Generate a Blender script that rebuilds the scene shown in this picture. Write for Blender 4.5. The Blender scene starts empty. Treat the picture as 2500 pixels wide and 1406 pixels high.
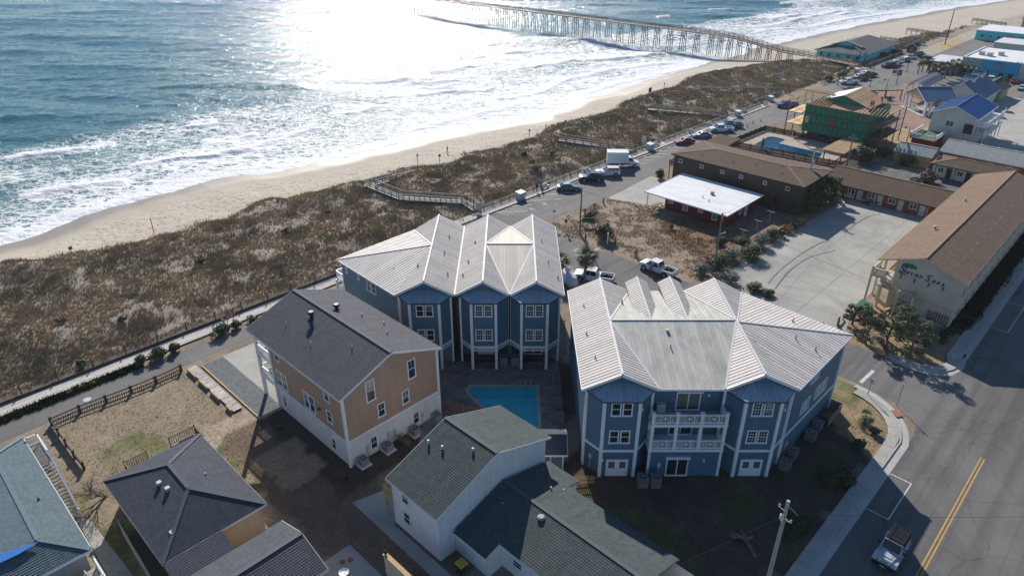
import bpy, math, random
import numpy as np
from mathutils import Vector, Matrix
R = math.radians
rng = random.Random(7)
nr = np.random.default_rng(11)
scene = bpy.context.scene
col = scene.collection

# ------------------------------------------------------------- camera, sky, sun, exposure
CAM_H = 48.0; FPX = 1700.0; PITCH = 28.6
cam = bpy.data.cameras.new('camera'); camo = bpy.data.objects.new('camera', cam); col.objects.link(camo)
camo.location = (0, 0, CAM_H); camo.rotation_euler = (R(90 - PITCH), 0, 0)
cam.sensor_width = 36.0; cam.lens = 36.0 * FPX / 2500.0
cam.clip_start = 1.0; cam.clip_end = 12000.0
scene.camera = camo

SUN_AZ = -8.0; SUN_EL = 30.0          # degrees, azimuth clockwise from +Y
world = bpy.data.worlds.new('World'); scene.world = world; world.use_nodes = True
wn = world.node_tree; wn.nodes.clear()
wo = wn.nodes.new('ShaderNodeOutputWorld'); wb = wn.nodes.new('ShaderNodeBackground'); ws = wn.nodes.new('ShaderNodeTexSky')
ws.sky_type = 'NISHITA'; ws.sun_disc = False; ws.sun_elevation = R(SUN_EL); ws.sun_rotation = R(SUN_AZ)
ws.air_density = 1.0; ws.dust_density = 0.2; ws.ozone_density = 5.0; ws.altitude = 0
wn.links.new(ws.outputs[0], wb.inputs[0]); wn.links.new(wb.outputs[0], wo.inputs[0])
wb.inputs[1].default_value = 0.085
sun = bpy.data.lights.new('sun', 'SUN'); suno = bpy.data.objects.new('sun', sun); col.objects.link(suno)
sun.energy = 4.8; sun.angle = R(0.53); sun.color = (1.0, 0.93, 0.84)
sd = Vector((math.sin(R(SUN_AZ)) * math.cos(R(SUN_EL)), math.cos(R(SUN_AZ)) * math.cos(R(SUN_EL)), math.sin(R(SUN_EL))))
suno.rotation_euler = sd.to_track_quat('Z', 'Y').to_euler(); suno.location = (0, 0, 90)
vs = scene.view_settings
vs.view_transform = 'Standard'; vs.look = 'None'; vs.gamma = 1.0; vs.use_curve_mapping = False
vs.exposure = 0.42

# ------------------------------------------------------------- frames
AN = R(45.8); E1 = (math.cos(AN), math.sin(AN)); E2 = (-math.sin(AN), math.cos(AN))
def W(a, b, z=0.0): return (a * E1[0] + b * E2[0], a * E1[1] + b * E2[1], z)
def AB(x, y): return (x * E1[0] + y * E1[1], x * E2[0] + y * E2[1])
_p = R(PITCH)
def ground(u, v, z=0.0):               # photo pixel -> point on the plane at height z
    dx = (u - 1250) / FPX; dv = (v - 703) / FPX
    d = (dx, math.cos(_p) - dv * math.sin(_p), -math.sin(_p) - dv * math.cos(_p))
    t = (z - CAM_H) / d[2]
    return (d[0] * t, d[1] * t, z)
def gab(u, v, z=0.0):
    g = ground(u, v, z); return AB(g[0], g[1])

# ------------------------------------------------------------- materials
def lin(h):
    c = [int(h[i:i + 2], 16) / 255 for i in (0, 2, 4)]
    return tuple((x / 12.92 if x <= .04045 else ((x + .055) / 1.055) ** 2.4) for x in c)
MATS = {}
class NT:
    def __init__(s, name):
        s.m = bpy.data.materials.new(name); s.m.use_nodes = True; s.t = s.m.node_tree; s.t.nodes.clear()
        s.out = s.n('ShaderNodeOutputMaterial'); s.b = s.n('ShaderNodeBsdfPrincipled'); s.l(s.b.outputs[0], s.out.inputs[0])
    def n(s, t, **k):
        x = s.t.nodes.new(t)
        for a, v in k.items(): setattr(x, a, v)
        return x
    def l(s, a, b): s.t.links.new(a, b)
    def coord(s, kind='UV', scale=(1, 1, 1)):
        c = s.n('ShaderNodeTexCoord'); mp = s.n('ShaderNodeMapping'); mp.inputs['Scale'].default_value = scale
        s.l(c.outputs[kind], mp.inputs['Vector']); return mp.outputs[0]
    def noise(s, vec, scale, detail=4, rough=.6, dist=0):
        x = s.n('ShaderNodeTexNoise'); x.inputs['Scale'].default_value = scale; x.inputs['Detail'].default_value = detail
        x.inputs['Roughness'].default_value = rough; x.inputs['Distortion'].default_value = dist
        if vec is not None: s.l(vec, x.inputs['Vector'])
        return x.outputs['Fac']
    def ramp(s, fac, stops, interp='LINEAR'):
        x = s.n('ShaderNodeValToRGB'); x.color_ramp.interpolation = interp
        el = x.color_ramp.elements
        while len(el) > 1: el.remove(el[-1])
        for i, (p, c) in enumerate(stops):
            e = el[0] if i == 0 else el.new(p)
            e.position = p; e.color = (c, c, c, 1) if not isinstance(c, (tuple, list)) else (*c[:3], 1)
        s.l(fac, x.inputs[0]); return x.outputs[0]
    def mix(s, f, a, b, mode='MIX'):
        x = s.n('ShaderNodeMix', data_type='RGBA', blend_type=mode)
        for sock, v in ((x.inputs[0], f), (x.inputs[6], a), (x.inputs[7], b)):
            if hasattr(v, 'is_linked') or hasattr(v, 'links'): s.l(v, sock)
            elif isinstance(v, (int, float)): sock.default_value = v
            else: sock.default_value = (*v[:3], 1)
        return x.outputs[2]
    def math(s, op, a, b=None, clamp=False):
        x = s.n('ShaderNodeMath', operation=op, use_clamp=clamp)
        for sock, v in ((x.inputs[0], a), (x.inputs[1], b)):
            if v is None: continue
            if hasattr(v, 'links'): s.l(v, sock)
            else: sock.default_value = v
        return x.outputs[0]
    def bump(s, h, strength=.3, dist=.02):
        x = s.n('ShaderNodeBump'); x.inputs['Strength'].default_value = strength; x.inputs['Distance'].default_value = dist
        s.l(h, x.inputs['Height']); s.l(x.outputs[0], s.b.inputs['Normal']); return x
def plain(name, c, rough=.6, metal=0, var=.12, vscale=1.2, spec=None, coat=0):
    if name in MATS: return MATS[name]
    n = NT(name)
    v = n.coord('Object'); f = n.noise(v, vscale, 4, .65)
    g = n.ramp(f, [(.3, 1 - var), (.7, 1 + var)])
    n.l(n.mix(1.0, c, g, 'MULTIPLY'), n.b.inputs['Base Color'])
    n.b.inputs['Roughness'].default_value = rough; n.b.inputs['Metallic'].default_value = metal
    if spec is not None: n.b.inputs['Specular IOR Level'].default_value = spec
    if coat: n.b.inputs['Coat Weight'].default_value = coat; n.b.inputs['Coat Roughness'].default_value = .06
    MATS[name] = n.m; return n.m
def shingle(name, c, rough=.9):
    plain('cap_' + name, tuple(x * 1.18 for x in c), .9, 0, .15, 4)
    n = NT(name); uv = n.coord('UV')
    br = n.n('ShaderNodeTexBrick'); n.l(uv, br.inputs['Vector'])
    br.inputs['Scale'].default_value = 1.0; br.inputs['Brick Width'].default_value = .32; br.inputs['Row Height'].default_value = .2
    br.inputs['Mortar Size'].default_value = .006
    br.inputs['Color1'].default_value = (.86, .86, .86, 1); br.inputs['Color2'].default_value = (1.14, 1.13, 1.12, 1); br.inputs['Mortar'].default_value = (.45, .45, .45, 1)
    big = n.noise(n.coord('UV', (.5, .25, 1)), 1.0, 5, .7)
    st = n.ramp(big, [(.3, .93), (.72, 1.06)])
    gr = n.noise(uv, 22, 2, .7); gg = n.ramp(gr, [(.3, .8), (.7, 1.2)])
    sk = n.ramp(n.noise(n.coord('UV', (1.3, .12, 1)), 1.0, 4, .65), [(.5, 1.0), (.75, .78)])
    cc = n.mix(1.0, n.mix(1.0, n.mix(1.0, n.mix(1.0, c, br.outputs[0], 'MULTIPLY'), st, 'MULTIPLY'), gg, 'MULTIPLY'), sk, 'MULTIPLY')
    n.l(cc, n.b.inputs['Base Color']); n.b.inputs['Roughness'].default_value = rough; n.b.inputs['Specular IOR Level'].default_value = .25
    MATS[name] = n.m; return n.m
def siding(name, c, pitch=.18, vertical=False, rough=.65, depth=.5):
    n = NT(name); uv = n.coord('UV')
    w = n.n('ShaderNodeTexWave', wave_type='BANDS', bands_direction='X' if vertical else 'Y', wave_profile='SAW')
    w.inputs['Scale'].default_value = .314159 / pitch / 1.0 * .5 * 2 / 3.14159 * 3.14159 / 2
    w.inputs['Scale'].default_value = .31416 / pitch
    n.l(uv, w.inputs['Vector'])
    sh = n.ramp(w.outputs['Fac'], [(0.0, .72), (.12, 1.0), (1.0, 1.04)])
    big = n.noise(n.coord('Object'), .5, 5, .7); st = n.ramp(big, [(.3, .88), (.7, 1.1)])
    sk = n.ramp(n.noise(n.coord('UV', (2.2, .1, 1)), 1.0, 5, .7), [(.35, 1.07), (.55, 1.0), (.78, .80)])
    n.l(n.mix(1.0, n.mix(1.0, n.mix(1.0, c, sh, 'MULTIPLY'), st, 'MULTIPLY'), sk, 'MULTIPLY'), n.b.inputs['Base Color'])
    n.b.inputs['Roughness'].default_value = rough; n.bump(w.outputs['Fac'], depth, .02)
    MATS[name] = n.m; return n.m
def glassy(name, c=(.02, .03, .035), rough=.06):
    n = NT(name); v = n.coord('Object'); f = n.noise(v, .8, 2, .5); cc = n.mix(f, tuple(x * .5 for x in c), tuple(x * 1.6 for x in c))
    if name == 'glass':                                             # drawn blinds and curtains behind some panes
        oi = n.n('ShaderNodeObjectInfo'); sp = n.n('ShaderNodeSeparateXYZ'); n.l(v, sp.inputs[0])
        drop = n.math('MULTIPLY', n.math('FRACT', n.math('MULTIPLY', oi.outputs['Random'], 7.3)), 2.4); k = n.math('GREATER_THAN', sp.outputs['Z'], drop)
        on = n.math('MULTIPLY', k, n.math('GREATER_THAN', oi.outputs['Random'], .4)); cc = n.mix(n.math('MULTIPLY', on, .8), cc, (.20, .20, .185))
    n.l(cc, n.b.inputs['Base Color'])
    n.b.inputs['Roughness'].default_value = rough; n.b.inputs['Specular IOR Level'].default_value = .8
    MATS[name] = n.m; return n.m
def planky(name, c, pitch=.15, var=.35, rough=.85, along='X'):
    n = NT(name); uv = n.coord('UV')
    br = n.n('ShaderNodeTexBrick'); br.offset = .37
    mp = n.n('ShaderNodeMapping'); n.l(uv, mp.inputs['Vector'])
    if along == 'Y': mp.inputs['Rotation'].default_value = (0, 0, R(90))
    n.l(mp.outputs[0], br.inputs['Vector']); br.inputs['Scale'].default_value = 1
    br.inputs['Brick Width'].default_value = 40; br.inputs['Row Height'].default_value = pitch; br.inputs['Mortar Size'].default_value = .008
    br.inputs['Color1'].default_value = (1 - var,) * 3 + (1,); br.inputs['Color2'].default_value = (1 + var,) * 3 + (1,); br.inputs['Mortar'].default_value = (.3, .3, .3, 1)
    f = n.noise(n.coord('Object'), 2.0, 5, .7); st = n.ramp(f, [(.3, .8), (.7, 1.15)])
    n.l(n.mix(1.0, n.mix(1.0, c, br.outputs[0], 'MULTIPLY'), st, 'MULTIPLY'), n.b.inputs['Base Color'])
    n.b.inputs['Roughness'].default_value = rough
    MATS[name] = n.m; return n.m
def paving(name, c, var=.25, scale=.35, grit=9, rough=.9, crack=True):
    n = NT(name); v = n.coord('Object')
    a = n.noise(v, scale, 6, .65, .6); g = n.noise(v, grit, 3, .7)
    s1 = n.ramp(a, [(.28, 1 - var), (.5, 1.0), (.74, 1 + var)]); s2 = n.ramp(g, [(.3, .88), (.7, 1.12)])
    cc = n.mix(1.0, n.mix(1.0, c, s1, 'MULTIPLY'), s2, 'MULTIPLY')
    if crack:
        vo = n.n('ShaderNodeTexVoronoi', feature='DISTANCE_TO_EDGE'); vo.inputs['Scale'].default_value = .16
        wv = n.mix(.25, v, n.n('ShaderNodeTexNoise').outputs['Color'], 'ADD'); n.l(wv, vo.inputs['Vector'])
        k = n.ramp(vo.outputs['Distance'], [(0, .86), (.003, .86), (.006, 1.0)]); cc = n.mix(1.0, cc, k, 'MULTIPLY')
    n.l(cc, n.b.inputs['Base Color']); n.b.inputs['Roughness'].default_value = rough; n.b.inputs['Specular IOR Level'].default_value = .3
    n.bump(g, .25, .01); MATS[name] = n.m; return n.m
def roadmat(name, c, lane=.7):
    n = NT(name); v = n.coord('Object'); a = n.noise(v, .12, 6, .7, .8); g = n.noise(v, 9, 3, .7)
    s1 = n.ramp(a, [(.3, .82), (.52, 1.0), (.7, 1.16)]); s2 = n.ramp(g, [(.3, .86), (.7, 1.14)])
    t = n.noise(n.coord('Object', (.012, .55, 1)), 1.0, 3, .6, .2); tl = n.ramp(t, [(.38, 1 - .32 * lane), (.5, 1.0), (.66, 1 + .12 * lane)])      # tyre worn lanes
    p = n.n('ShaderNodeTexVoronoi'); p.inputs['Scale'].default_value = .07; n.l(n.coord('Object', (1, 1.7, 1)), p.inputs['Vector']); pt = n.ramp(n.noise(p.outputs['Color'], 7, 0), [(.42, .90), (.5, 1.0)], 'CONSTANT')
    oil = n.ramp(n.noise(n.coord('Object', (.35, 1, 1)), .7, 3, .5), [(.66, 1.0), (.78, .72)])
    vo = n.n('ShaderNodeTexVoronoi', feature='DISTANCE_TO_EDGE'); vo.inputs['Scale'].default_value = .11
    nz = n.n('ShaderNodeTexNoise'); nz.inputs['Scale'].default_value = .5; nz.inputs['Detail'].default_value = 5; n.l(v, nz.inputs['Vector'])
    sc = n.n('ShaderNodeVectorMath', operation='SCALE'); sc.inputs['Scale'].default_value = 1.6; n.l(nz.outputs['Color'], sc.inputs[0]); ad = n.n('ShaderNodeVectorMath', operation='ADD'); n.l(v, ad.inputs[0]); n.l(sc.outputs[0], ad.inputs[1]); n.l(ad.outputs[0], vo.inputs['Vector'])
    k = n.ramp(vo.outputs['Distance'], [(0, .74), (.003, .8), (.007, 1.0)])
    cc = c
    for x in (s1, s2, tl, pt, oil, k): cc = n.mix(1.0, cc, x, 'MULTIPLY')
    n.l(cc, n.b.inputs['Base Color']); n.b.inputs['Roughness'].default_value = .88; n.b.inputs['Specular IOR Level'].default_value = .3; n.bump(g, .3, .01); MATS[name] = n.m; return n.m
def wornpaint(name, c):
    n = NT(name); v = n.coord('Object'); f = n.noise(v, 3.5, 6, .8); w = n.ramp(f, [(.42, 0), (.56, .75)])
    n.l(n.mix(n.math('MULTIPLY', w, .62), c, (.17, .165, .16)), n.b.inputs['Base Color']); n.b.inputs['Roughness'].default_value = .8; MATS[name] = n.m; return n.m
def metalroof(name, c, rough=.62, stain=(.30, .32, .28), amt=.35):
    n = NT(name); v = n.coord('Object'); f = n.noise(n.coord('Object', (.7, .25, .7)), 1.2, 6, .7, .4)
    oi = n.n('ShaderNodeObjectInfo'); ro = n.ramp(oi.outputs['Random'], [(0, .9), (1, 1.08)])
    m = n.ramp(f, [(.42, 0), (.75, amt)])
    cc = n.mix(1.0, n.mix(m, c, stain), ro, 'MULTIPLY')
    n.l(cc, n.b.inputs['Base Color']); n.b.inputs['Roughness'].default_value = rough; n.b.inputs['Specular IOR Level'].default_value = .25
    n.bump(n.noise(v, 1.5, 2), .12, .01)
    MATS[name] = n.m; return n.m
def leafmat(name, c1, c2, trans=.15):
    n = NT(name); oi = n.n('ShaderNodeObjectInfo'); g = n.n('ShaderNodeNewGeometry')
    f = n.noise(n.coord('Object'), 1.6, 3, .6)
    r = n.math('ADD', n.math('MULTIPLY', g.outputs['Random Per Island'], .7), n.math('MULTIPLY', f, .4))
    n.l(n.ramp(r, [(.15, c1), (.85, c2)]), n.b.inputs['Base Color']); n.b.inputs['Roughness'].default_value = .6
    n.b.inputs['Specular IOR Level'].default_value = .3
    MATS[name] = n.m; return n.m

plain('white', (.74, .75, .76), .5, 0, .05); plain('white_dull', (.6, .61, .61), .7, 0, .1)
plain('cream', (.62, .52, .38), .7, 0, .1); plain('tanwood', (.45, .30, .15), .8, 0, .25, 3)
plain('black', (.012, .012, .013), .5); plain('dark', (.03, .03, .033), .6); plain('rubber', (.015, .015, .016), .85)
plain('grey', (.25, .26, .27), .6); plain('lightgrey', (.45, .46, .47), .55); plain('steel', (.4, .41, .42), .5, .3)
plain('acgrey', (.17, .175, .17), .6); plain('wood', (.17, .125, .09), .85, 0, .3, 4); plain('woodgrey', (.20, .185, .17), .88, 0, .25, 4)
plain('darkwood', (.07, .05, .038), .85, 0, .3, 4); plain('lumber', (.62, .44, .24), .75, 0, .2, 4)
plain('pole', (.20, .19, .15), .8, 0, .25, 4); plain('lime_pole', (.32, .34, .27), .75, 0, .2, 4)
plain('red', (.35, .02, .02), .4); plain('orange', (.7, .16, .03), .5); plain('blue', (.03, .12, .4), .5); plain('yellow', (.7, .42, .03), .6)
plain('skin', (.45, .28, .2), .6); plain('green', (.03, .16, .08), .55); plain('binlid', (.6, .4, .05), .5); plain('bingreen', (.02, .06, .035), .5)
plain('mulch', (.05, .036, .028), .95, 0, .35, 3); plain('brickred', (.25, .09, .06), .85, 0, .2, 5)
glassy('glass'); glassy('glass_light', (.10, .12, .13), .1); glassy('carglass', (.012, .016, .02), .04)
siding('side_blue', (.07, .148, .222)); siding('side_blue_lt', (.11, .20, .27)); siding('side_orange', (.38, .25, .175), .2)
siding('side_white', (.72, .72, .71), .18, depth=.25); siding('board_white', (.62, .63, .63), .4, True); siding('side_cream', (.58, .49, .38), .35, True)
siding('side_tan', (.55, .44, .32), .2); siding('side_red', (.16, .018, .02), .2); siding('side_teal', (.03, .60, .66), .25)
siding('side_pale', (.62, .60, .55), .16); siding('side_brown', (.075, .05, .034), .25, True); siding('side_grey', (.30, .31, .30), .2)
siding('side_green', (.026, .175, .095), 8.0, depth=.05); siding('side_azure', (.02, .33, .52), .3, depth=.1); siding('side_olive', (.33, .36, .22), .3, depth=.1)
shingle('sh_char', (.068, .078, .098)); shingle('sh_grey', (.098, .104, .118)); shingle('sh_green', (.078, .097, .098)); shingle('sh_teal', (.11, .155, .175))
shingle('sh_brown', (.21, .145, .105)); shingle('sh_dbrown', (.15, .105, .075)); shingle('sh_pale', (.30, .33, .33)); shingle('sh_mid', (.17, .18, .185)); shingle('sh_brick', (.13, .08, .055))
metalroof('metal', (.60, .55, .51)); metalroof('metal_stain', (.49, .475, .435), .65, (.24, .27, .24), .75); metalroof('metal_cap', (.6, .6, .6), .6, (.4, .4, .4), .2)
metalroof('metal_skirt_shaded', (.30, .38, .44), .6, (.22, .28, .30), .5); metalroof('metal_blue', (.012, .085, .26), .4, (.01, .06, .2), .5); metalroof('metal_pav', (.09, .16, .26), .45, (.05, .11, .2), .5)  # skirt roofs: the pale roof metal with blue grey shade put into its colour
metalroof('flat_white', (.66, .68, .70), .7, (.4, .34, .28), .5)
planky('deckwood', (.36, .34, .31), .15); planky('boardwood', (.45, .43, .40), .18); planky('palewood', (.42, .44, .42), .12, .25)
roadmat('asphalt', (.145, .142, .14)); roadmat('asphalt_old', (.165, .16, .155), .35); paving('concrete', (.36, .35, .32), .2, .3); paving('concrete_lot', (.33, .325, .295), .25, .16)
paving('pooldeck', (.17, .165, .165), .45, .6); paving('gravel', (.12, .135, .14), .5, 3.0, 30, crack=False); paving('pooltan', (.38, .31, .26), .12, .4, crack=False)
paving('kerbstone', (.40, .39, .37), .15, .6, crack=False); wornpaint('paint_white', (.62, .62, .60)); wornpaint('paint_yellow', (.56, .32, .05))
paving('redpad', (.33, .13, .10), .2, 2, 12, .8, False); paving('brickpave', (.26, .17, .14), .2, .5, crack=False)
plain('turf', (.05, .11, .05), .9, 0, .2)

# ------------------------------------------------------------- mesh builder
ORG = {}
class MB:
    def __init__(s): s.v = []; s.f = []; s.m = []
    def face(s, pts, m=0):
        i = len(s.v); s.v += [tuple(p) for p in pts]; s.f.append(tuple(range(i, i + len(pts)))); s.m.append(m); return s
    def hexa(s, p, m=0):               # 8 points: bottom 0-3 ccw, top 4-7
        i = len(s.v); s.v += [tuple(q) for q in p]
        for f in ((3, 2, 1, 0), (4, 5, 6, 7), (0, 1, 5, 4), (1, 2, 6, 5), (2, 3, 7, 6), (3, 0, 4, 7)):
            s.f.append(tuple(i + k for k in f)); s.m.append(m)
        return s
    def box(s, x0, x1, y0, y1, z0, z1, m=0):
        return s.hexa([(x0, y0, z0), (x1, y0, z0), (x1, y1, z0), (x0, y1, z0), (x0, y0, z1), (x1, y0, z1), (x1, y1, z1), (x0, y1, z1)], m)
    def cbox(s, c, sx, sy, sz, m=0, rz=0):
        ca, sa = math.cos(rz), math.sin(rz); P = []
        for dz in (0, sz):
            for dx, dy in ((-sx / 2, -sy / 2), (sx / 2, -sy / 2), (sx / 2, sy / 2), (-sx / 2, sy / 2)):
                P.append((c[0] + dx * ca - dy * sa, c[1] + dx * sa + dy * ca, c[2] + dz))
        return s.hexa(P, m)
    def beam(s, p, q, w, h, m=0, up=(0, 0, 1)):
        p = Vector(p); q = Vector(q); d = (q - p).normalized(); u = Vector(up)
        if abs(d.dot(u)) > .99: u = Vector((1, 0, 0))
        r = d.cross(u).normalized() * (w / 2); t = r.cross(d).normalized() * (h / 2)
        return s.hexa([p - r - t, q - r - t, q + r - t, p + r - t, p - r + t, q - r + t, q + r + t, p + r + t], m)
    def tube(s, p, q, r0, r1=None, n=8, m=0, cap=True):
        r1 = r0 if r1 is None else r1
        p = Vector(p); q = Vector(q); d = (q - p).normalized(); u = Vector((0, 0, 1)) if abs(d.z) < .95 else Vector((1, 0, 0))
        a = d.cross(u).normalized(); b = d.cross(a).normalized(); i = len(s.v)
        for c, r in ((p, r0), (q, r1)):
            for k in range(n):
                t = 2 * math.pi * k / n; s.v.append(tuple(c + a * (r * math.cos(t)) + b * (r * math.sin(t))))
        for k in range(n):
            s.f.append((i + k, i + (k + 1) % n, i + n + (k + 1) % n, i + n + k)); s.m.append(m)
        if cap:
            s.f.append(tuple(i + k for k in reversed(range(n)))); s.m.append(m); s.f.append(tuple(i + n + k for k in range(n))); s.m.append(m)
        return s
    def path(s, pts, r, n=6, m=0):
        for a, b in zip(pts[:-1], pts[1:]): s.tube(a, b, r, r, n, m)
        return s
    def prism(s, poly, z0, z1, m=0, mt=None):
        n = len(poly); i = len(s.v)
        s.v += [(p[0], p[1], z0) for p in poly] + [(p[0], p[1], z1) for p in poly]
        for k in range(n):
            s.f.append((i + k, i + (k + 1) % n, i + n + (k + 1) % n, i + n + k)); s.m.append(m)
        s.f.append(tuple(i + k for k in reversed(range(n)))); s.m.append(m)
        s.f.append(tuple(i + n + k for k in range(n))); s.m.append(m if mt is None else mt); return s
    def slab(s, poly, t, m=0):          # planar 3d polygon given thickness t below its face
        P = [Vector(p) for p in poly]; nn = Vector((0, 0, 0))
        for k in range(len(P)): nn += P[k].cross(P[(k + 1) % len(P)])
        nn.normalize()
        if nn.z < 0: P = P[::-1]; nn = -nn
        Q = [p - nn * t for p in P]; n = len(P); i = len(s.v); s.v += [tuple(p) for p in P] + [tuple(p) for p in Q]
        s.f.append(tuple(i + k for k in range(n))); s.m.append(m); s.f.append(tuple(i + n + k for k in reversed(range(n)))); s.m.append(m)
        for k in range(n):
            s.f.append((i + k, i + n + k, i + n + (k + 1) % n, i + (k + 1) % n)); s.m.append(m)
        return s
    def lathe(s, prof, n=12, c=(0, 0, 0), m=0):
        i = len(s.v)
        for r, z in prof:
            for k in range(n):
                t = 2 * math.pi * k / n; s.v.append((c[0] + r * math.cos(t), c[1] + r * math.sin(t), c[2] + z))
        for j in range(len(prof) - 1):
            for k in range(n):
                s.f.append((i + j * n + k, i + j * n + (k + 1) % n, i + (j + 1) * n + (k + 1) % n, i + (j + 1) * n + k)); s.m.append(m)
        s.f.append(tuple(i + k for k in reversed(range(n)))); s.m.append(m)
        s.f.append(tuple(i + (len(prof) - 1) * n + k for k in range(n))); s.m.append(m); return s
    def mesh(s, name, mats, org=(0, 0, 0), smooth=False):
        me = bpy.data.meshes.new(name)
        me.from_pydata([(x - org[0], y - org[1], z - org[2]) for x, y, z in s.v], [], s.f)
        for k in (mats if isinstance(mats, (list, tuple)) else [mats]): me.materials.append(MATS[k])
        if isinstance(mats, (list, tuple)) and len(mats) > 1: me.polygons.foreach_set('material_index', s.m)
        uv = me.uv_layers.new(name='UVMap'); dat = np.empty((len(me.loops), 2), 'f'); li = 0
        for p in me.polygons:
            n = p.normal
            if abs(n.z) > .999: U = Vector((1, 0, 0)); V = Vector((0, 1, 0))
            else: U = Vector((0, 0, 1)).cross(n).normalized(); V = n.cross(U)
            for k in p.loop_indices:
                co = me.vertices[me.loops[k].vertex_index].co; dat[k] = (co.dot(U), co.dot(V))
        uv.data.foreach_set('uv', dat.ravel())
        if smooth: me.polygons.foreach_set('use_smooth', [True] * len(me.polygons))
        me.update(); return me
    def build(s, name, mats, parent=None, smooth=False, kind=None):
        org = ORG.get(parent.name, (0, 0, 0)) if parent is not None else (0, 0, 0)
        o = bpy.data.objects.new(name, s.mesh(name, mats, org, smooth)); col.objects.link(o)
        if parent is not None: o.parent = parent; ORG[o.name] = org
        if kind: o['kind'] = kind
        return o
def tag(o, label, cat, group=None):
    o['label'] = label; o['category'] = cat
    if group: o['group'] = group
    return o
def thing(name, label, cat, at, frame='s', rz=0, group=None, local=False):
    """Empty at the thing's base. frame 's': street (a,b) coordinates, 'w': world axes. Parts are then given in the same
    coordinates (local=True: in coordinates of their own, about the base)."""
    o = bpy.data.objects.new(name, None); col.objects.link(o); o.empty_display_size = .3
    z = at[2] if len(at) > 2 else 0.0
    if frame == 's': o.location = W(at[0], at[1], z); o.rotation_euler = (0, 0, AN + rz)
    else: o.location = (at[0], at[1], z); o.rotation_euler = (0, 0, rz)
    ORG[o.name] = (0, 0, 0) if local else (at[0], at[1], z)
    return tag(o, label, cat, group)
def single(mb, name, mats, label, cat, at, frame='s', rz=0, group=None, smooth=False, local=True):
    z = at[2] if len(at) > 2 else 0.0
    org = (0, 0, 0) if local else (at[0], at[1], z)
    o = bpy.data.objects.new(name, mb.mesh(name, mats, org, smooth)); col.objects.link(o)
    if frame == 's': o.location = W(at[0], at[1], z); o.rotation_euler = (0, 0, AN + rz)
    else: o.location = (at[0], at[1], z); o.rotation_euler = (0, 0, rz)
    return tag(o, label, cat, group)
def struct(mb, name, mats, frame='s', smooth=False, kind='structure'):
    o = bpy.data.objects.new(name, mb.mesh(name, mats, (0, 0, 0), smooth)); col.objects.link(o)
    if frame == 's': o.rotation_euler = (0, 0, AN)
    o['kind'] = kind; ORG[o.name] = (0, 0, 0); return o
def put(mesh, name, parent, loc, rz=0, scale=None):
    """A part that shares its mesh with others, placed in the parent's coordinates."""
    o = bpy.data.objects.new(name, mesh); col.objects.link(o); o.parent = parent
    og = ORG.get(parent.name, (0, 0, 0)); o.location = (loc[0] - og[0], loc[1] - og[1], loc[2] - og[2]); o.rotation_euler = (0, 0, rz)
    if scale: o.scale = scale
    ORG[o.name] = (0, 0, 0); return o
def copy_tree(o, parent=None):
    c = o.copy(); col.objects.link(c)
    if parent is not None: c.parent = parent
    ORG[c.name] = ORG.get(o.name, (0, 0, 0))
    for ch in list(o.children): copy_tree(ch, c)
    return c
def npmesh(name, V, F, mats, attrs=None, smooth=False):
    """Fast mesh from arrays. F is (n,k) with one k."""
    V = np.asarray(V, 'f'); F = np.asarray(F, 'i'); n, k = F.shape
    me = bpy.data.meshes.new(name); me.vertices.add(len(V)); me.vertices.foreach_set('co', V.ravel())
    me.loops.add(n * k); me.loops.foreach_set('vertex_index', F.ravel())
    me.polygons.add(n); me.polygons.foreach_set('loop_start', np.arange(0, n * k, k, dtype='i')); me.polygons.foreach_set('loop_total', np.full(n, k, 'i'))
    if smooth: me.polygons.foreach_set('use_smooth', np.ones(n, bool))
    for m in mats: me.materials.append(MATS[m])
    me.update(calc_edges=True)
    for nm, arr in (attrs or {}).items():
        arr = np.asarray(arr, 'f')
        if arr.ndim == 1: at = me.attributes.new(nm, 'FLOAT', 'POINT'); at.data.foreach_set('value', arr)
        else:
            at = me.attributes.new(nm, 'FLOAT_COLOR', 'POINT'); at.data.foreach_set('color', np.c_[arr, np.ones(len(arr), 'f')].astype('f').ravel())
    return me
def addobj(name, me, kind=None, frame='w', parent=None):
    o = bpy.data.objects.new(name, me); col.objects.link(o)
    if frame == 's': o.rotation_euler = (0, 0, AN)
    if kind: o['kind'] = kind
    if parent is not None: o.parent = parent
    ORG[o.name] = (0, 0, 0); return o

# smooth value noise for terrain and sea, numpy
def vnoise(x, y, seed=0):
    x = np.asarray(x, float); y = np.asarray(y, float)
    xi = np.floor(x).astype(np.int64); yi = np.floor(y).astype(np.int64); fx = x - xi; fy = y - yi
    fx = fx * fx * (3 - 2 * fx); fy = fy * fy * (3 - 2 * fy)
    def h(i, j):
        n = (i * 374761393 + j * 668265263 + seed * 982451653) & 0xFFFFFFFF
        n = ((n ^ (n >> 13)) * 1274126177) & 0xFFFFFFFF
        return ((n ^ (n >> 16)) & 0xFFFF) / 65535.0
    a = h(xi, yi); b = h(xi + 1, yi); c = h(xi, yi + 1); d = h(xi + 1, yi + 1)
    return (a * (1 - fx) + b * fx) * (1 - fy) + (c * (1 - fx) + d * fx) * fy
def fbm(x, y, o=4, seed=0):
    s = 0; t = 0; am = 1.0
    for k in range(o): s = s + am * vnoise(x * 2 ** k + 17 * k, y * 2 ** k - 9 * k, seed + k); t += am; am *= .5
    return s / t
def sstep(a, b, x):
    t = np.clip((np.asarray(x, float) - a) / (b - a), 0, 1); return t * t * (3 - 2 * t)
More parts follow.
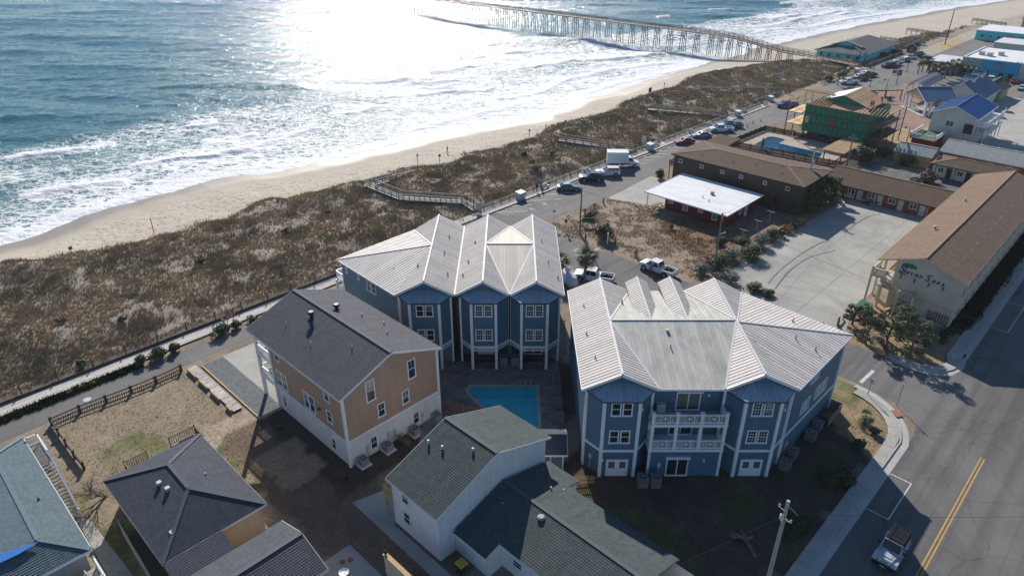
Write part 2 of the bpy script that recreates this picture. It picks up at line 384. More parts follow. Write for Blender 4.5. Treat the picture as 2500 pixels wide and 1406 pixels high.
def inpoly(px, py, poly):
    c = np.zeros(np.shape(px), bool); n = len(poly)
    for i in range(n):
        x1, y1 = poly[i]; x2, y2 = poly[(i + 1) % n]
        if y1 == y2: continue
        k = ((y1 > py) != (y2 > py)) & (px < (x2 - x1) * (py - y1) / (y2 - y1) + x1); c ^= k
    return c
# ------------------------------------------------------------- shore lines picked from the photograph
def curve_of(pix, z):
    q = sorted(gab(u, v, z) for u, v in pix); return np.array([p[0] for p in q]), np.array([p[1] for p in q])
SEA = -2.5
_sa, _sb = curve_of([(0, 600), (230, 525), (480, 445), (800, 400), (900, 373), (1100, 322), (1300, 290), (1450, 235), (1700, 163), (1900, 105), (2100, 62), (2300, 25), (2450, 3)], SEA)
_da, _db = curve_of([(0, 650), (180, 620), (380, 580), (600, 510), (860, 440), (1075, 400), (1300, 335), (1500, 265), (1700, 190), (1850, 160), (2050, 150), (2200, 100), (2400, 60), (2500, 35)], -.3)
def shore(a):
    return np.interp(a, _sa, _sb) + (fbm(np.asarray(a) * .09, np.asarray(a) * 0 + 3, 3, 5) - .5) * 5
def toe(a): return np.interp(a, _da, _db) + (fbm(np.asarray(a) * .13, np.asarray(a) * 0 + 8, 3, 9) - .5) * 6
def nearpool(): return [ground(*p)[:2] for p in ((1158, 931), (1323, 931))]
# pool polygons in street coordinates
_pn = [(-4.75, 64.3), (2.75, 64.3), (2.75, 54.6), (-1.4, 54.6), (-1.7, 57.5), (-2.6, 60.0), (-3.7, 61.6), (-4.6, 62.9), (-4.95, 63.7)]
POOL1 = [AB(x, y) for x, y in _pn]
POOL2 = [(151.3, 69.2), (159.3, 69.8), (160.4, 69.0), (160.2, 65.9), (156.2, 65.6), (155.9, 55.2), (151.7, 54.4), (150.6, 63.0)]
def height(a, b):
    a = np.asarray(a, float); b = np.asarray(b, float); T = toe(a); S = shore(a)
    dn = sstep(86.5, 91, b) * (1 - sstep(T - 5, T + 1.5, b)) * (1 - sstep(196, 215, a) * (1 - sstep(296, 320, a)) * (1 - sstep(88, 94, b)) * 0)
    z = dn * (.25 + 1.1 * fbm(a * .09, b * .13, 4, 3) ** 1.3 + .9 * np.exp(-((b - T + 6) / 4.5) ** 2) * (.3 + fbm(a * .06, b * .05, 2, 21)))
    t = np.clip((b - T) / np.maximum(S - T, 4), 0, None)
    z = z + np.where(t > 0, -2.5 * t - .12 * np.sin(np.clip(t, 0, 1) * 3.14), 0)
    z = np.maximum(z, -6)
    z = z + sstep(T - 1, T + 3, b) * (1 - sstep(S - 12, S - 6, b)) * (fbm(a * .9, b * .9, 3, 31) - .5) * .22
    for P in (POOL1, POOL2):
        ca = sum(p[0] for p in P) / len(P); cb = sum(p[1] for p in P) / len(P)
        big = [(ca + (p[0] - ca) * 1.18, cb + (p[1] - cb) * 1.18) for p in P]
        z = np.where(inpoly(a, b, big), -2.6, z)
    return z
def hz(a, b): return float(height(np.array([a]), np.array([b]))[0])

# ------------------------------------------------------------- ground sheet with colours by what covers it
ga = np.r_[np.arange(-400, -40, 24), np.arange(-40, 2, 2.0), np.arange(2, 150, .6), np.arange(150, 420, 1.4), np.arange(420, 700, 8), np.arange(700, 3000, 150)]
gb = np.r_[np.arange(-2500, -200, 150), np.arange(-200, -14, 8), np.arange(-14, 20, 1.0), np.arange(20, 140, .6), np.arange(140, 190, 3)]
GA, GB = np.meshgrid(ga, gb, indexing='ij'); HZ = height(GA, GB)
T = toe(GA); S = shore(GA)
n1 = fbm(GA * .35, GB * .35, 4, 41)[..., None]; n2 = fbm(GA * .08, GB * .08, 3, 51)[..., None]; n3 = fbm(GA * 1.1, GB * 1.1, 3, 61)[..., None]
DRY = np.array([.235, .19, .145]); SAND = np.array([.395, .35, .285]); SOIL = np.array([.075, .056, .043]); GRN = np.array([.13, .13, .05]); LITTER = np.array([.27, .215, .152])
colr = DRY * (.65 + .7 * n1)
def zone(poly, c, soft=.0, thr=None, nn=None, seed=0):
    global colr
    m = inpoly(GA + (fbm(GA * .5, GB * .5, 2, 71 + seed) - .5) * 1.6, GB + (fbm(GA * .5, GB * .5, 2, 81 + seed) - .5) * 1.6, poly)
    w = m.astype(float)[..., None]
    if thr is not None: w = w * sstep(thr - .08, thr + .08, nn)
    colr = colr * (1 - w) + np.asarray(c) * (.75 + .5 * n3) * w
rect = lambda a0, a1, b0, b1: [(a0, b0), (a1, b0), (a1, b1), (a0, b1)]
zone(rect(7, 24, 45, 76), (.255, .205, .14), seed=1)                       # yard of the hip roofed house
zone([(9, 59), (15, 60), (15.5, 64), (13, 68), (9.5, 67.5), (8, 63)], GRN, thr=.47, nn=n3 * .5 + n1 * .5, seed=2); zone(rect(16, 23, 47, 63), (.36, .29, .215), seed=3)
zone(rect(15.5, 19.5, 46, 60), GRN, thr=.46, nn=n1, seed=4); zone(rect(-20, 7.4, 40, 76), (.25, .20, .14), seed=5); zone(rect(4.4, 7.6, 42, 62), GRN, thr=.42, nn=n1, seed=6)
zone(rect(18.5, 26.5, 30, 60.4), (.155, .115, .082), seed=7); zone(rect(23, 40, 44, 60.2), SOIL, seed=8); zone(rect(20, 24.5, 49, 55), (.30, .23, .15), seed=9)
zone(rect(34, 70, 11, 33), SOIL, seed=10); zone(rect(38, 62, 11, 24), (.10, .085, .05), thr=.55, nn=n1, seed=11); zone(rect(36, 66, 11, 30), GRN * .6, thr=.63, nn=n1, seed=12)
zone([(66, 18), (72.6, 18), (74, 16), (72, 13), (69, 11), (62, 11)], (.26, .19, .11), seed=13); zone([(69, 18.5), (74, 18.5), (74, 15.5), (70, 15.5)], GRN, thr=.35, nn=n1, seed=14)
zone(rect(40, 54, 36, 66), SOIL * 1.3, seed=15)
zone([(79, 73), (101, 73), (104, 64), (105, 49), (90, 41), (84, 42), (82, 66)], (.27, .205, .155), seed=16); zone([(96, 60), (105, 58), (105, 46), (90, 43)], (.19, .115, .07), seed=17)
zone(rect(104, 120, 40, 50), (.24, .17, .12), seed=18); zone(rect(80, 96, 11.5, 23), (.27, .20, .12), seed=19); zone(rect(94, 140, 9, 13), SOIL, seed=20)
zone(rect(141, 185, 42, 76), (.20, .145, .10), seed=21); zone(rect(170, 200, 44, 66), (.36, .27, .16), seed=22); zone(rect(168, 196, 50, 64), GRN * 1.5, thr=.5, nn=n1, seed=23)
zone(rect(300, 700, 20, 82), (.34, .30, .24), seed=24); zone(rect(318, 345, 64, 80), (.40, .28, .12), seed=25)
dv = (sstep(82.5, 84, GB) * (1 - sstep(T - 2.5, T + 1.5, GB)))[..., None]
colr = colr * (1 - dv) + (LITTER * (1 - sstep(.5, .72, n1)) + SAND * .62 * sstep(.5, .72, n1)) * (.7 + .6 * n3) * dv
bs = sstep(T - 1.5, T + 1.0, GB)[..., None]; colr = colr * (1 - bs) + SAND * (.92 + .16 * n2) * bs
wet = sstep(S - 9, S - 2.5, GB + (n2[..., 0] - .5) * 5)[..., None]; colr = colr * (1 - wet) + np.array([.24, .205, .16]) * wet
foot = (sstep(T - .5, T + 3, GB) * (1 - sstep(S - 13, S - 8, GB))).ravel()
nA, nB = GA.shape; idx = np.arange(nA * nB).reshape(nA, nB)
Fq = np.stack([idx[:-1, :-1], idx[1:, :-1], idx[1:, 1:], idx[:-1, 1:]], -1).reshape(-1, 4)
nm = NT('ground'); at = nm.n('ShaderNodeAttribute', attribute_name='cover'); af = nm.n('ShaderNodeAttribute', attribute_name='foot'); aw = nm.n('ShaderNodeAttribute', attribute_name='wet')
ov = nm.coord('Object'); fa = nm.noise(ov, 3.2, 5, .75); fb_ = nm.noise(ov, .9, 4, .7)
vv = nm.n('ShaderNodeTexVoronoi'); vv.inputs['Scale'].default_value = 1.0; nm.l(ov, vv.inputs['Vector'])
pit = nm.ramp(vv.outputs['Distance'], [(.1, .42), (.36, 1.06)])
c0 = nm.mix(1.0, nm.mix(1.0, at.outputs['Color'], nm.ramp(fa, [(.28, .62), (.72, 1.38)]), 'MULTIPLY'), nm.ramp(fb_, [(.3, .85), (.7, 1.15)]), 'MULTIPLY')
smooth_c = nm.mix(1.0, at.outputs['Color'], nm.ramp(fb_, [(.3, .94), (.7, 1.05)]), 'MULTIPLY')
c1 = nm.mix(aw.outputs['Fac'], c0, smooth_c)
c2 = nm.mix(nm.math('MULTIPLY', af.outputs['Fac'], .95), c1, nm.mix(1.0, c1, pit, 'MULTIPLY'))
nm.l(c2, nm.b.inputs['Base Color']); nm.l(nm.ramp(aw.outputs['Fac'], [(.5, .95), (1, .45)]), nm.b.inputs['Roughness']); nm.b.inputs['Specular IOR Level'].default_value = .3
bh = nm.math('ADD', nm.math('MULTIPLY', fa, nm.math('SUBTRACT', 1.0, aw.outputs['Fac'])), nm.math('MULTIPLY', vv.outputs['Distance'], nm.math('MULTIPLY', af.outputs['Fac'], 1.5)))
nm.bump(bh, .6, .12); MATS['ground'] = nm.m
wetv = np.clip(sstep(T + 1, T + 4, GB) * .55 + wet[..., 0] * .45, 0, 1) * 1.0
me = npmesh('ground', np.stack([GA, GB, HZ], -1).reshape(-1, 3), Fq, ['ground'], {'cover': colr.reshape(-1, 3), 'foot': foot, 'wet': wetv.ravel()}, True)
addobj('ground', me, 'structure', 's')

# ------------------------------------------------------------- ocean
BREAK = [  # (pixels, crest height, foam 0..1, trail metres)
 ([(300, 408), (420, 390), (540, 376), (600, 360), (690, 336), (756, 313), (810, 308)], .75, 1, 8), ([(5, 388), (60, 376), (130, 373), (250, 350), (280, 343)], .7, 1, 8),
 ([(435, 311), (500, 308), (540, 297)], .8, 1, 7), ([(40, 485), (120, 466), (220, 450), (330, 441)], .5, 1, 7), ([(790, 201), (900, 197), (1010, 184)], .8, 1, 12),
 ([(930, 241), (1010, 237), (1080, 226), (1180, 213), (1215, 207)], .75, 1, 14), ([(1050, 176), (1120, 171), (1185, 158)], .6, 1, 10),
 ([(1240, 171), (1320, 161), (1400, 149), (1500, 143), (1570, 136), (1640, 128)], .75, 1, 12), ([(1150, 249), (1250, 239), (1330, 216), (1400, 190), (1500, 170), (1600, 156), (1680, 148)], .45, .8, 8),
 ([(795, 279), (870, 275), (945, 257)], .55, 1, 10), ([(625, 214), (700, 210), (755, 205)], .9, .15, 3), ([(905, 123), (980, 119), (1065, 112)], 1.0, .2, 4), ([(0, 284), (80, 283), (140, 276)], .8, .05, 2),
 ([(1105, 110), (1180, 105), (1225, 97)], .8, .5, 8), ([(1225, 129), (1290, 124), (1345, 106)], .6, 1, 9), ([(980, 325), (1090, 296), (1160, 278), (1250, 262), (1330, 236)], .25, .7, 4),
 ([(820, 385), (900, 362), (1000, 335)], .2, .6, 3), ([(150, 530), (260, 500), (400, 470), (520, 440)], .2, .6, 3), ([(1880, 48), (2000, 36), (2110, 20)], .8, 1, 12), ([(1730, 24), (1790, 20)], .9, 1, 14),
 ([(1790, 62), (1900, 55), (2010, 40), (2150, 22)], .6, 1, 10), ([(1830, 80), (1960, 66), (2090, 45), (2250, 22)], .5, .9, 8), ([(1600, 40), (1640, 38)], .9, .8, 10), ([(560, 155), (640, 150), (720, 140)], .6, .0, 2),
 ([(330, 250), (420, 246), (500, 240)], .6, .05, 2), ([(60, 205), (160, 200), (260, 197)], .55, 0, 2), ([(1900, 8), (2050, 2)], .7, 1, 12), ([(1400, 235), (1500, 205), (1620, 180), (1720, 158)], .2, .6, 4),
 ([(480, 345), (560, 338), (640, 318)], .35, .8, 7), ([(1010, 205), (1060, 203), (1110, 196)], .4, .8, 8)]
oa = np.r_[np.arange(-900, -60, 40), np.arange(-60, 10, 6), np.arange(10, 120, .75), np.arange(120, 420, .95), np.arange(420, 620, 2.5), np.arange(620, 3000, 80)]
oc = np.r_[np.arange(-7, 60, .55), np.arange(60, 150, .75), np.arange(150, 330, 1.3), np.arange(330, 700, 5), np.arange(700, 6000, 200)]
OA, OC = np.meshgrid(oa, oc, indexing='ij'); OB = OC + np.interp(OA, _sa, _sb)
OX = OA * E1[0] + OB * E2[0]; OY = OA * E1[1] + OB * E2[1]
zz = np.zeros_like(OA); wr = np.random.default_rng(5)
shal = sstep(-3, 45, OC) * .8 + .2 * sstep(-2, 12, OC)
for k in range(26):
    L = 3.2 * 1.13 ** k * wr.uniform(.85, 1.15); th = R(wr.normal(-3, 17)); am = .014 * L ** .78 * wr.uniform(.5, 1.1)
    kx, ky = -math.sin(th), math.cos(th); ph = wr.uniform(0, 6.28); q = (OX * kx + OY * ky) * 2 * math.pi / L + ph + 1.2 * fbm(OX / L * .3, OY / L * .3, 2, 100 + k)
    s_ = np.sin(q); zz += am * (s_ + .35 * (1 - np.abs(np.sin(q / 2))) * 2 - .35) * (.5 + fbm(OX / L * .18, OY / L * .18, 2, 140 + k))
zz *= .75 * shal
zz += (fbm(OX * .55, OY * .55, 3, 7) - .5) * .28 * shal
foam = np.zeros_like(OA)
_fa, _fb = curve_of([(0, 345), (180, 316), (300, 292), (420, 270), (560, 252), (700, 232), (850, 212), (1000, 150), (1150, 112), (1300, 92), (1450, 80), (1700, 55), (1900, 15), (2100, -25), (2300, -55)], SEA)
outer = np.interp(OA, _fa, _fb)
big = fbm(OA * .035, OB * .07, 4, 201)
foam += sstep(8, -14, OB - outer + (big - .5) * 34) * (.25 + .6 * fbm(OA * .05, OB * .12, 4, 211))
foam += .1 * sstep(60, 110, OA) * sstep(8, -14, OB - outer); foam += .5 * (1 - sstep(1.5, 10, OC)) + .25 * (1 - sstep(5, 26, OC))
for pix, hgt, fm, tr in BREAK:
    P = np.array([ground(u, v, SEA + .3)[:2] for u, v in pix])
    Q = []
    for i in range(len(P) - 1):
        for t in np.linspace(0, 1, 8, endpoint=False): Q.append(P[i] * (1 - t) + P[i + 1] * t)
    Q.append(P[-1]); Q = np.array(Q)
    sel = (OX > Q[:, 0].min() - 25) & (OX < Q[:, 0].max() + 25) & (OY > Q[:, 1].min() - 25) & (OY < Q[:, 1].max() + 30)
    x = OX[sel] + (fbm(OX[sel] * .25, OY[sel] * .25, 2, 301) - .5) * 2.4; y = OY[sel] + (fbm(OX[sel] * .25, OY[sel] * .25, 2, 302) - .5) * 2.4
    best = np.full(x.shape, 1e9); sgn = np.zeros_like(x); tt = np.zeros_like(x)
    for i in range(len(Q) - 1):
        d = Q[i + 1] - Q[i]; ll = np.hypot(*d); d = d / ll; t = np.clip((x - Q[i, 0]) * d[0] + (y - Q[i, 1]) * d[1], 0, ll)
        ex = x - Q[i, 0] - d[0] * t; ey = y - Q[i, 1] - d[1] * t; dd = np.hypot(ex, ey); k = dd < best
        best = np.where(k, dd, best); sgn = np.where(k, np.sign(-d[1] * ex + d[0] * ey), sgn); tt = np.where(k, (i + t / ll) / (len(Q) - 1), tt)
    s = best * sgn                                    # + seaward, - shoreward
    endf = sstep(0, .12, tt) * (1 - sstep(.88, 1, tt)) * (.35 + .65 * (best < 1e8))
    vary = .6 + .8 * fbm(x * .12, y * .12, 2, 311)
    prof = np.where(s > 0, np.exp(-(s / 3.2) ** 2), np.exp(-(s / (1.1 if fm > .5 else 3.0)) ** 2))
    zz[sel] += hgt * prof * endf * vary * (.85 if fm > .5 else .5)
    lump = fbm(x * 1.6, y * 1.6, 2, 321)
    zz[sel] += fm * .45 * (lump - .4) * np.exp(-((s - .3) / 1.3) ** 2) * endf
    f = fm * endf * (np.exp(-((s - .4) / 1.5) ** 2) * 1.6 + np.where(s > 0, np.exp(-s / max(tr, 1)) * .55, np.exp(s / 2.0) * .35))
    foam[sel] = foam[sel] + f
zz = zz * sstep(-7, 1, OC) + SEA + .02
mo = NT('ocean'); ob = mo.coord('Object'); fo = mo.n('ShaderNodeAttribute', attribute_name='foam'); de = mo.n('ShaderNodeAttribute', attribute_name='deep')
wob = mo.n('ShaderNodeTexNoise'); wob.inputs['Scale'].default_value = .35; wob.inputs['Detail'].default_value = 3; mo.l(ob, wob.inputs['Vector'])
warp = mo.n('ShaderNodeVectorMath', operation='ADD'); sc = mo.n('ShaderNodeVectorMath', operation='SCALE'); sc.inputs['Scale'].default_value = 3.5
mo.l(wob.outputs['Color'], sc.inputs[0]); mo.l(ob, warp.inputs[0]); mo.l(sc.outputs[0], warp.inputs[1])
st = mo.n('ShaderNodeMapping'); st.inputs['Scale'].default_value = (.55, 1.0, 1); mo.l(warp.outputs[0], st.inputs['Vector'])
v1 = mo.n('ShaderNodeTexVoronoi', feature='DISTANCE_TO_EDGE'); v1.inputs['Scale'].default_value = .42; mo.l(st.outputs[0], v1.inputs['Vector'])
v2 = mo.n('ShaderNodeTexVoronoi', feature='DISTANCE_TO_EDGE'); v2.inputs['Scale'].default_value = 1.1; mo.l(st.outputs[0], v2.inputs['Vector'])
lace = mo.math('SUBTRACT', 1.0, mo.math('MULTIPLY', mo.math('MINIMUM', v1.outputs['Distance'], mo.math('MULTIPLY', v2.outputs['Distance'], 1.5)), 2.6), True)
fine = mo.noise(ob, 2.2, 5, .75); lace = mo.math('ADD', mo.math('MULTIPLY', lace, .62), mo.math('MULTIPLY', fine, .55))
mask = mo.ramp(mo.math('SUBTRACT', mo.math('ADD', lace, mo.math('MULTIPLY', fo.outputs['Fac'], .54)), .62), [(.40, 0), (.62, 1)])
wcol = mo.mix(de.outputs['Fac'], (.085, .205, .205), (.045, .15, .175))
mo.l(mo.mix(mask, wcol, (.72, .74, .76)), mo.b.inputs['Base Color'])
mo.l(mo.ramp(mask, [(0, .10), (1, .7)]), mo.b.inputs['Roughness']); mo.b.inputs['IOR'].default_value = 1.333; mo.b.inputs['Specular IOR Level'].default_value = .3
b1 = mo.noise(ob, .8, 4, .6, .5); b2 = mo.noise(mo.coord('Object', (.5, 1, 1)), .28, 4, .6, .3)
mo.bump(mo.math('ADD', mo.math('ADD', mo.math('MULTIPLY', b1, .5), mo.math('MULTIPLY', b2, .7)), mo.math('MULTIPLY', mask, .12)), 1.0, .78)
MATS['ocean'] = mo.m
nA, nB = OA.shape; idx = np.arange(nA * nB).reshape(nA, nB)
Fo = np.stack([idx[:-1, :-1], idx[1:, :-1], idx[1:, 1:], idx[:-1, 1:]], -1).reshape(-1, 4)
me = npmesh('ocean', np.stack([OX, OY, zz], -1).reshape(-1, 3), Fo, ['ocean'], {'foam': foam.ravel(), 'deep': sstep(10, 75, OC + (big - .5) * 30).ravel()}, True)
addobj('ocean', me, 'structure')

# ------------------------------------------------------------- roads, pavements, lots (sheets 4 mm apart)
def sheet(mb, poly, z=.004, m=0): return mb.face([(p[0], p[1], z) for p in poly], m)
mb = MB(); sheet(mb, [(-120, -16), (600, -16), (600, 9.2), (86.5, 9.2), (84.6, 9.7), (83.2, 10.8), (82.3, 12.6), (82.2, 60), (82.6, 74), (79, 74), (77, 70), (74.4, 62), (74.4, 17.4), (73.6, 12.0), (71.8, 10.0), (69.5, 9.2), (-120, 9.2)], .008)
road = struct(mb, 'road', 'asphalt')
mb = MB(); sheet(mb, [(76.5, 74.1), (101, 73.2), (117, 74.4), (147, 76.2), (172, 73.5), (200, 70), (246, 66), (246, 30), (330, 30), (330, 41), (273, 41), (273, 70), (300, 72), (300, 83.2), (77, 83.2)], .012)
broad = struct(mb, 'beach_road', 'asphalt_old')
mb = MB(); sheet(mb, [(-120, 75.9), (62, 75.9), (75, 70), (79, 74.05), (76, 79.2), (-120, 79.2)], .008); struct(mb, 'lane', 'asphalt_old')
mb = MB(); sheet(mb, rect(142.5, 158, 22, 48), .012); court = struct(mb, 'motel_court', 'asphalt')
mb = MB(); sheet(mb, rect(188, 246, 6, 40), .01); sheet(mb, rect(186, 300, -40, 6), .01); struct(mb, 'concrete_lot', 'concrete')
mb = MB(); sheet(mb, rect(276, 360, 55, 75), .014); struct(mb, 'back_lot', 'asphalt_old')
mb = MB(); sheet(mb, [(190, 46), (246, 44), (246, 65), (200, 70), (190, 68)], .010); struct(mb, 'plaza', 'brickpave')
# parking lot of separate concrete slabs
mb = MB(); sheet(mb, [(82.3, 21.6), (90, 23.6), (132.4, 24.5), (132.4, 40.6), (97, 41.9), (84, 41.5), (82.3, 33)], .006); lot = struct(mb, 'parking_lot', 'dark')
cuts = [82.3, 88, 94.2, 100.4, 106.6, 112.8, 119, 125.4, 132.4]; rows = [(21.6, 29.0), (29.0, 35.2), (35.2, 41.6)]
def clip(poly, ax, lo, hi):
    for side, lim in ((1, lo), (-1, hi)):
        out = []
        for i in range(len(poly)):
            p, q = poly[i], poly[(i + 1) % len(poly)]; dp = (p[ax] - lim) * side; dq = (q[ax] - lim) * side
            if dp >= 0: out.append(p)
            if (dp > 0 > dq) or (dp < 0 < dq): t = dp / (dp - dq); out.append(tuple(p[k] + (q[k] - p[k]) * t for k in range(len(p))))
        poly = out
        if len(poly) < 3: return []
    return poly
LOTP = [(82.3, 21.6), (90, 23.6), (132.4, 24.5), (132.4, 40.6), (97, 41.9), (84, 41.5), (82.3, 33)]
for i in range(len(cuts) - 1):
    for lo, hi in rows:
        p = clip(clip(LOTP, 0, cuts[i] + .018, cuts[i + 1] - .018), 1, lo + .018, hi - .018)
        if p: MB().prism(p, .006, .03 + .006 * rng.random(), 0).build('slab', 'concrete_lot', lot)
mb = MB(); sheet(mb, [(101.2, 73.1), (116.9, 74.2), (117, 66.2), (103, 62.5), (102, 65)], .010); struct(mb, 'house_forecourt', 'concrete')
# tyre marks on the lot
plain('tyre', (.12, .118, .11), .9)
def strip(mb, pts, w, z, m=0):
    L = []; Rr = []
    for i, p in enumerate(pts):
        a = Vector(pts[max(i - 1, 0)]); b = Vector(pts[min(i + 1, len(pts) - 1)]); d = (b - a).normalized(); n = Vector((-d.y, d.x)) * (w / 2)
        L.append((p[0] + n.x, p[1] + n.y, z)); Rr.append((p[0] - n.x, p[1] - n.y, z))
    for i in range(len(pts) - 1): mb.face([Rr[i], Rr[i + 1], L[i + 1], L[i]], m)
    return mb
for pix in ([(1875, 693), (1905, 660), (1950, 625), (1990, 600), (2025, 586)], [(1893, 705), (1930, 660), (1980, 628), (2040, 612)], [(2062, 570), (2085, 550), (2120, 530), (2150, 522)]):
    P = [Vector(gab(*q)) for q in pix]; C = []
    for i in range(len(P) - 1):
        p0, p1, p2, p3 = P[max(i - 1, 0)], P[i], P[i + 1], P[min(i + 2, len(P) - 1)]
        for t in (0, .25, .5, .75): C.append(tuple(.5 * (2 * p1 + (p2 - p0) * t + (2 * p0 - 5 * p1 + 4 * p2 - p3) * t * t + (3 * p1 - p0 - 3 * p2 + p3) * t ** 3)))
    strip(MB(), C + [tuple(P[-1])], .22, .042).build('tyre_mark', 'tyre', lot)
# sidewalk and kerb, the corner rounded
def arc(cx, cy, r, a0, a1, n=8): return [(cx + r * math.cos(R(a0 + (a1 - a0) * i / n)), cy + r * math.sin(R(a0 + (a1 - a0) * i / n))) for i in range(n + 1)]
def band(mb, inner, outer, z0, z1, m=0):
    for i in range(len(inner) - 1): mb.prism([outer[i], outer[i + 1], inner[i + 1], inner[i]], z0, z1, m)
walk_in = [(-60 + 1.55 * i, 11.05) for i in range(82)] + arc(66.0, 17.2, 6.15, -75, -6, 6)
walk_out = [(-60 + 1.55 * i, 9.95) for i in range(82)] + arc(66.0, 17.2, 7.3, -75, -6, 6)
sw = MB(); band(sw, walk_in, walk_out, 0, .10); walk = struct(sw, 'sidewalk', 'dark')
for i in range(20, len(walk_in) - 1):
    f = .03; P = [Vector(walk_out[i]), Vector(walk_out[i + 1]), Vector(walk_in[i + 1]), Vector(walk_in[i])]; c = sum(P, Vector((0, 0))) / 4
    MB().prism([tuple(c + (p - c) * .985) for p in P], .10, .125 + .008 * rng.random()).build('slab', 'concrete', walk)
MB().prism([(71.0, 11.5), (71.7, 11.1), (72.3, 12.0), (71.6, 12.4)], .134, .142).build('red_pad', 'redpad', walk)
gut_in = [(-60 + 3.1 * i, 9.8) for i in range(42)] + arc(66.0, 17.2, 7.45, -75, -2, 8); gut_out = [(-60 + 3.1 * i, 9.05) for i in range(42)] + arc(66.0, 17.2, 8.15, -75, -2, 8)
kb_in = [(-60 + 3.1 * i, 9.95) for i in range(42)] + arc(66.0, 17.2, 7.3, -75, -2, 8)
mb = MB(); band(mb, kb_in, gut_in, 0, .14); band(mb, gut_in, gut_out, 0, .022); struct(mb, 'kerb', 'kerbstone')
wi = [(83.3, 16.6)] + arc(86.4, 13.8, 3.0, 175, 265, 6) + [(88 + 4 * i, 11.3) for i in range(60)]; wo2 = [(82.4, 16.2)] + arc(86.4, 13.8, 4.1, 178, 268, 6) + [(88 + 4 * i, 9.95) for i in range(60)]
mb = MB(); band(mb, wi, wo2, 0, .10); w2 = struct(mb, 'motel_sidewalk', 'dark')
for i in range(len(wi) - 20):
    P = [Vector(wo2[i]), Vector(wo2[i + 1]), Vector(wi[i + 1]), Vector(wi[i])]; c = sum(P, Vector((0, 0))) / 4
    MB().prism([tuple(c + (p - c) * .985) for p in P], .10, .125).build('slab', 'concrete', w2)
MB().prism([(83.7, 12.3), (84.4, 11.3), (85.1, 11.3), (84.4, 12.6)], .127, .135).build('red_pad', 'redpad', w2)
go = [(p[0] - (.15 if i < 8 else 0), p[1] - .15) for i, p in enumerate(wo2)]; gx = [(p[0] - (.6 if i < 6 else 0), p[1] - .75) for i, p in enumerate(wo2)]
mb = MB(); band(mb, wo2, go, 0, .14); band(mb, go, gx, 0, .021); struct(mb, 'motel_kerb', 'kerbstone')
MB().box(88.6, 89.6, 9.5, 9.85, .02, .09).build('drain', 'dark', w2)
# painted lines
def line(p, q, w, parent, mat='paint_white', z=.016, name='line'):
    strip(MB(), [p, q], w, z).build(name, mat, parent)
for b in (3.02, 3.32): line((-60, b), (70.4, b), .13, road, 'paint_yellow', name='yellow_line'); line((93, b), (400, b), .13, road, 'paint_yellow', name='yellow_line')
line((55.6, 9.0), (55.6, 7.15), .12, road); line((61.75, 9.0), (61.75, 7.15), .12, road); line((55.54, 7.1), (61.81, 7.1), .12, road)
line((99.0, 9.1), (99.0, 7.25), .12, road); line((98.94, 7.2), (108.2, 7.2), .12, road); line((108.2, 9.1), (108.2, 7.25), .12, road); line((74.8, 16.7), (78.3, 16.5), .4, road, name='stop_line')
line((75.0, 66.3), (78.4, 66.6), .35, road, name='stop_line')
for u0, v0, u1, v1 in ((1195, 519, 1285, 516), (1225, 505, 1300, 500), (1275, 491, 1370, 486), (1310, 478, 1390, 470), (1375, 471, 1425, 472)):
    line(gab(u0, v0), gab(u1, v1), .12, broad, z=.018)
for k in range(6):                      # two hatched bays
    a = 81.6 + k * .95; line((a, 83.0), (a + .5, 80.6 - .3 * k if k < 5 else 80.2), .1, broad, z=.020)
    a = 90.2 + k * .95; line((a, 83.0), (a + .5, 80.8), .1, broad, z=.020)
for a in np.arange(101, 250, 3.1): line((a, 83.0), (a + 3.6, 79.4), .11, broad, z=.018)
for a in np.arange(276, 300, 3.2): line((a, 82.6), (a - 1.0, 78.0), .11, broad, z=.018)
for a in (89.6, 86.1):                 # wheelchair marks
    m_ = MB(); c = (a + 1.0, 79.4); strip(m_, [(c[0] + .42 * math.cos(t), c[1] + .42 * math.sin(t)) for t in np.linspace(.6, 5.4, 14)], .12, .021); strip(m_, [(c[0] + .15, c[1] + .1), (c[0] + .2, c[1] + .8), (c[0] - .3, c[1] + .8)], .12, .022)
    strip(m_, [(c[0] + .2, c[1] + .35), (c[0] - .35, c[1] + .35)], .1, .023); m_.build('wheelchair_mark', 'paint_white', broad)
for b in (27, 31.5, 36, 40.5): line((142.9, b), (146.6, b + .5), .12, court, 'paint_yellow', name='yellow_line'); line((153.6, b), (157.4, b + .5), .12, court, 'paint_yellow', name='yellow_line')
for k in range(8): line((196 + 4 * k, 27), (197.5 + 4 * k, 22.5), .12, road, z=.02)
# wheel stops
for k, a in enumerate(np.arange(100.5, 170, 3.1)):
    put(bpy.data.meshes.get('wheel_stop') or MB().box(-.9, .9, -.09, .09, .0, .13).mesh('wheel_stop', 'concrete'), 'wheel_stop', broad, (a, 82.6, .013), R(4))
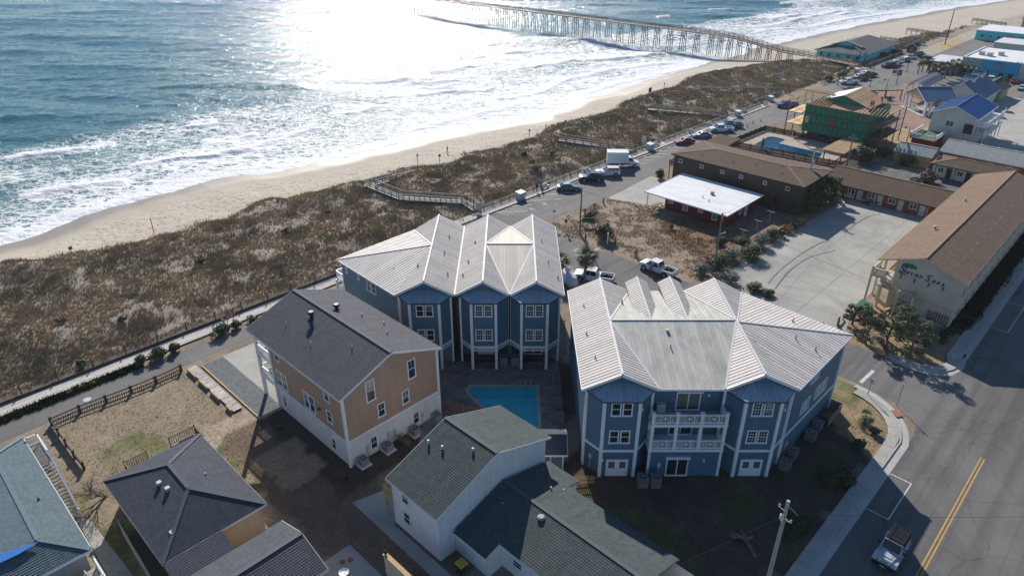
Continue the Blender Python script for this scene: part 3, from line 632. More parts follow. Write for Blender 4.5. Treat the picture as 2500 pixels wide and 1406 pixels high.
# driveways beside the orange house
mb = MB(); sheet(mb, [(26.05, 60.6), (37.2, 60.6), (37.2, 74.6), (26.05, 74.6)], .008); struct(mb, 'driveway', 'concrete')
gv = MB(); sheet(gv, [(23.45, 60.4), (25.95, 60.4), (25.95, 74.4), (23.45, 74.4)], .020); struct(gv, 'gravel_strip', 'gravel', kind='stuff')
mb = MB(); mb.box(23.25, 23.4, 60.2, 74.4, 0, .14); mb.box(23.4, 26.0, 60.15, 60.3, 0, .14); single(mb, 'timber_edging', 'tanwood', 'long timber edging along the gravel strip by the orange house', 'edging', (23.4, 60.2, 0), local=False)
mb = MB(); sheet(mb, [(23.3, 43.2), (26.2, 42.4), (26.2, 39.6), (24.4, 38.4), (24.4, 26), (22.6, 26), (23.2, 31)], .010); struct(mb, 'white_house_walk', 'concrete')
mb = MB(); sheet(mb, [(17.2, 33), (20.4, 33), (20.4, 39.3), (17.2, 39.3)], .010); struct(mb, 'patio', 'concrete')
mb = MB(); sheet(mb, [(4.6, 45), (6.4, 45), (5.8, 58), (5.0, 60)], .010); struct(mb, 'shell_path', 'concrete')
# ------------------------------------------------------------- building kit
_wc = {}
def win_mesh(w, h, kind, fm='white'):
    k = (round(w, 2), round(h, 2), kind, fm)
    if k in _wc: return _wc[k]
    c = .11; f = MB(); x0, x1 = -w / 2, w / 2
    f.box(x0, x0 + c, -.07, .0, 0, h); f.box(x1 - c, x1, -.07, .0, 0, h); f.box(x0 + c, x1 - c, -.07, 0, h - c, h); f.box(x0 - .04, x1 + .04, -.1, 0, -.06, c * .8)
    iw = w - 2 * c; ih = h - c - c * .8; zb = c * .8
    if kind in ('dh', 'grid', 'half'): f.box(x0 + c, x1 - c, -.06, -.008, zb + ih / 2 - .03, zb + ih / 2 + .03)
    if kind == 'grid':
        for i in (1, 2): f.box(x0 + c + iw * i / 3 - .014, x0 + c + iw * i / 3 + .014, -.045, -.012, zb, h - c)
        for i in (1, 3): f.box(x0 + c, x1 - c, -.05, -.011, zb + ih * i / 4 - .014, zb + ih * i / 4 + .014)
    if kind == 'half':
        f.box(-.014, .014, -.045, -.012, zb + ih / 2, h - c)
    if kind in ('slider', 'pair'): f.box(-.05, .05, -.06, -.008, zb, h - c)
    g = MB().box(x0 + c, x1 - c, -.03, -.004, zb, h - c)
    _wc[k] = (f.mesh('window', fm), g.mesh('pane', 'glass')); return _wc[k]
def window(par, pos, u, w, h, kind='dh', name='window', fm='white', pane='glass'):
    fm_, g = win_mesh(w, h, kind, fm); o = put(fm_, name, par, pos, math.atan2(u[1], u[0]))
    p = put(g, 'pane', o, (0, 0, 0))
    return o
def french(par, pos, u, w=2.1, h=2.05):
    k = ('fr', w, h)
    if k not in _wc:
        f = MB(); f.box(-w / 2, w / 2, -.06, 0, 0, h)
        for s in (-1, 1): f.box(s * w / 4 - w * .21, s * w / 4 + w * .21, -.085, -.06, .06, h * .95)
        g = MB().box(-w * .14, w * .14, -.095, -.085, h * .5, h * .88); hd = MB().box(-.03, .03, -.15, -.085, h * .45, h * .48)
        _wc[k] = (f.mesh('door', 'white'), g.mesh('pane', 'glass_light'), hd.mesh('handle', 'steel'))
    o = put(_wc[k][0], 'door', par, pos, math.atan2(u[1], u[0])); [(put(_wc[k][1], 'pane', o, (s * w / 4, 0, 0)), put(_wc[k][2], 'handle', o, (s * .09, 0, 0))) for s in (-1, 1)]; return o
def planeframe(poly, p, q):
    P = [Vector(x) for x in poly]; n = Vector((0, 0, 0))
    for k in range(len(P)): n += P[k].cross(P[(k + 1) % len(P)])
    n.normalize()
    if n.z < 0: n = -n
    U = (Vector(q) - Vector(p)).normalized(); V = n.cross(U).normalized()
    return n, U, V
def panel_roof(par, poly, p, q, pitch=.42, mat='metal', t=.03, seam=.04):
    """Standing seam panels: the slope polygon is cut into strips, each a part of its own with its raised seam."""
    n, U, V = planeframe(poly, p, q); o = Vector(p); P2 = [((Vector(x) - o).dot(U), (Vector(x) - o).dot(V)) for x in poly]
    lo = min(x[0] for x in P2); hi = max(x[0] for x in P2); k = max(1, round((hi - lo) / pitch)); w = (hi - lo) / k
    for i in range(k):
        c = clip(P2, 0, lo + i * w, lo + (i + 1) * w - .004)
        if not c or len(c) < 3: continue
        mb = MB(); mb.slab([o + U * x + V * y + n * .004 for x, y in c], t)
        s = clip(c, 0, lo + i * w, lo + i * w + .036)
        if s and len(s) >= 3 and max(y for _, y in s) - min(y for _, y in s) > .1: mb.slab([o + U * x + V * y + n * seam for x, y in s], seam - .002)
        mb.build('roof_panel', mat, par)
def shingle_slope(mb, poly, p, q, course=.2, lift=.03, m=0):
    n, U, V = planeframe(poly, p, q); o = Vector(p); P2 = [((Vector(x) - o).dot(U), (Vector(x) - o).dot(V)) for x in poly]
    mb.slab(poly, .12, m)
    lo = min(y for _, y in P2); hi = max(y for _, y in P2); k = max(1, int((hi - lo) / course))
    w = (hi - lo) / k
    for i in range(k):
        a, b = lo + i * w, lo + (i + 1) * w; c = clip(P2, 1, a, b)
        if not c or len(c) < 3: continue
        top = [o + U * x + V * y + n * (.004 + lift * (b - y) / w) for x, y in c]
        f = Vector((0, 0, 0))
        for j in range(len(top)): f += top[j].cross(top[(j + 1) % len(top)])
        if f.dot(n) < 0: top = top[::-1]; c = c[::-1]
        mb.face(top, m)
        for j in range(len(c)):
            x0, y0 = c[j]; x1, y1 = c[(j + 1) % len(c)]
            if abs(y0 - a) < 1e-4 and abs(y1 - a) < 1e-4: mb.face([top[j], o + U * x0 + V * y0, o + U * x1 + V * y1, top[(j + 1) % len(c)]], m)
    return mb
def ridge(par, p, q, mat, w=.34, h=.07, name='ridge_cap', dz=.05):
    if mat.startswith('sh_'): mat = 'cap_' + mat; h = .04; dz = .045
    MB().beam((p[0], p[1], p[2] + dz), (q[0], q[1], q[2] + dz), w, h).build(name, mat, par)
def vent(par, pos, r=.06, h=.4, mat='lightgrey', cap=False, name='vent_pipe'):
    m = MB().tube((pos[0], pos[1], pos[2] - .15), (pos[0], pos[1], pos[2] + h), r, r, 8)
    if cap: m.lathe([(r * 1.7, h), (r * 1.8, h + .1), (r * 1.2, h + .2)], 10, pos)
    m.lathe([(r * 2.2, -.12), (r * 1.1, .06)], 8, pos); m.build(name, mat, par)
def gable_walls(par, a0, a1, b0, b1, z0, zE, zR, axis, mat, name='wall'):
    mb = MB()
    if axis == 'a':
        c = (b0 + b1) / 2
        mb.face([(a0, b0, z0), (a1, b0, z0), (a1, b0, zE), (a0, b0, zE)]); mb.face([(a1, b1, z0), (a0, b1, z0), (a0, b1, zE), (a1, b1, zE)])
        mb.face([(a0, b1, z0), (a0, b0, z0), (a0, b0, zE), (a0, c, zR), (a0, b1, zE)]); mb.face([(a1, b0, z0), (a1, b1, z0), (a1, b1, zE), (a1, c, zR), (a1, b0, zE)])
    else:
        c = (a0 + a1) / 2
        mb.face([(a0, b1, z0), (a0, b0, z0), (a0, b0, zE), (a0, b1, zE)]); mb.face([(a1, b0, z0), (a1, b1, z0), (a1, b1, zE), (a1, b0, zE)])
        mb.face([(a0, b0, z0), (a1, b0, z0), (a1, b0, zE), (c, b0, zR), (a0, b0, zE)]); mb.face([(a1, b1, z0), (a0, b1, z0), (a0, b1, zE), (c, b1, zR), (a1, b1, zE)])
    return mb.build(name, mat, par)
def gable_roof(par, a0, a1, b0, b1, zE, zR, axis, oe=.4, og=.35, mat='sh_char', trim='white', style='shingle', course=.2, pitch=.45, rakes=True):
    """Two slopes over the wall box; eaves drop with the slope."""
    if axis == 'a': h = (b1 - b0) / 2; c = (b0 + b1) / 2
    else: h = (a1 - a0) / 2; c = (a0 + a1) / 2
    k = (zR - zE) / h; ze = zE - k * oe + .12; zr = zR + .12
    if axis == 'a':
        S = [[(a0 - og, b0 - oe, ze), (a1 + og, b0 - oe, ze), (a1 + og, c, zr), (a0 - og, c, zr)], [(a1 + og, b1 + oe, ze), (a0 - og, b1 + oe, ze), (a0 - og, c, zr), (a1 + og, c, zr)]]
        rd = ((a0 - og, c, zr), (a1 + og, c, zr))
    else:
        S = [[(a0 - oe, b1 + og, ze), (a0 - oe, b0 - og, ze), (c, b0 - og, zr), (c, b1 + og, zr)], [(a1 + oe, b0 - og, ze), (a1 + oe, b1 + og, ze), (c, b1 + og, zr), (c, b0 - og, zr)]]
        rd = ((c, b0 - og, zr), (c, b1 + og, zr))
    mb = MB()
    for s in S:
        if style == 'shingle': shingle_slope(mb, s, s[0], s[1], course)
        else: mb.slab([(x, y, z - .03) for x, y, z in s], .08)
    ro = mb.build('roof', mat, par)
    if style == 'panel':
        for s in S: panel_roof(ro, s, s[0], s[1], pitch, mat)
    fa = MB()
    for s in S:
        e0, e1, r1, r0 = [Vector(x) for x in s]
        for p, q in ((e0, e1), (e1, r1), (r0, e0))[:3 if rakes else 1]:
            fa.beam(p + Vector((0, 0, -.10)), q + Vector((0, 0, -.10)), .07, .2)
    if trim: fa.build('fascia', trim, ro)
    ridge(ro, *rd, mat)
    return ro
def hip_roof(par, a0, a1, b0, b1, zE, zR, axis, oe=.4, mat='sh_char', trim='white', course=.2, end0=True, end1=True):
    a0 -= oe; a1 += oe; b0 -= oe; b1 += oe
    if axis == 'b':
        h = (a1 - a0) / 2; c = (a0 + a1) / 2; r0 = (c, b0 + (h if end0 else 0), zR); r1 = (c, b1 - (h if end1 else 0), zR)
        S = [[(a0, b1, zE), (a0, b0, zE), r0, r1], [(a1, b0, zE), (a1, b1, zE), r1, r0]]
        if end0: S.append([(a0, b0, zE), (a1, b0, zE), r0])
        if end1: S.append([(a1, b1, zE), (a0, b1, zE), r1])
    else:
        h = (b1 - b0) / 2; c = (b0 + b1) / 2; r0 = (a0 + (h if end0 else 0), c, zR); r1 = (a1 - (h if end1 else 0), c, zR)
        S = [[(a0, b0, zE), (a1, b0, zE), r1, r0], [(a1, b1, zE), (a0, b1, zE), r0, r1]]
        if end0: S.append([(a0, b1, zE), (a0, b0, zE), r0])
        if end1: S.append([(a1, b0, zE), (a1, b1, zE), r1])
    mb = MB()
    for s in S: shingle_slope(mb, s, s[0], s[1], course)
    ro = mb.build('roof', mat, par); fa = MB()
    for s in S:
        p, q = Vector(s[0]), Vector(s[1]); fa.beam(p + Vector((0, 0, -.08)), q + Vector((0, 0, -.08)), .07, .18)
    if trim: fa.build('fascia', trim, ro)
    ridge(ro, r0, r1, mat)
    for cc in ((a0, b0), (a1, b0), (a0, b1), (a1, b1)):
        near0 = (cc[1] == b0) if axis == 'b' else (cc[0] == a0)
        if (near0 and end0) or (not near0 and end1): ridge(ro, (*cc, zE), r0 if near0 else r1, mat, name='hip_cap')
    return ro
def railing(mb, p, q, h=1.0, post=.1, bal=.045, gap=.14, rail=.09, m=0, ends=True):
    p = Vector(p); q = Vector(q); L = (q - p).length; n = max(2, int(L / gap))
    mb.beam(p + Vector((0, 0, h)), q + Vector((0, 0, h)), rail * 1.4, rail, m); mb.beam(p + Vector((0, 0, .12)), q + Vector((0, 0, .12)), rail * .8, rail * .8, m)
    for i in range(1, n): x = p + (q - p) * (i / n); mb.beam(x + Vector((0, 0, .12)), x + Vector((0, 0, h)), bal, bal, m)
    if ends:
        for x in (p, q): mb.beam(x, x + Vector((0, 0, h + .12)), post, post, m)
    return mb
def star_panel(par, p, q, h=1.0):
    """Railing bay with balusters and a crossed square in the middle."""
    m = MB(); p = Vector(p); q = Vector(q); d = (q - p); L = d.length; d.normalize(); Z = Vector((0, 0, 1))
    m.beam(p + Z * h, q + Z * h, .13, .1); m.beam(p + Z * .12, q + Z * .12, .1, .1)
    s = .42; c = p + d * (L / 2)
    t = .1
    while t < L - .05:
        if abs(t - L / 2) > s + .04: x = p + d * t; m.beam(x + Z * .12, x + Z * h, .05, .05)
        t += .15
    for x in (-s, s): m.beam(c + d * x + Z * .12, c + d * x + Z * h, .06, .06)
    z0, z1 = .16, h - .05; zc = (z0 + z1) / 2
    m.beam(c - d * s + Z * z0, c + d * s + Z * z1, .05, .05); m.beam(c - d * s + Z * z1, c + d * s + Z * z0, .05, .05); m.beam(c - d * s + Z * zc, c + d * s + Z * zc, .045, .05); m.beam(c + Z * z0, c + Z * z1, .045, .05)
    m.build('railing', 'white', par)
_ac = {}
def ac_unit(at, frame, label, rz=0, s=.85, h=.9, mat='acgrey', pad=False, z=0, group=None):
    k = (s, h, mat)
    if k not in _ac:
        b = MB(); b.box(-s / 2, s / 2, -s / 2, s / 2, 0, h * .93); b.box(-s / 2 - .03, s / 2 + .03, -s / 2 - .03, s / 2 + .03, h * .93, h)
        for i in range(7):
            zz_ = h * (.12 + .11 * i)
            for sgn in (-1, 1): b.box(-s / 2 + .05, s / 2 - .05, sgn * s / 2 - .012, sgn * s / 2 + .012, zz_, zz_ + .035); b.box(sgn * s / 2 - .012, sgn * s / 2 + .012, -s / 2 + .05, s / 2 - .05, zz_, zz_ + .035)
        f = MB(); f.lathe([(s * .40, h + .002), (s * .40, h + .02), (s * .34, h + .02), (s * .32, h + .006)], 16)
        g = MB()
        for i in range(8): t = i * math.pi / 4; g.beam((.05 * math.cos(t), .05 * math.sin(t), h + .035), (s * .4 * math.cos(t), s * .4 * math.sin(t), h + .035), .015, .015)
        g.lathe([(.07, h + .02), (.07, h + .05)], 8)
        _ac[k] = (b.mesh('casing', mat), f.mesh('fan_opening', 'dark'), g.mesh('fan_guard', 'lightgrey'), MB().box(-s / 2 - .2, s / 2 + .2, -s / 2 - .2, s / 2 + .2, -.1, 0).mesh('pad', 'white_dull'))
    t = thing('ac_unit', label, 'air conditioner', (*at[:2], z + (.1 if pad else 0)), frame, rz, group, local=True)
    for i, nme in enumerate(('casing', 'fan_opening', 'fan_guard') + (('pad',) if pad else ())): put(_ac[k][i], nme, t, (0, 0, 0))
    return t
def meter(par, pos, u, h=.5):
    o = put(bpy.data.meshes.get('meter_box') or (MB().box(-.16, .16, -.16, 0, 0, .5).box(-.03, .03, -.1, -.04, -1.2, 0)).mesh('meter_box', 'lightgrey'), 'meter_box', par, pos, math.atan2(u[1], u[0])); return o

# ------------------------------------------------------------- the two blue townhouse buildings (world axes)
def rake(par, pts, mat='white'):
    m = MB()
    for p, q in zip(pts[:-1], pts[1:]): m.beam(p, q, .10, .26)
    m.build('rake_board', mat, par)
def bay(t, xl, x0, x1, xr, yF, yW, zt, ground_open=False, zE=9.3, low=0.0, wins=True, belt=3.15, wall='side_blue', gnd='side_blue'):
    P = [(xl, yW), (x0, yF), (x1, yF), (xr, yW)]
    zb = belt - .25 if ground_open else 0.0
    MB().prism(P[::1], belt, zt).build('bay_wall', wall, t)
    if not ground_open: MB().prism([(xl, yW), (x0 + .02, yF + .03), (x1 - .02, yF + .03), (xr, yW)], 0, belt).build('bay_base', gnd, t)
    def off(p, q):
        d = Vector((q[0] - p[0], q[1] - p[1])).normalized(); return d
    for p, q in zip(P[:-1], P[1:]):            # belts along the three faces
        d = off(p, q); n = Vector((d.y, -d.x)) * .05
        for z0, hh in ((belt, .3), (belt - .42, .14)) if ground_open else ((belt, .26),):
            MB().beam((p[0] + n.x, p[1] + n.y, z0), (q[0] + n.x, q[1] + n.y, z0), .1, hh).build('belt_trim', 'white', t)
        MB().beam((p[0] + n.x, p[1] + n.y, zt - .06), (q[0] + n.x, q[1] + n.y, zt - .06), .1, .22).build('eave_trim', 'white', t)
    for i, (x, y) in enumerate(P):             # corner boards / posts
        w = .3 if i in (1, 2) else .22
        dx = -.02 if i < 2 else .02
        MB().cbox((x + dx, y - .03, 0 if (i in (1, 2) or not ground_open) else 0), w, w, zt - .05).build('corner_post', 'white', t)
    # skirt roof
    e = .38; E = [(xl - .2, yW - .12), (x0 - .18, yF - e), (x1 + .18, yF - e), (xr + .2, yW - .12)]; zi = zt + .62; zo = zt + .02
    Tq = [(xl + .75, yW - .02), (x0 + .5, yW - .02), (x1 - .5, yW - .02), (xr - .75, yW - .02)]
    sk = MB(); polys = [[(*E[0], zo), (*E[1], zo), (*Tq[1], zi)], [(*E[1], zo), (*E[2], zo), (*Tq[2], zi), (*Tq[1], zi)], [(*E[2], zo), (*E[3], zo), (*Tq[2], zi)]]
    for q in polys: sk.slab([(x, y, z - .03) for x, y, z in q], .05)
    so = sk.build('skirt_roof', 'metal_skirt_shaded', t)
    for q in polys: panel_roof(so, q, q[0], q[1], .42, 'metal_skirt_shaded')
    m = MB()
    for p, q in zip(E[:-1], E[1:]): m.beam((*p, zo - .1), (*q, zo - .1), .06, .12)
    m.build('gutter', 'dark', t)
    # gable face and rake boards
    xm = (xl + xr) / 2
    if wins:
        for zc, hh in ((7.3, 1.5), (4.1, 1.5)):
            for s in (-1, 1): window(t, ((x0 + x1) / 2 + s * .52, yF, zc), (1, 0), .92, hh, wins if isinstance(wins, str) else 'dh')
    return P
# ---- building with the balconies
B2 = thing('townhouse_building', 'blue three storey townhouses with pale metal roof and stacked white balconies in front', 'building', (16.5, 51, 0), 'w')
E_, R_ = 9.35, 11.0; yW, yF, yG, yB = 52.0, 50.3, 51.55, 70.2
foot = [(6.9, yW), (13.1, yW), (13.1, 52.4), (19.8, 52.4), (19.8, yW), (26.0, yW), (34.6, 60.8), (25.9, 69.6), (6.9, 69.6)]
MB().prism(foot, 0, 9.25).build('wall', 'side_blue', B2)
for xc in (10.0, 22.95): MB().face([(xc - 3.2, yW - .004, 9.25), (xc + 3.2, yW - .004, 9.25), (xc, yW - .004, 10.8)]).build('gable_wall', 'side_blue', B2)
rf = MB()
def P3(*p): return [Vector(x) for x in p]
X1, X2 = 10.0, 22.95; YC = 61.0
slopes = [
 ([(6.4, yB, E_), (6.4, yG, E_), (X1, yG, R_), (X1, yB, R_)], 'metal'),
 ([(13.5, yG, E_), (X1, YC, R_), (X1, yG, R_)], 'metal', (13.5, yG - 1, E_), (13.5, yG, E_)), ([(13.5, yB, E_), (X1, yB, R_), (X1, YC, R_)], 'metal', (13.5, yG, E_), (13.5, yB, E_)),
 ([(13.5, yG, E_), (19.55, yG, E_), (X2, YC, R_), (X1, YC, R_)], 'metal_stain'), ([(19.55, yB, E_), (13.5, yB, E_), (X1, YC, R_), (X2, YC, R_)], 'metal_stain'),
 ([(19.55, yG, E_), (X2, yG, R_), (X2, YC, R_)], 'metal', (19.55, yB, E_), (19.55, yG, E_)), ([(19.55, yB, E_), (X2, YC, R_), (X2, yB, R_)], 'metal', (19.55, yB, E_), (19.55, yG, E_)),
 ([(26.4, yG, E_), (X2, 60.7, R_), (X2, yG, R_)], 'metal', (26.4, yG, E_), (26.4, yB, E_)), ([(26.4, yG, E_), (35.2, 60.75, E_), (X2, 60.7, R_)], 'metal'),
 ([(35.2, 60.75, E_), (26.3, yB - .3, E_), (X2, 60.7, R_)], 'metal'), ([(26.3, yB - .3, E_), (X2, yB, R_), (X2, 60.7, R_)], 'metal', (26.4, yG, E_), (26.4, yB, E_))]
for s in slopes: rf.slab([(x, y, z - .04) for x, y, z in s[0]], .10)
roof2 = rf.build('roof', 'white_dull', B2)
def lay(par, slopes, pitch):
    for s in slopes: panel_roof(par, s[0], s[2] if len(s) > 2 else s[0][0], s[3] if len(s) > 2 else s[0][1], pitch, s[1])
lay(roof2, slopes, .43)
for p, q in (((X1, yG, R_), (X1, yB, R_)), ((X2, yG, R_), (X2, yB, R_)), ((X1, YC, R_), (X2, YC, R_)), ((X2, 60.7, R_), (35.2, 60.75, E_)), ((X1, YC, R_), (13.5, yG, E_)), ((X2, YC, R_), (19.55, yG, E_)), ((X2, 60.7, R_), (26.3, yB - .3, E_)), ((X1, YC, R_), (13.5, yB, E_)), ((X2, YC, R_), (19.55, yB, E_))): ridge(roof2, p, q, 'metal_cap', .2, .05)
for xc in (14.25, 18.0):                 # two small gables riding the rear slope
    hw, ze = 1.25, 10.25; P = [[(xc - hw, yB + .4, ze), (xc - hw, 63.3, ze), (xc, 61.2, 10.98), (xc, yB + .4, 10.98)], [(xc + hw, 63.3, ze), (xc + hw, yB + .4, ze), (xc, yB + .4, 10.98), (xc, 61.2, 10.98)]]
    m = MB()
    for q in P: m.slab([(x, y, z - .02) for x, y, z in q], .06)
    m.prism([(xc - hw + .1, 64.4), (xc + hw - .1, 64.4), (xc + hw - .1, yB), (xc - hw + .1, yB)], 9.0, ze - .02)
    dr = m.build('dormer', 'side_blue_lt', B2)
    panel_roof(dr, P[0], P[0][0], P[0][1], .43); panel_roof(dr, P[1], P[1][0], P[1][1], .43); ridge(dr, (xc, 61.2, 10.98), (xc, yB + .4, 10.98), 'metal_cap', .2, .05)
fm = MB()
for p, q in (((6.4, yG), (6.4, yB)), ((13.5, yG), (19.55, yG)), ((26.4, yG), (35.2, 60.75)), ((35.2, 60.75), (26.3, yB - .3))): fm.beam((*p, E_ - .1), (*q, E_ - .1), .1, .2)
fm.build('gutter', 'white', B2)
for xa, xc, xb in ((6.4, X1, 13.5), (19.55, X2, 26.4)): rake(B2, [(xa, yG - .02, E_ - .12), (xc, yG - .02, R_ - .12), (xb, yG - .02, E_ - .12)])
bay(B2, 6.95, 8.4, 11.6, 13.05, yF, yW, 9.15); bay(B2, 19.75, 21.2, 24.4, 25.95, yF, yW, 9.15, wins='grid')
french(B2, (10.0, yF + .0, .02), (1, 0)); french(B2, (22.8, yF + .0, .02), (1, 0))
MB().box(12.95, 19.75, 50.32, 52.5, 0, 3.05).build('porch_base', 'side_blue', B2)
MB().box(12.8, 19.9, 50.2, 52.45, 3.05, 3.32).build('deck', 'white', B2); MB().box(12.8, 19.9, 50.2, 52.45, 6.0, 6.3).build('deck', 'white', B2)
MB().box(13.0, 19.7, 50.35, 52.4, 6.30, 6.33).build('deck_floor', 'deckwood', B2)
xs = [12.98, 15.2, 17.45, 19.7]
for i, x in enumerate(xs):
    MB().cbox((x, 50.36, 3.3), .3, .3, 2.72).build('column', 'white', B2); MB().cbox((x, 50.36, 6.3), .3, .3, 1.2).cbox((x, 50.36, 7.5), .38, .38, .07).build('post', 'white', B2)
    if i < 3:
        star_panel(B2, (x + .15, 50.36, 3.32), (xs[i + 1] - .15, 50.36, 3.32), 1.0); star_panel(B2, (x + .15, 50.36, 6.3), (xs[i + 1] - .15, 50.36, 6.3), 1.0)
for x in (12.98, 19.7):
    for z in (3.32, 6.3): railing(MB(), (x, 50.5, z), (x, 52.2, z), 1.0, ends=False).build('railing', 'white', B2)
for x in (12.98, 19.72): MB().cbox((x, 50.3, 0), .24, .12, 3.05).build('corner_post', 'white', B2)
window(B2, (16.55, 52.4, 6.34), (1, 0), 2.3, 2.1, 'slider', 'sliding_door'); window(B2, (16.2, 52.4, 3.36), (1, 0), 2.3, 2.1, 'slider', 'sliding_door'); window(B2, (15.75, 50.32, .06), (1, 0), 2.1, 2.1, 'slider', 'sliding_door')
MB().box(15.3, 17.8, 52.0, 52.4, 8.5, 8.68).build('shutter_box', 'white', B2); MB().box(14.6, 16.9, 50.1, 50.32, 2.2, 2.4).build('shutter_box', 'white', B2)
d45 = Vector((8.6, 8.8)).normalized(); w45 = lambda s, z: (26.0 + d45.x * s, 52.0 + d45.y * s, z)
for s, z, k in ((5.4, 7.2, 2), (8.0, 4.2, 3), (4.4, 4.0, 2)):
    for i in range(k): window(B2, w45(s + (i - (k - 1) / 2) * .98, z), d45, .9, 1.45, 'grid')
n45 = Vector((d45.y, -d45.x)) * .06
MB().beam((26 + n45.x, 52 + n45.y, 3.15), (34.6 + n45.x, 60.8 + n45.y, 3.15), .1, .28).build('belt_trim', 'white', B2)
for s in (0.0, 12.25): q = w45(s, 0); MB().cbox((q[0] + n45.x * .5, q[1] + n45.y * .5, 0), .26, .26, 9.2, rz=R(45)).build('corner_post', 'white', B2)
for x, y, z in ((12.0, 66, 10.3), (7.6, 60, 9.9), (7.8, 65.5, 10.0), (8.0, 55.5, 10.1), (15.5, 57, 10.3), (28.5, 59, 10.1), (30, 57.5, 9.75), (29.5, 62.5, 10.0)): vent(roof2, (x, y, z), .06, .35, 'grey')
MB().cbox((15.6, 59.3, 10.6), .3, .3, .35).build('roof_vent', 'lightgrey', roof2)
meter(B2, (7.6, 51.25, 1.5), (1.45, -1.7)); meter(B2, (14.0, 50.3, 1.2), (1, 0)); meter(B2, (27.0, 53.0, 1.4), d45)
for p in ((18.4, 52.4, 8.0), (18.2, 50.32, 1.9), (8.6, 50.32, 1.95), (12.0, 50.9, 7.5), (25.1, 51.0, 7.4)): MB().cbox((p[0], p[1] - .1, p[2]), .16, .18, .22).build('wall_lamp', 'white', B2)
MB().box(13.6, 14.4, 51.9, 52.38, 6.34, 7.3).build('storage_box', 'lightgrey', B2)
# left side long wall details
MB().tube((6.85, 52.3, .1), (6.85, 52.3, 9.0), .06, .06, 8).build('downpipe', 'white', B2)
for y in (56, 60.5, 65): window(B2, (6.9, y, 6.8), (0, -1), .9, 1.4)

# ---- building with three gables
B1 = thing('townhouse_building', 'blue three gabled townhouses with pale metal roof behind the swimming pool', 'building', (-3, 69, 0), 'w')
E_, R_ = 9.45, 11.2; yF, yW, yG, yB = 67.9, 69.55, 69.1, 88.4
XR = (-9.97, -3.3, 2.75); XV = (-13.4, -6.55, -.28, 5.95)
MB().prism([(-12.95, yW), (-7.1, yW), (-7.1, 86.8), (-12.95, 86.8), (-21.4, 78.2)][:5], 0, 9.35).build('wall', 'side_blue_lt', B1)
MB().prism([(-6.0, yW), (5.5, yW), (5.5, 88.0), (-6.0, 88.0)], 3.1, 9.35).build('wall', 'side_blue', B1)
MB().prism([(-5.9, yW + 1.6), (5.4, yW + 1.6), (5.4, 87.9), (-5.9, 87.9)], 0, 3.1).build('ground_wall', 'side_blue', B1)
for xc in XR: MB().face([(xc - 3.05, yW - .004, 9.35), (xc + 3.05, yW - .004, 9.35), (xc, yW - .004, 10.95)]).build('gable_wall', 'side_blue', B1)
slopes = [
 ([(XV[0], yG, E_), (XR[0], yG, R_), (XR[0], 78.7, R_)], 'metal', (XV[0], yB, E_), (XV[0], yG, E_)), ([(-21.9, 78.1, E_), (XV[0], yG, E_), (XR[0], 78.7, R_)], 'metal'), ([(XV[0], 87.2, E_), (-21.9, 78.1, E_), (XR[0], 78.7, R_)], 'metal'),
 ([(XV[0], 87.2, E_), (XR[0], 78.7, R_), (XR[0], yB, R_)], 'metal', (XV[0], yB, E_), (XV[0], yG, E_)),
 ([(XV[1], yG, E_), (XV[1], yB, E_), (XR[0], yB, R_), (XR[0], yG, R_)], 'metal'), ([(XV[1], yB, E_), (XV[1], yG, E_), (XR[1], yG, R_), (XR[1], yB, R_)], 'metal'),
 ([(XV[2], yG, E_), (XR[1], 79.0, R_), (XR[1], yG, R_)], 'metal', (XV[2], yG, E_), (XV[2], yB, E_)), ([(XV[2], yB, E_), (XR[1], yB, R_), (XR[1], 79.0, R_)], 'metal', (XV[2], yG, E_), (XV[2], yB, E_)),
 ([(XV[2], yG, E_), (XR[2], 79.0, R_), (XR[1], 79.0, R_)], 'metal_tan', (XR[1], yG, E_), (XR[2], yG, E_)), ([(XV[2], yB, E_), (XR[1], 79.0, R_), (XR[2], 79.0, R_)], 'metal_tan', (XR[2], yB, E_), (XR[1], yB, E_)),
 ([(XV[2], yG, E_), (XR[2], yG, R_), (XR[2], 79.0, R_)], 'metal', (XV[2], yB, E_), (XV[2], yG, E_)), ([(XV[2], yB, E_), (XR[2], 79.0, R_), (XR[2], yB, R_)], 'metal', (XV[2], yB, E_), (XV[2], yG, E_)),
 ([(XV[3], yG, E_), (XV[3], yB, E_), (XR[2], yB, R_), (XR[2], yG, R_)], 'metal')]
metalroof('metal_tan', (.55, .50, .44), .65, (.42, .37, .3), .6)
rf = MB()
for s in slopes: rf.slab([(x, y, z - .04) for x, y, z in s[0]], .10)
roof1 = rf.build('roof', 'white_dull', B1); lay(roof1, slopes, .43)
for p, q in [((x, yG, R_), (x, yB, R_)) for x in XR] + [((XR[1], 79.0, R_), (XR[2], 79.0, R_)), ((XR[0], 78.7, R_), (-21.9, 78.1, E_)), ((XR[0], 78.7, R_), (XV[0], 87.2, E_)), ((XV[1], yG, E_), (XV[1], yB, E_)), ((XR[1], 79, R_), (XV[2], yG, E_)), ((XR[2], 79, R_), (XV[2], yG, E_)), ((XR[1], 79, R_), (XV[2], yB, E_)), ((XR[2], 79, R_), (XV[2], yB, E_))]: ridge(roof1, p, q, 'metal_cap', .2, .05)
fm = MB()
for p, q in (((-21.9, 78.1), (XV[0], yG)), ((XV[0], 87.2), (-21.9, 78.1)), ((XV[3], yG), (XV[3], yB))): fm.beam((*p, E_ - .1), (*q, E_ - .1), .1, .2)
fm.build('gutter', 'white', B1)
for i in range(3): rake(B1, [(XV[i] + .06, yG - .02, E_ - .1), (XR[i], yG - .02, R_ - .12), (XV[i + 1] - .06, yG - .02, E_ - .1)])
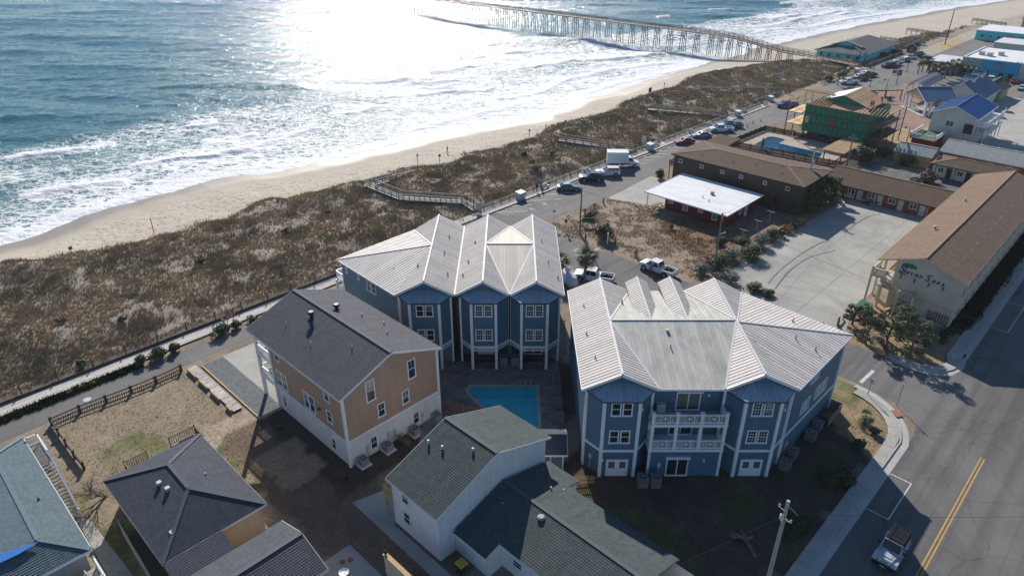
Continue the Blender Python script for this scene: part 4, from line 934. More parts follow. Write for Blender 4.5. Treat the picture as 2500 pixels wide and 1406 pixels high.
bay(B1, -12.9, -11.55, -8.25, -7.05, yF, yW, 9.25, True); bay(B1, -5.95, -4.6, -1.85, -.32, yF, yW, 9.25, True, wins='grid'); bay(B1, -.25, 1.1, 4.0, 5.45, yF, yW, 9.25, True, wins='grid')
MB().prism([(-12.5, yW + 1.2), (-7.2, yW + 1.2), (-7.2, 75), (-12.5, 75)], 0, 3).build('ground_wall', 'side_blue', B1)
french(B1, (-3.2, yW + 1.58, .02), (1, 0), 2.0, 2.2); window(B1, (2.6, yW + 1.58, .05), (1, 0), 2.2, 2.2, 'slider', 'sliding_door')
e45 = Vector((8.45, -8.6)).normalized(); l45 = lambda s, z: (-12.97 - e45.x * s, 69.6 - e45.y * s, z)
for s in (5.1, 6.1): window(B1, l45(s, 7.3), e45, .9, 1.45)
window(B1, l45(8.3, 8.0), e45, .4, .75, 'plain'); window(B1, l45(10.9, 8.0), e45, .4, .75, 'plain')
MB().cbox((-13.0, 69.55, 0), .3, .3, 9.3).build('corner_post', 'white', B1)
for x0, x1 in ((-4.3, -2.05), (1.4, 3.7)):
    railing(MB(), (x0, yF, 0), (x1, yF, 0), 1.15, .05, .02, .12, .04).build('gate_rail', 'black', B1)
vents = [(-11.2, 74, 10.65), (-14.2, 74.6, 9.85), (-8.4, 78, 10.45), (-7.6, 73, 10.05), (-8.2, 83, 10.35), (-5.3, 76, 10.2), (-4.7, 81, 10.5), (-5.8, 73, 9.9), (4.4, 75.5, 10.3), (3.8, 81, 10.6), (5.4, 72.5, 9.8)]
for v in vents: vent(roof1, v, .07, .35, 'grey')
MB().cbox((-7.9, 67.9 + 3, 0), .1, .1, .1)
# side balcony on the sea side corner
n_ = Vector((-e45.y, e45.x)) * 0
sea = Vector((-8.45, -8.6)).normalized()
bx = MB(); q0 = Vector((-21.4, 78.2)); sd_ = Vector((.70, .71)); nb = Vector((-.71, .70))
c = [q0 + nb * .05, q0 + nb * 1.7, q0 + nb * 1.7 + sd_ * 4, q0 + nb * .05 + sd_ * 4]
bx.prism([tuple(x) for x in c], 6.0, 6.25).build('balcony', 'white', B1)
rl = MB(); railing(rl, (*c[0], 6.25), (*c[1], 6.25), 1.0); railing(rl, (*c[1], 6.25), (*c[2], 6.25), 1.0); rl.build('railing', 'white', B1)
for x in (c[1], c[2]): MB().cbox((x.x, x.y, 0), .25, .25, 6.0, rz=R(45)).build('column', 'white', B1)
# outdoor stairs beside the building
st = thing('stairs', 'grey wooden outdoor stairs between the two blue buildings', 'stairs', (6.0, 72, 0), 'w')
for i in range(12): MB().box(5.65, 6.55, 71 + i * .28, 71.26 + i * .28, .15 + i * .24, .2 + i * .24).build('tread', 'woodgrey', st)
for x in (5.62, 6.58): MB().beam((x, 71, .1), (x, 74.3, 2.95), .06, .26).build('stringer', 'woodgrey', st)

# ---- swimming pool and deck between them
def make_pool(poly, deckpoly, name, deckmat, frame, zdeck=.13, deck='pool_deck', wcol=(.62, .93, .96), floor=(.28, .88, .86)):
    n = len(poly)
    if 'pool_water' not in MATS:
        m = bpy.data.materials.new('pool_water'); m.use_nodes = True; t = m.node_tree; t.nodes.clear()
        o = t.nodes.new('ShaderNodeOutputMaterial'); mx = t.nodes.new('ShaderNodeMixShader'); tr = t.nodes.new('ShaderNodeBsdfTransparent'); gl = t.nodes.new('ShaderNodeBsdfGlossy'); fr = t.nodes.new('ShaderNodeFresnel')
        tr.inputs[0].default_value = (*wcol, 1); gl.inputs['Roughness'].default_value = .08; fr.inputs[0].default_value = 1.2
        nz = t.nodes.new('ShaderNodeTexNoise'); nz.inputs['Scale'].default_value = 2.0; bp = t.nodes.new('ShaderNodeBump'); bp.inputs['Strength'].default_value = .15; bp.inputs['Distance'].default_value = .05
        t.links.new(nz.outputs['Fac'], bp.inputs['Height']); t.links.new(bp.outputs[0], gl.inputs['Normal'])
        t.links.new(fr.outputs[0], mx.inputs[0]); t.links.new(tr.outputs[0], mx.inputs[1]); t.links.new(gl.outputs[0], mx.inputs[2]); t.links.new(mx.outputs[0], o.inputs[0]); MATS['pool_water'] = m
        plain('pool_paint', floor, .6, 0, .06)
    ar = sum(poly[i][0] * poly[(i + 1) % n][1] - poly[(i + 1) % n][0] * poly[i][1] for i in range(n))
    if ar < 0: poly = poly[::-1]
    P = thing(name, {'s': 'bright blue motel swimming pool with tan deck behind the picket fence', 'w': 'deep blue swimming pool between the two blue townhouse buildings'}[frame], 'swimming pool', (sum(p[0] for p in poly) / n, sum(p[1] for p in poly) / n, 0), frame)
    sh = MB(); sh.face([(p[0], p[1], -1.5) for p in poly])
    for i in range(n):
        p, q = poly[i], poly[(i + 1) % n]; sh.face([(p[0], p[1], zdeck - .02), (q[0], q[1], zdeck - .02), (q[0], q[1], -1.5), (p[0], p[1], -1.5)])
    sh.build('basin', 'pool_paint', P)
    MB().face([(p[0], p[1], zdeck - .12) for p in poly]).build('water', 'pool_water', P)
    cp = MB(); cx = sum(p[0] for p in poly) / n; cy = sum(p[1] for p in poly) / n
    out = []
    for i in range(n):
        a = Vector(poly[i - 1]); b = Vector(poly[i]); c = Vector(poly[(i + 1) % n]); d1 = (b - a).normalized(); d2 = (c - b).normalized()
        nn = (Vector((d1.y, -d1.x)) + Vector((d2.y, -d2.x))); nn = nn / max(nn.length ** 2 / 2, .5); out.append(tuple(b + nn * .35))
    for i in range(n):
        j = (i + 1) % n; cp.prism([out[i], out[j], poly[j], poly[i]], zdeck - .1, zdeck + .02)
    cp.build('coping', 'concrete', P)
    # deck: quads between coping and deck outline, fanned by angle
    dk = MB(); m = len(deckpoly)
    import mathutils
    pts = [Vector((*p, 0)) for p in deckpoly]; hole = [Vector((*p, 0)) for p in out]
    tri = mathutils.geometry.tessellate_polygon([pts, hole]); allp = pts + hole
    for t in tri: 
        q = [allp[k] for k in t]
        if (q[1] - q[0]).cross(q[2] - q[0]).z < 0: q = q[::-1]
        dk.face([(v.x, v.y, zdeck) for v in q])
    o = dk.build(deck, deckmat, None)
    if frame == 's': o.rotation_euler = (0, 0, AN)
    o['kind'] = 'structure'; return P
P1 = make_pool(_pn, [(-9.5, 52), (5.6, 52), (5.6, 69.4), (-12.3, 69.4), (-12.3, 66.5), (-9.5, 63)], 'swimming_pool', 'pooldeck', 'w', wcol=(.50, .86, .92))
lad = MB()
for x in (1.6, 2.2): lad.path([(x, 64.6, .15), (x, 64.6, .9), (x - .1, 64.1, .95), (x - .1, 63.9, .3)], .03, 6)
lad.build('handrail', 'steel', P1)
for r_ in (1.0, 1.45, 1.9):
    m = MB(); strip(m, [(2.75 - r_ * math.cos(t), 64.3 - r_ * math.sin(t)) for t in np.linspace(0, 1.57, 9)], .04, -.05); m.build('step_edge', 'grey', P1)
for i, (x, y) in enumerate(((-1.0, 68.9), (0.35, 68.9))): ac_unit((x, y), 'w', ('tall grey air conditioner left of its twin under the three gables', 'tall grey air conditioner right of its twin under the three gables')[i], 0, .95, 1.15, z=.13)
for i, y in enumerate((64.9, 63.0, 60.9, 58.2)): ac_unit((5.35 - .0 * i - .3, y), 'w', ['pool side air conditioner nearest the three gabled building', 'second pool side air conditioner from the three gabled building', 'third pool side air conditioner from the three gabled building', 'pool side air conditioner nearest the pool hut'][i], 0, .85, .9, z=.13)
for i, p in enumerate(((1568, 1183), (1599, 1183))): g = ground(*p); ac_unit(g, 'w', ('grey air conditioner beside the bay below the white balconies', 'grey air conditioner under the corner of the white balconies')[i], 0, .95, 1.1)
for i, p in enumerate(((1915, 1142), (1932, 1113), (1977, 1072), (1993, 1046))): a, b = gab(*p); ac_unit((a, b), 's', ['dusty air conditioner at the near end of the angled blue wall', 'second air conditioner along the angled blue wall', 'third air conditioner along the angled blue wall by the picket screen', 'last air conditioner along the angled blue wall by the grey screen'][i], 0, .95, 1.0)
# small pool hut
H = thing('pool_hut', 'small hut with dark shingle roof beside the pool', 'hut', (4.0, 52.3, 0), 'w')
gable_walls(H, 1.9, 4.9, 51.0, 53.8, 0, 2.5, 3.3, 'a', 'side_blue_lt'); gable_roof(H, 1.9, 4.9, 51.0, 53.8, 2.5, 3.3, 'a', .45, .4, 'sh_char')
for x, y in ((1.9, 51), (4.9, 51), (3.7, 50.98)): MB().cbox((x, y - .02, 0), .16, .16, 2.5).build('corner_post', 'white', H)
bag = MB()
for i in range(9): bag.lathe([(.05, 0), (.22, .08), (.26, .2), (.15, .36), (.04, .42)], 7, (3.4 + rng.uniform(-.55, .55), 50.2 + rng.uniform(-.25, .25), .0 + rng.uniform(0, .2)))
single(bag, 'trash_bags', 'white', 'heap of white plastic bags in front of the pool hut', 'bags', (3.4, 50.2, 0), 'w', local=False)
# ------------------------------------------------------------- orange house
OH = thing('beach_house', 'tall orange house with white ground floor and grey shingle gable roof', 'house', (31.6, 54, 0))
a0, a1, b0, b1 = 25.95, 37.3, 47.2, 60.6; zE, zR = 8.55, 10.75
MB().box(a0, a1, b0, b1, 0, 3.0).build('ground_floor_wall', 'board_white', OH)
gable_walls(OH, a0 - .03, a1 + .03, b0 - .03, b1 + .03, 3.0, zE, zR, 'b', 'side_orange')
ro = gable_roof(OH, a0, a1, b0, b1 + 3.6, zE, zR, 'b', .45, .4, 'sh_grey')
MB().box(a0 - .07, a1 + .07, b0 - .07, b0 - .03, 2.95, 3.15).build('belt_trim', 'white', OH); MB().box(a0 - .07, a0 - .03, b0 - .03, b1, 2.95, 3.15).build('belt_trim', 'white', OH)
for x, y in ((a0 - .03, b0 - .03), (a1 + .03, b0 - .03), (a0 - .03, b1), (a1 + .03, b1)): MB().cbox((x, y, 0), .26, .26, zE - .05).build('corner_board', 'white', OH)
lf = (0, -1)                               # outside right along the wall that faces -a
for b, z, w, h, k in ((59.1, 6.85, .95, 1.5, 'dh'), (49.85, 6.65, .95, 1.5, 'dh'), (49.85, 4.05, .95, 1.4, 'dh'), (59.2, .85, .85, 1.35, 'dh'), (49.85, .65, .85, 1.35, 'dh')): window(OH, (a0 - .03 if z > 3 else a0, b, z), lf, w, h, 'half')
for b in (58.85, 53.55):
    for s in (-.52, .52): window(OH, (a0 - .03, b + s, 3.5), lf, 1.0, 2.05, 'half')
for a, z, w, h in ((29.05, 6.4, 1.05, 2.4), (34.05, 6.5, 1.0, 2.2), (30.05, 3.95, .9, 1.6), (33.05, 3.9, .9, 1.6), (28.8, .6, .85, 1.5), (34.15, .6, .85, 1.5)): window(OH, (a, b0 - .03 if z > 3 else b0, z), (1, 0), w, h, 'half')
for z in (2.9, 5.75):
    MB().box(a0 + .05, a1 - .05, b1, b1 + 3.45, z - .22, z).build('porch_deck', 'deckwood', OH); m = MB(); m.box(a0, a1, b1 + 3.45, b1 + 3.55, z - .3, z + .05); m.box(a0 - .05, a0 + .05, b1, b1 + 3.5, z - .3, z + .05); m.build('porch_trim', 'white', OH)
    railing(MB(), (a0 + .1, b1 + .1, z), (a0 + .1, b1 + 3.3, z), 1.0, .1, .05, .15, .1).build('railing', 'white', OH); railing(MB(), (a0 + .2, b1 + 3.35, z), (a1 - .2, b1 + 3.35, z), 1.0, .1, .05, .15, .1).build('railing', 'white', OH)
for a in (a0 + .15, 29.7, 33.5, a1 - .15): MB().cbox((a, b1 + 3.4, 0), .32, .32, 8.4).build('column', 'white', OH)
for p, r, h, c in (((30.2, 58.6, 10.35), .22, .6, True), ((33.0, 58.2, 10.35), .22, .5, True), ((28.2, 60.5, 9.55), .05, .4, False), ((29.2, 57.5, 9.95), .05, .4, False), ((28.0, 55.4, 9.5), .05, .4, False), ((30.0, 51, 10.25), .06, .35, False), ((34.6, 56, 9.85), .05, .3, False), ((35.6, 53.5, 9.45), .05, .3, False), ((34.2, 51, 10.0), .05, .3, False)): vent(ro, p, r, h, 'black' if c else 'lightgrey', c, 'turbine_vent' if c else 'vent_pipe')
MB().lathe([(.02, 0), (.16, .05), (.19, .2), (.1, .34)], 10, (a0 - .2, 51.6, 4.6)).build('wall_lamp', 'green', OH)
for a in (28.0, 30.6, 31.3, 35.0): meter(OH, (a, b0, 1.0), (1, 0))
for i, p in enumerate(((27.0, 46.55), (29.95, 46.5), (33.4, 46.45), (36.4, 46.6))): ac_unit(p, 's', ['air conditioner at the corner of the orange house under the gable', 'second air conditioner along the white base of the orange house', 'air conditioner beside the bush at the orange house', 'air conditioner at the orange house next to the pool fence'][i], 0, .8, .75, 'grey', True)
ST = thing('boardwalk_steps', 'narrow weathered plank walk leading from the lane to the sandy yard', 'walkway', (22.3, 69, 0))
for i in range(84): MB().box(21.85, 22.85, 63.3 + i * .139, 63.3 + i * .139 + .125, .16 - .003 * (i % 3), .20).build('plank', 'boardwood', ST)
for b, l in ((63.4, 1.2), (66.2, 2.2), (69.2, 2.2), (72.2, 2.2)): MB().box(21.62, 21.8, b, b + l, 0, .42).build('side_rail', 'tanwood', ST)
for x in (22.0, 22.7): MB().box(x - .05, x + .05, 63.3, 74.9, 0, .155).build('joist', 'woodgrey', ST)

# ------------------------------------------------------------- white two storey house with its low wing
WH = thing('white_house', 'white two storey house with grey shingle gable roof beside the pool', 'house', (31, 35.5, 0))
gable_walls(WH, 24.7, 37.7, 32.35, 38.4, 0, 5.35, 7.75, 'b', 'side_white')
ro = gable_roof(WH, 24.7, 37.7, 32.35, 38.4, 5.35, 7.75, 'b', .4, .3, 'sh_green', 'white')
for p in ((28.6, 38.0, 6.9), (28.9, 36.5, 6.98), (30.2, 34.0, 7.45)): vent(ro, p, .08, .2, 'lightgrey', True)
window(WH, (24.7, 36.6, 3.6), lf, 1.0, 1.3); window(WH, (24.7, 36.6, 1.2), lf, 1.0, 1.35); MB().tube((24.62, 38.3, .1), (24.62, 38.3, 5.2), .05, .05, 8).build('downpipe', 'white', WH)
dk = MB(); dk.box(24.6, 27.6, 38.5, 39.6, 2.6, 2.8); railing(dk, (24.6, 39.6, 2.8), (27.6, 39.6, 2.8), .9); railing(dk, (24.6, 38.6, 2.8), (24.6, 39.6, 2.8), .9, ends=False)
for x in (24.7, 27.5): dk.cbox((x, 39.5, 0), .14, .14, 2.6)
dk.build('rear_deck', 'tanwood', WH)
W2 = thing('low_wing', 'single storey wing with wide dark shingle roof joined to the white house', 'house wing', (31.5, 24, 0))
gable_walls(W2, 26.4, 37.5, 28.35, 32.3, 0, 2.55, 4.1, 'b', 'side_white'); gable_walls(W2, 28.0, 35.9, 14.5, 28.35, 0, 2.95, 4.06, 'b', 'side_white')
gable_roof(W2, 26.4, 37.5, 28.4, 31.98, 2.55, 4.1, 'b', .4, .1, 'sh_green', rakes=False); ro = gable_roof(W2, 28.0, 35.9, 17.2, 28.1, 3.0, 4.1, 'b', .45, .18, 'sh_green', rakes=False)
vent(ro, (31.2, 27.0, 3.75), .2, .3, 'grey', True, 'turbine_vent')
for p in ((30.3, 30.6, 3.6), (28.6, 29.6, 2.95), (29.0, 29.0, 3.05), (34.6, 28.9, 3.55), (35.6, 28.3, 3.0)): vent(ro, p, .07, .25, 'lightgrey')
window(W2, (28.0, 26.6, 1.2), lf, 1.1, .8); MB().box(26.33, 26.4, 28.9, 29.9, .05, 2.05).build('door', 'white', W2)
window(W2, (35.9, 24, 1.0), (0, 1), 1.0, 1.2)
# picket fence by the hut
FE = thing('picket_fence', 'short wooden picket fence between the white house and the blue bay', 'fence', (38.4, 29.5, 0))
for i in range(20): MB().box(37.6 + i * .16, 37.7 + i * .16, 31.25 - i * .13, 31.29 - i * .13, 0, 1.0).build('picket', 'tanwood', FE)
MB().beam((37.6, 31.22, .75), (40.8, 28.65, .75), .05, .09).beam((37.6, 31.22, .25), (40.8, 28.65, .25), .05, .09).build('rail', 'tanwood', FE)
PF = thing('pool_fence', 'brown board fence between the orange house and the pool deck', 'fence', (38.8, 47.5, 0))
for i in range(40): MB().box(37.6 + i * .06, 37.64 + i * .06, 48.2 - i * .145, 48.33 - i * .145, 0, 1.5 + .04 * rng.random()).build('board', 'wood', PF)
SC = thing('fence_screen', 'low grey wooden screen wall at the far end of the angled blue wall', 'screen', (65.6, 17.3, 0))
for i in range(18): MB().box(64.2 + i * .2, 64.38 + i * .2, 16.2, 16.25, 0, 1.2).build('board', 'woodgrey', SC)
MB().box(67.75, 67.8, 16.2, 18.6, 0, 1.2).build('board', 'woodgrey', SC)
PS = thing('picket_screen', 'row of white pickets along the base of the angled blue wall', 'fence', (58.9, 17.6, 0))
for i in range(16): MB().box(57.9 + i * .16, 58.0 + i * .16, 17.7, 17.74, .05, .95).build('picket', 'white_dull', PS)
MB().box(57.9, 60.5, 17.745, 17.78, .6, .68).build('rail', 'white_dull', PS)
# bins
bn = thing('wheelie_bin', 'dark green wheelie bin with yellow lid against the white house', 'bin', (25.25, 30.3, 0))
MB().hexa([(24.95, 30.0, .08), (25.5, 30.0, .08), (25.5, 30.6, .08), (24.95, 30.6, .08), (24.85, 29.9, 1.05), (25.6, 29.9, 1.05), (25.6, 30.7, 1.05), (24.85, 30.7, 1.05)]).build('body', 'bingreen', bn)
MB().hexa([(24.8, 29.85, 1.05), (25.65, 29.85, 1.05), (25.65, 30.75, 1.05), (24.8, 30.75, 1.05), (24.9, 29.95, 1.16), (25.55, 29.95, 1.16), (25.55, 30.65, 1.16), (24.9, 30.65, 1.16)]).build('lid', 'binlid', bn)
for b in (30.1, 30.5): MB().tube((24.86, b - .04, .11), (24.86, b + .04, .11), .11, .11, 10).build('wheel', 'rubber', bn)

# ------------------------------------------------------------- hip roofed house and neighbours at the lower left
D1 = thing('hip_house', 'low cream house with dark slate hip roof and two square chimneys', 'house', (12.2, 50, 0))
MB().box(8.2, 16.2, 46.0, 58.1, 0, 3.05).build('wall', 'side_tan', D1); MB().box(8.3, 12.2, 43.6, 46.0, 0, 2.65).build('wing_wall', 'side_tan', D1)
ro = hip_roof(D1, 8.2, 16.2, 46.0, 58.1, 3.1, 5.0, 'b', .42, 'sh_char')
wg = MB(); shingle_slope(wg, [(7.78, 45.58, 3.1), (7.78, 40, 2.2), (12.5, 43.4, 2.75), (12.5, 45.58, 3.1)][::1], (7.78, 45.58, 3.1), (12.5, 45.58, 3.1), .2); wgr = MB()
shingle_slope(wgr, [(7.78, 43.3, 2.7), (12.55, 43.3, 2.7), (12.55, 45.6, 3.14), (7.78, 45.6, 3.14)], (7.78, 43.3, 2.7), (12.55, 43.3, 2.7), .2); wgr.build('wing_roof', 'sh_char', D1); MB().beam((7.75, 43.28, 2.6), (12.55, 43.28, 2.6), .08, .16).build('gutter', 'white', D1)
for a, b, z in ((11.0, 51.6, 4.4), (10.8, 52.9, 4.3), (9.5, 47.5, 3.5)): MB().cbox((a, b, z - .2), .3, .3, .55).cbox((a, b, z + .35), .38, .38, .06).build('chimney', 'lightgrey', ro)
vent(ro, (14.2, 51.5, 4.05), .07, .3, 'lightgrey')
pd = MB(); pd.box(14.2, 16.9, 58.3, 60.5, 1.75, 1.9); pd.build('rear_deck', 'deckwood', D1)
rl = MB(); railing(rl, (14.3, 60.4, 1.9), (16.8, 60.4, 1.9), 1.0, .1, .05, .2); railing(rl, (16.8, 58.4, 1.9), (16.8, 60.4, 1.9), 1.0, .1, .05, .2); rl.build('railing', 'wood', D1)
for a, b in ((14.4, 60.3), (16.8, 60.3), (16.8, 58.4)): MB().cbox((a, b, 0), .14, .14, 1.75).build('post', 'wood', D1)
MB().box(14.8, 16.3, 59.0, 59.4, 1.9, 2.35).box(14.8, 16.3, 59.4, 59.5, 2.2, 2.75).build('bench', 'woodgrey', D1)
d2 = MB(); d2.box(10.0, 12.2, 58.3, 60.0, 1.75, 1.9); railing(d2, (10.0, 60.0, 1.9), (12.0, 60.0, 1.9), 1.0, .1, .05, .2); railing(d2, (10.0, 58.4, 1.9), (10.0, 60.0, 1.9), 1.0, .1, .05, .2)
for a in (10.1, 12.0): d2.cbox((a, 59.9, 0), .14, .14, 1.75)
d2.build('side_deck', 'wood', D1)
D2 = thing('garage_house', 'low house with charcoal gable roof below the cream hip roofed house', 'house', (12, 39.7, 0))
gable_walls(D2, 4.0, 16.3, 36.6, 42.8, 0, 2.85, 3.95, 'a', 'side_tan'); gable_roof(D2, 4.0, 16.3, 36.6, 42.8, 2.85, 3.95, 'a', .4, .35, 'sh_grey')
D3 = thing('grey_house', 'weathered house with blue grey shingle roof and outdoor stair at its side', 'house', (1.5, 60, 0))
MB().box(-8.8, 3.9, 50.6, 68.4, 0, 3.9).build('wall', 'side_grey', D3)
mb = MB(); AP0, AP1 = (1.65, 52.9, 5.05), (1.75, 66.3, 5.05); E3 = 3.95
shingle_slope(mb, [(4.35, 50.2, E3), (4.35, 69.0, E3), AP1, AP0], (4.35, 50.2, E3), (4.35, 69.0, E3)); shingle_slope(mb, [(-9.2, 50.2, E3), (4.35, 50.2, E3), AP0, (-9.2, 52.9, 5.05)], (-9.2, 50.2, E3), (4.35, 50.2, E3)); shingle_slope(mb, [(4.35, 69.0, E3), (-9.2, 69.0, E3), (-9.2, 66.3, 5.05), AP1], (4.35, 69.0, E3), (-9.2, 69.0, E3))
mb.slab([(-9.2, 52.9, 5.05), AP0, AP1, (-9.2, 66.3, 5.05)], .1)
ro = mb.build('roof', 'sh_teal', D3)
for p, q in ((AP0, (4.35, 50.2, E3)), (AP1, (4.35, 69.0, E3)), (AP0, AP1)): ridge(ro, p, q, 'sh_teal')
m = MB(); m.beam((4.38, 50.2, E3 - .1), (4.38, 69, E3 - .1), .07, .2); m.beam((-9.2, 50.17, E3 - .1), (4.38, 50.17, E3 - .1), .07, .2); m.build('fascia', 'white', ro); vent(ro, (3.0, 58.2, 4.5), .08, .25, 'dark')
for a, b in ((2.7, 63.8), (3.0, 59.9)):
    shingle_slope(MB(), [(a - .7, b - .8, 4.62 - .41 * (a - 3.4) + .0), (a - .7, b - .8, 4.6), (a, b, 4.6)], (0, 0, 0), (1, 0, 0)) if False else None
SR = thing('outdoor_stairs', 'white railed wooden stair running down beside the blue grey roof', 'stairs', (5.0, 61, 0))
N = 17
for i in range(N): MB().box(4.45, 5.35, 64.6 - i * .33, 64.6 - i * .33 + .3, 3.2 - i * .19, 3.25 - i * .19).build('tread', 'boardwood', SR)
MB().box(4.45, 5.4, 64.9, 68.2, 3.1, 3.22).build('landing', 'planks_grey' if 'planks_grey' in MATS else 'deckwood', SR)
for a in (4.42, 5.4): MB().beam((a, 64.9, 3.15), (a, 59.1, .05), .06, .28).build('stringer', 'white', SR)
r_ = MB(); railing(r_, (5.4, 68.2, 3.2), (5.4, 64.9, 3.2), 1.0); railing(r_, (4.5, 68.2, 3.2), (5.4, 68.2, 3.2), 1.0); r_.beam((5.4, 64.9, 4.2), (5.4, 59.1, 1.0), .12, .1); r_.cbox((5.4, 59.1, 0), .1, .1, 1.1)
r_.build('railing', 'white', SR)
for b in (65, 68.1): MB().cbox((5.4, b, 0), .14, .14, 3.1).build('post', 'white', SR)
DK3 = thing('patio_deck', 'small railed deck with glass table below the blue grey roof', 'deck', (2.2, 49, 0))
MB().box(-1.5, 4.3, 46.5, 49.9, 2.2, 2.35).build('floor', 'deckwood', DK3); r_ = MB(); railing(r_, (4.25, 46.5, 2.35), (4.25, 49.9, 2.35), 1.0); railing(r_, (2.3, 47.6, 2.35), (4.2, 47.6, 2.35), 1.0); r_.build('railing', 'white', DK3)
for a, b in ((4.2, 46.6), (4.2, 49.8), (-1.4, 46.6)): MB().cbox((a, b, 0), .14, .14, 2.2).build('post', 'white', DK3)
tb = thing('glass_table', 'round glass table on the small railed deck', 'table', (1.9, 49.0, 2.35)); MB().lathe([(.62, .70), (.62, .73)], 20, (1.9, 49.0, 2.35)).build('tabletop', 'glass_light', tb); MB().lathe([(.25, 0), (.05, .06), (.04, .70)], 10, (1.9, 49.0, 2.35)).build('pedestal', 'dark', tb)
ch = thing('patio_chair', 'pale patio chair beside the round glass table', 'chair', (3.1, 49.0, 2.35)); MB().box(2.85, 3.35, 48.75, 49.25, 2.72, 2.78).build('seat', 'white_dull', ch); MB().box(3.3, 3.36, 48.75, 49.25, 2.78, 3.3).build('backrest', 'white_dull', ch)
for a in (2.9, 3.3):
    for b in (48.8, 49.2): MB().cbox((a, b, 2.35), .04, .04, .37).build('leg', 'white_dull', ch)
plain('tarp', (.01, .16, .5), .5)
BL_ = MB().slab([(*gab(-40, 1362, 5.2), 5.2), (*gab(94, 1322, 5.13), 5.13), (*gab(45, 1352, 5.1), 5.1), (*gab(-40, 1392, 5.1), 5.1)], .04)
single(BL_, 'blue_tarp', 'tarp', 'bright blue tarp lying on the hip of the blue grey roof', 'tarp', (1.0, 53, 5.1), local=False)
# white board fence
FW = thing('board_fence', 'whitewashed board fence running beside the cream hip roofed house', 'fence', (7.3, 49, 0))
pts = [(7.2, 54.3), (7.0, 45.6)]; k = 0
for i in range(58):
    b = 54.3 - i * .15; MB().box(7.2 - .006 * i, 7.24 - .006 * i, b, b + .13, 0, 1.75 + .05 * rng.random()).build('picket', 'palewood', FW)
for i in range(22): a = 6.85 - i * .15; MB().box(a, a + .13, 45.5 - .01 * i, 45.54 - .01 * i, 0, 1.75 + .05 * rng.random()).build('picket', 'palewood', FW)
# low rail fence of the sandy yard
for nme, pl, lab in (('rail_fence', [(7.5, 75.3), (10.3, 75.4), (12.9, 75.2), (15.5, 75.0), (18.2, 74.9), (21.2, 75.1)], 'dark timber rail fence with square posts between the lane and the sandy yard'), ('rail_fence', [(7.5, 75.3), (7.5, 72.9), (7.5, 70.5), (7.5, 68.0), (7.6, 65.6)], 'dark timber rail fence down the side of the sandy yard')):
    f = thing(nme, lab, 'fence', (pl[0][0], pl[0][1], 0))
    for i, p in enumerate(pl):
        if lab.endswith('side of the sandy yard') and i == 0: continue
        MB().cbox((*p, 0), .24, .24, .9).cbox((*p, .9), .3, .3, .07).build('post', 'darkwood', f)
    for p, q in zip(pl[:-1], pl[1:]):
        MB().beam((*p, .74), (*q, .74), .1, .12).build('top_rail', 'darkwood', f); MB().beam((*p, .25), (*q, .25), .1, .1).build('bottom_rail', 'darkwood', f)
        d = (Vector(q) - Vector(p)); L = d.length; d.normalize(); n = int(L / .22)
        if pl[1][1] < 75.3: MB().beam((*p, .5), (*q, .5), .04, .34).build('board', 'wood', f)
        else:
            m = MB()
            for i in range(1, n): x = Vector(p) + d * (L * i / n); m.cbox((x.x, x.y, 0), .07, .07, .42 + .1 * (i % 2))
            m.build('stakes', 'darkwood', f)
# parapet wall, dish, patio bits
pw = thing('parapet_wall', 'cream garden wall with lamp on its end post', 'wall', (20.9, 33, 0)); MB().box(20.75, 21.0, 28, 34.6, 0, 2.2).build('wall', 'side_cream', pw); MB().box(20.68, 21.07, 28, 34.7, 2.2, 2.32).build('coping', 'tanwood', pw); MB().lathe([(.05, 0), (.13, .1), (.14, .32), (.03, .45)], 8, (20.88, 34.5, 2.32)).build('lamp', 'dark', pw)
ds = thing('satellite_dish', 'white satellite dish on a short pole by the patio', 'dish', (17.9, 36.2, 0)); MB().tube((17.9, 36.2, 0), (17.9, 36.2, 1.2), .04, .04, 8).build('pole', 'grey', ds); MB().lathe([(.03, 1.2), (.25, 1.24), (.42, 1.36), (.40, 1.38), (.24, 1.27)], 16, (17.9, 36.2, 0)).build('dish', 'white', ds); MB().beam((17.9, 36.2, 1.2), (18.2, 36.0, 1.75), .03, .03).build('arm', 'grey', ds)
for i, p in enumerate(((18.9, 38.2), (19.5, 37.9))): single(MB().lathe([(.22, 0), (.24, .02), (.2, .05), (.02, .05)], 12), 'stepping_plate', 'brickred', ['oval red brown plate on the patio nearest the charcoal roof', 'oval red brown plate on the patio nearest the brown yard'][i], 'plate', (*p, .012))

# ------------------------------------------------------------- motel with the painted name
M1 = thing('motel', 'long cream motel with brown shingle roof and painted sign on its end wall', 'motel', (116, 17.5, 0))
gable_walls(M1, 94.4, 140, 13.0, 22.6, 3.0, 6.95, 8.6, 'a', 'side_cream', 'wall_hidden') if False else None
m = MB(); A0, A1 = 94.4, 140.5; c = 17.8
m.face([(A0, 13.0, 0), (A1, 13.0, 0), (A1, 13.0, 6.9), (A0, 13.0, 6.9)][::1]); m.face([(A1, 20.9, 0), (A0, 20.9, 0), (A0, 20.9, 7.6), (A1, 20.9, 7.6)])
for a, s in ((A0, 1), (A1, -1)):
    q = [(a, 13.0, 0), (a, 20.9, 0), (a, 20.9, 7.55), (a, c, 8.65), (a, 13.0, 6.9)]; m.face(q[::-1] if s > 0 else q)
m.build('wall', 'side_cream', M1)
ro = gable_roof(M1, 94.2, A1, 12.9, 22.7, 6.95, 8.7, 'a', .45, .3, 'sh_brown', 'cream', course=.25)
for k in range(14): vent(ro, (97 + k * 3.1, 14.6, 7.65), .07, .35, 'lightgrey')
vent(ro, (107, 20.3, 7.9), .14, .4, 'lightgrey', True); vent(ro, (122, 20.3, 7.9), .12, .4, 'lightgrey', True)
for z in (2.9, 5.0): pass
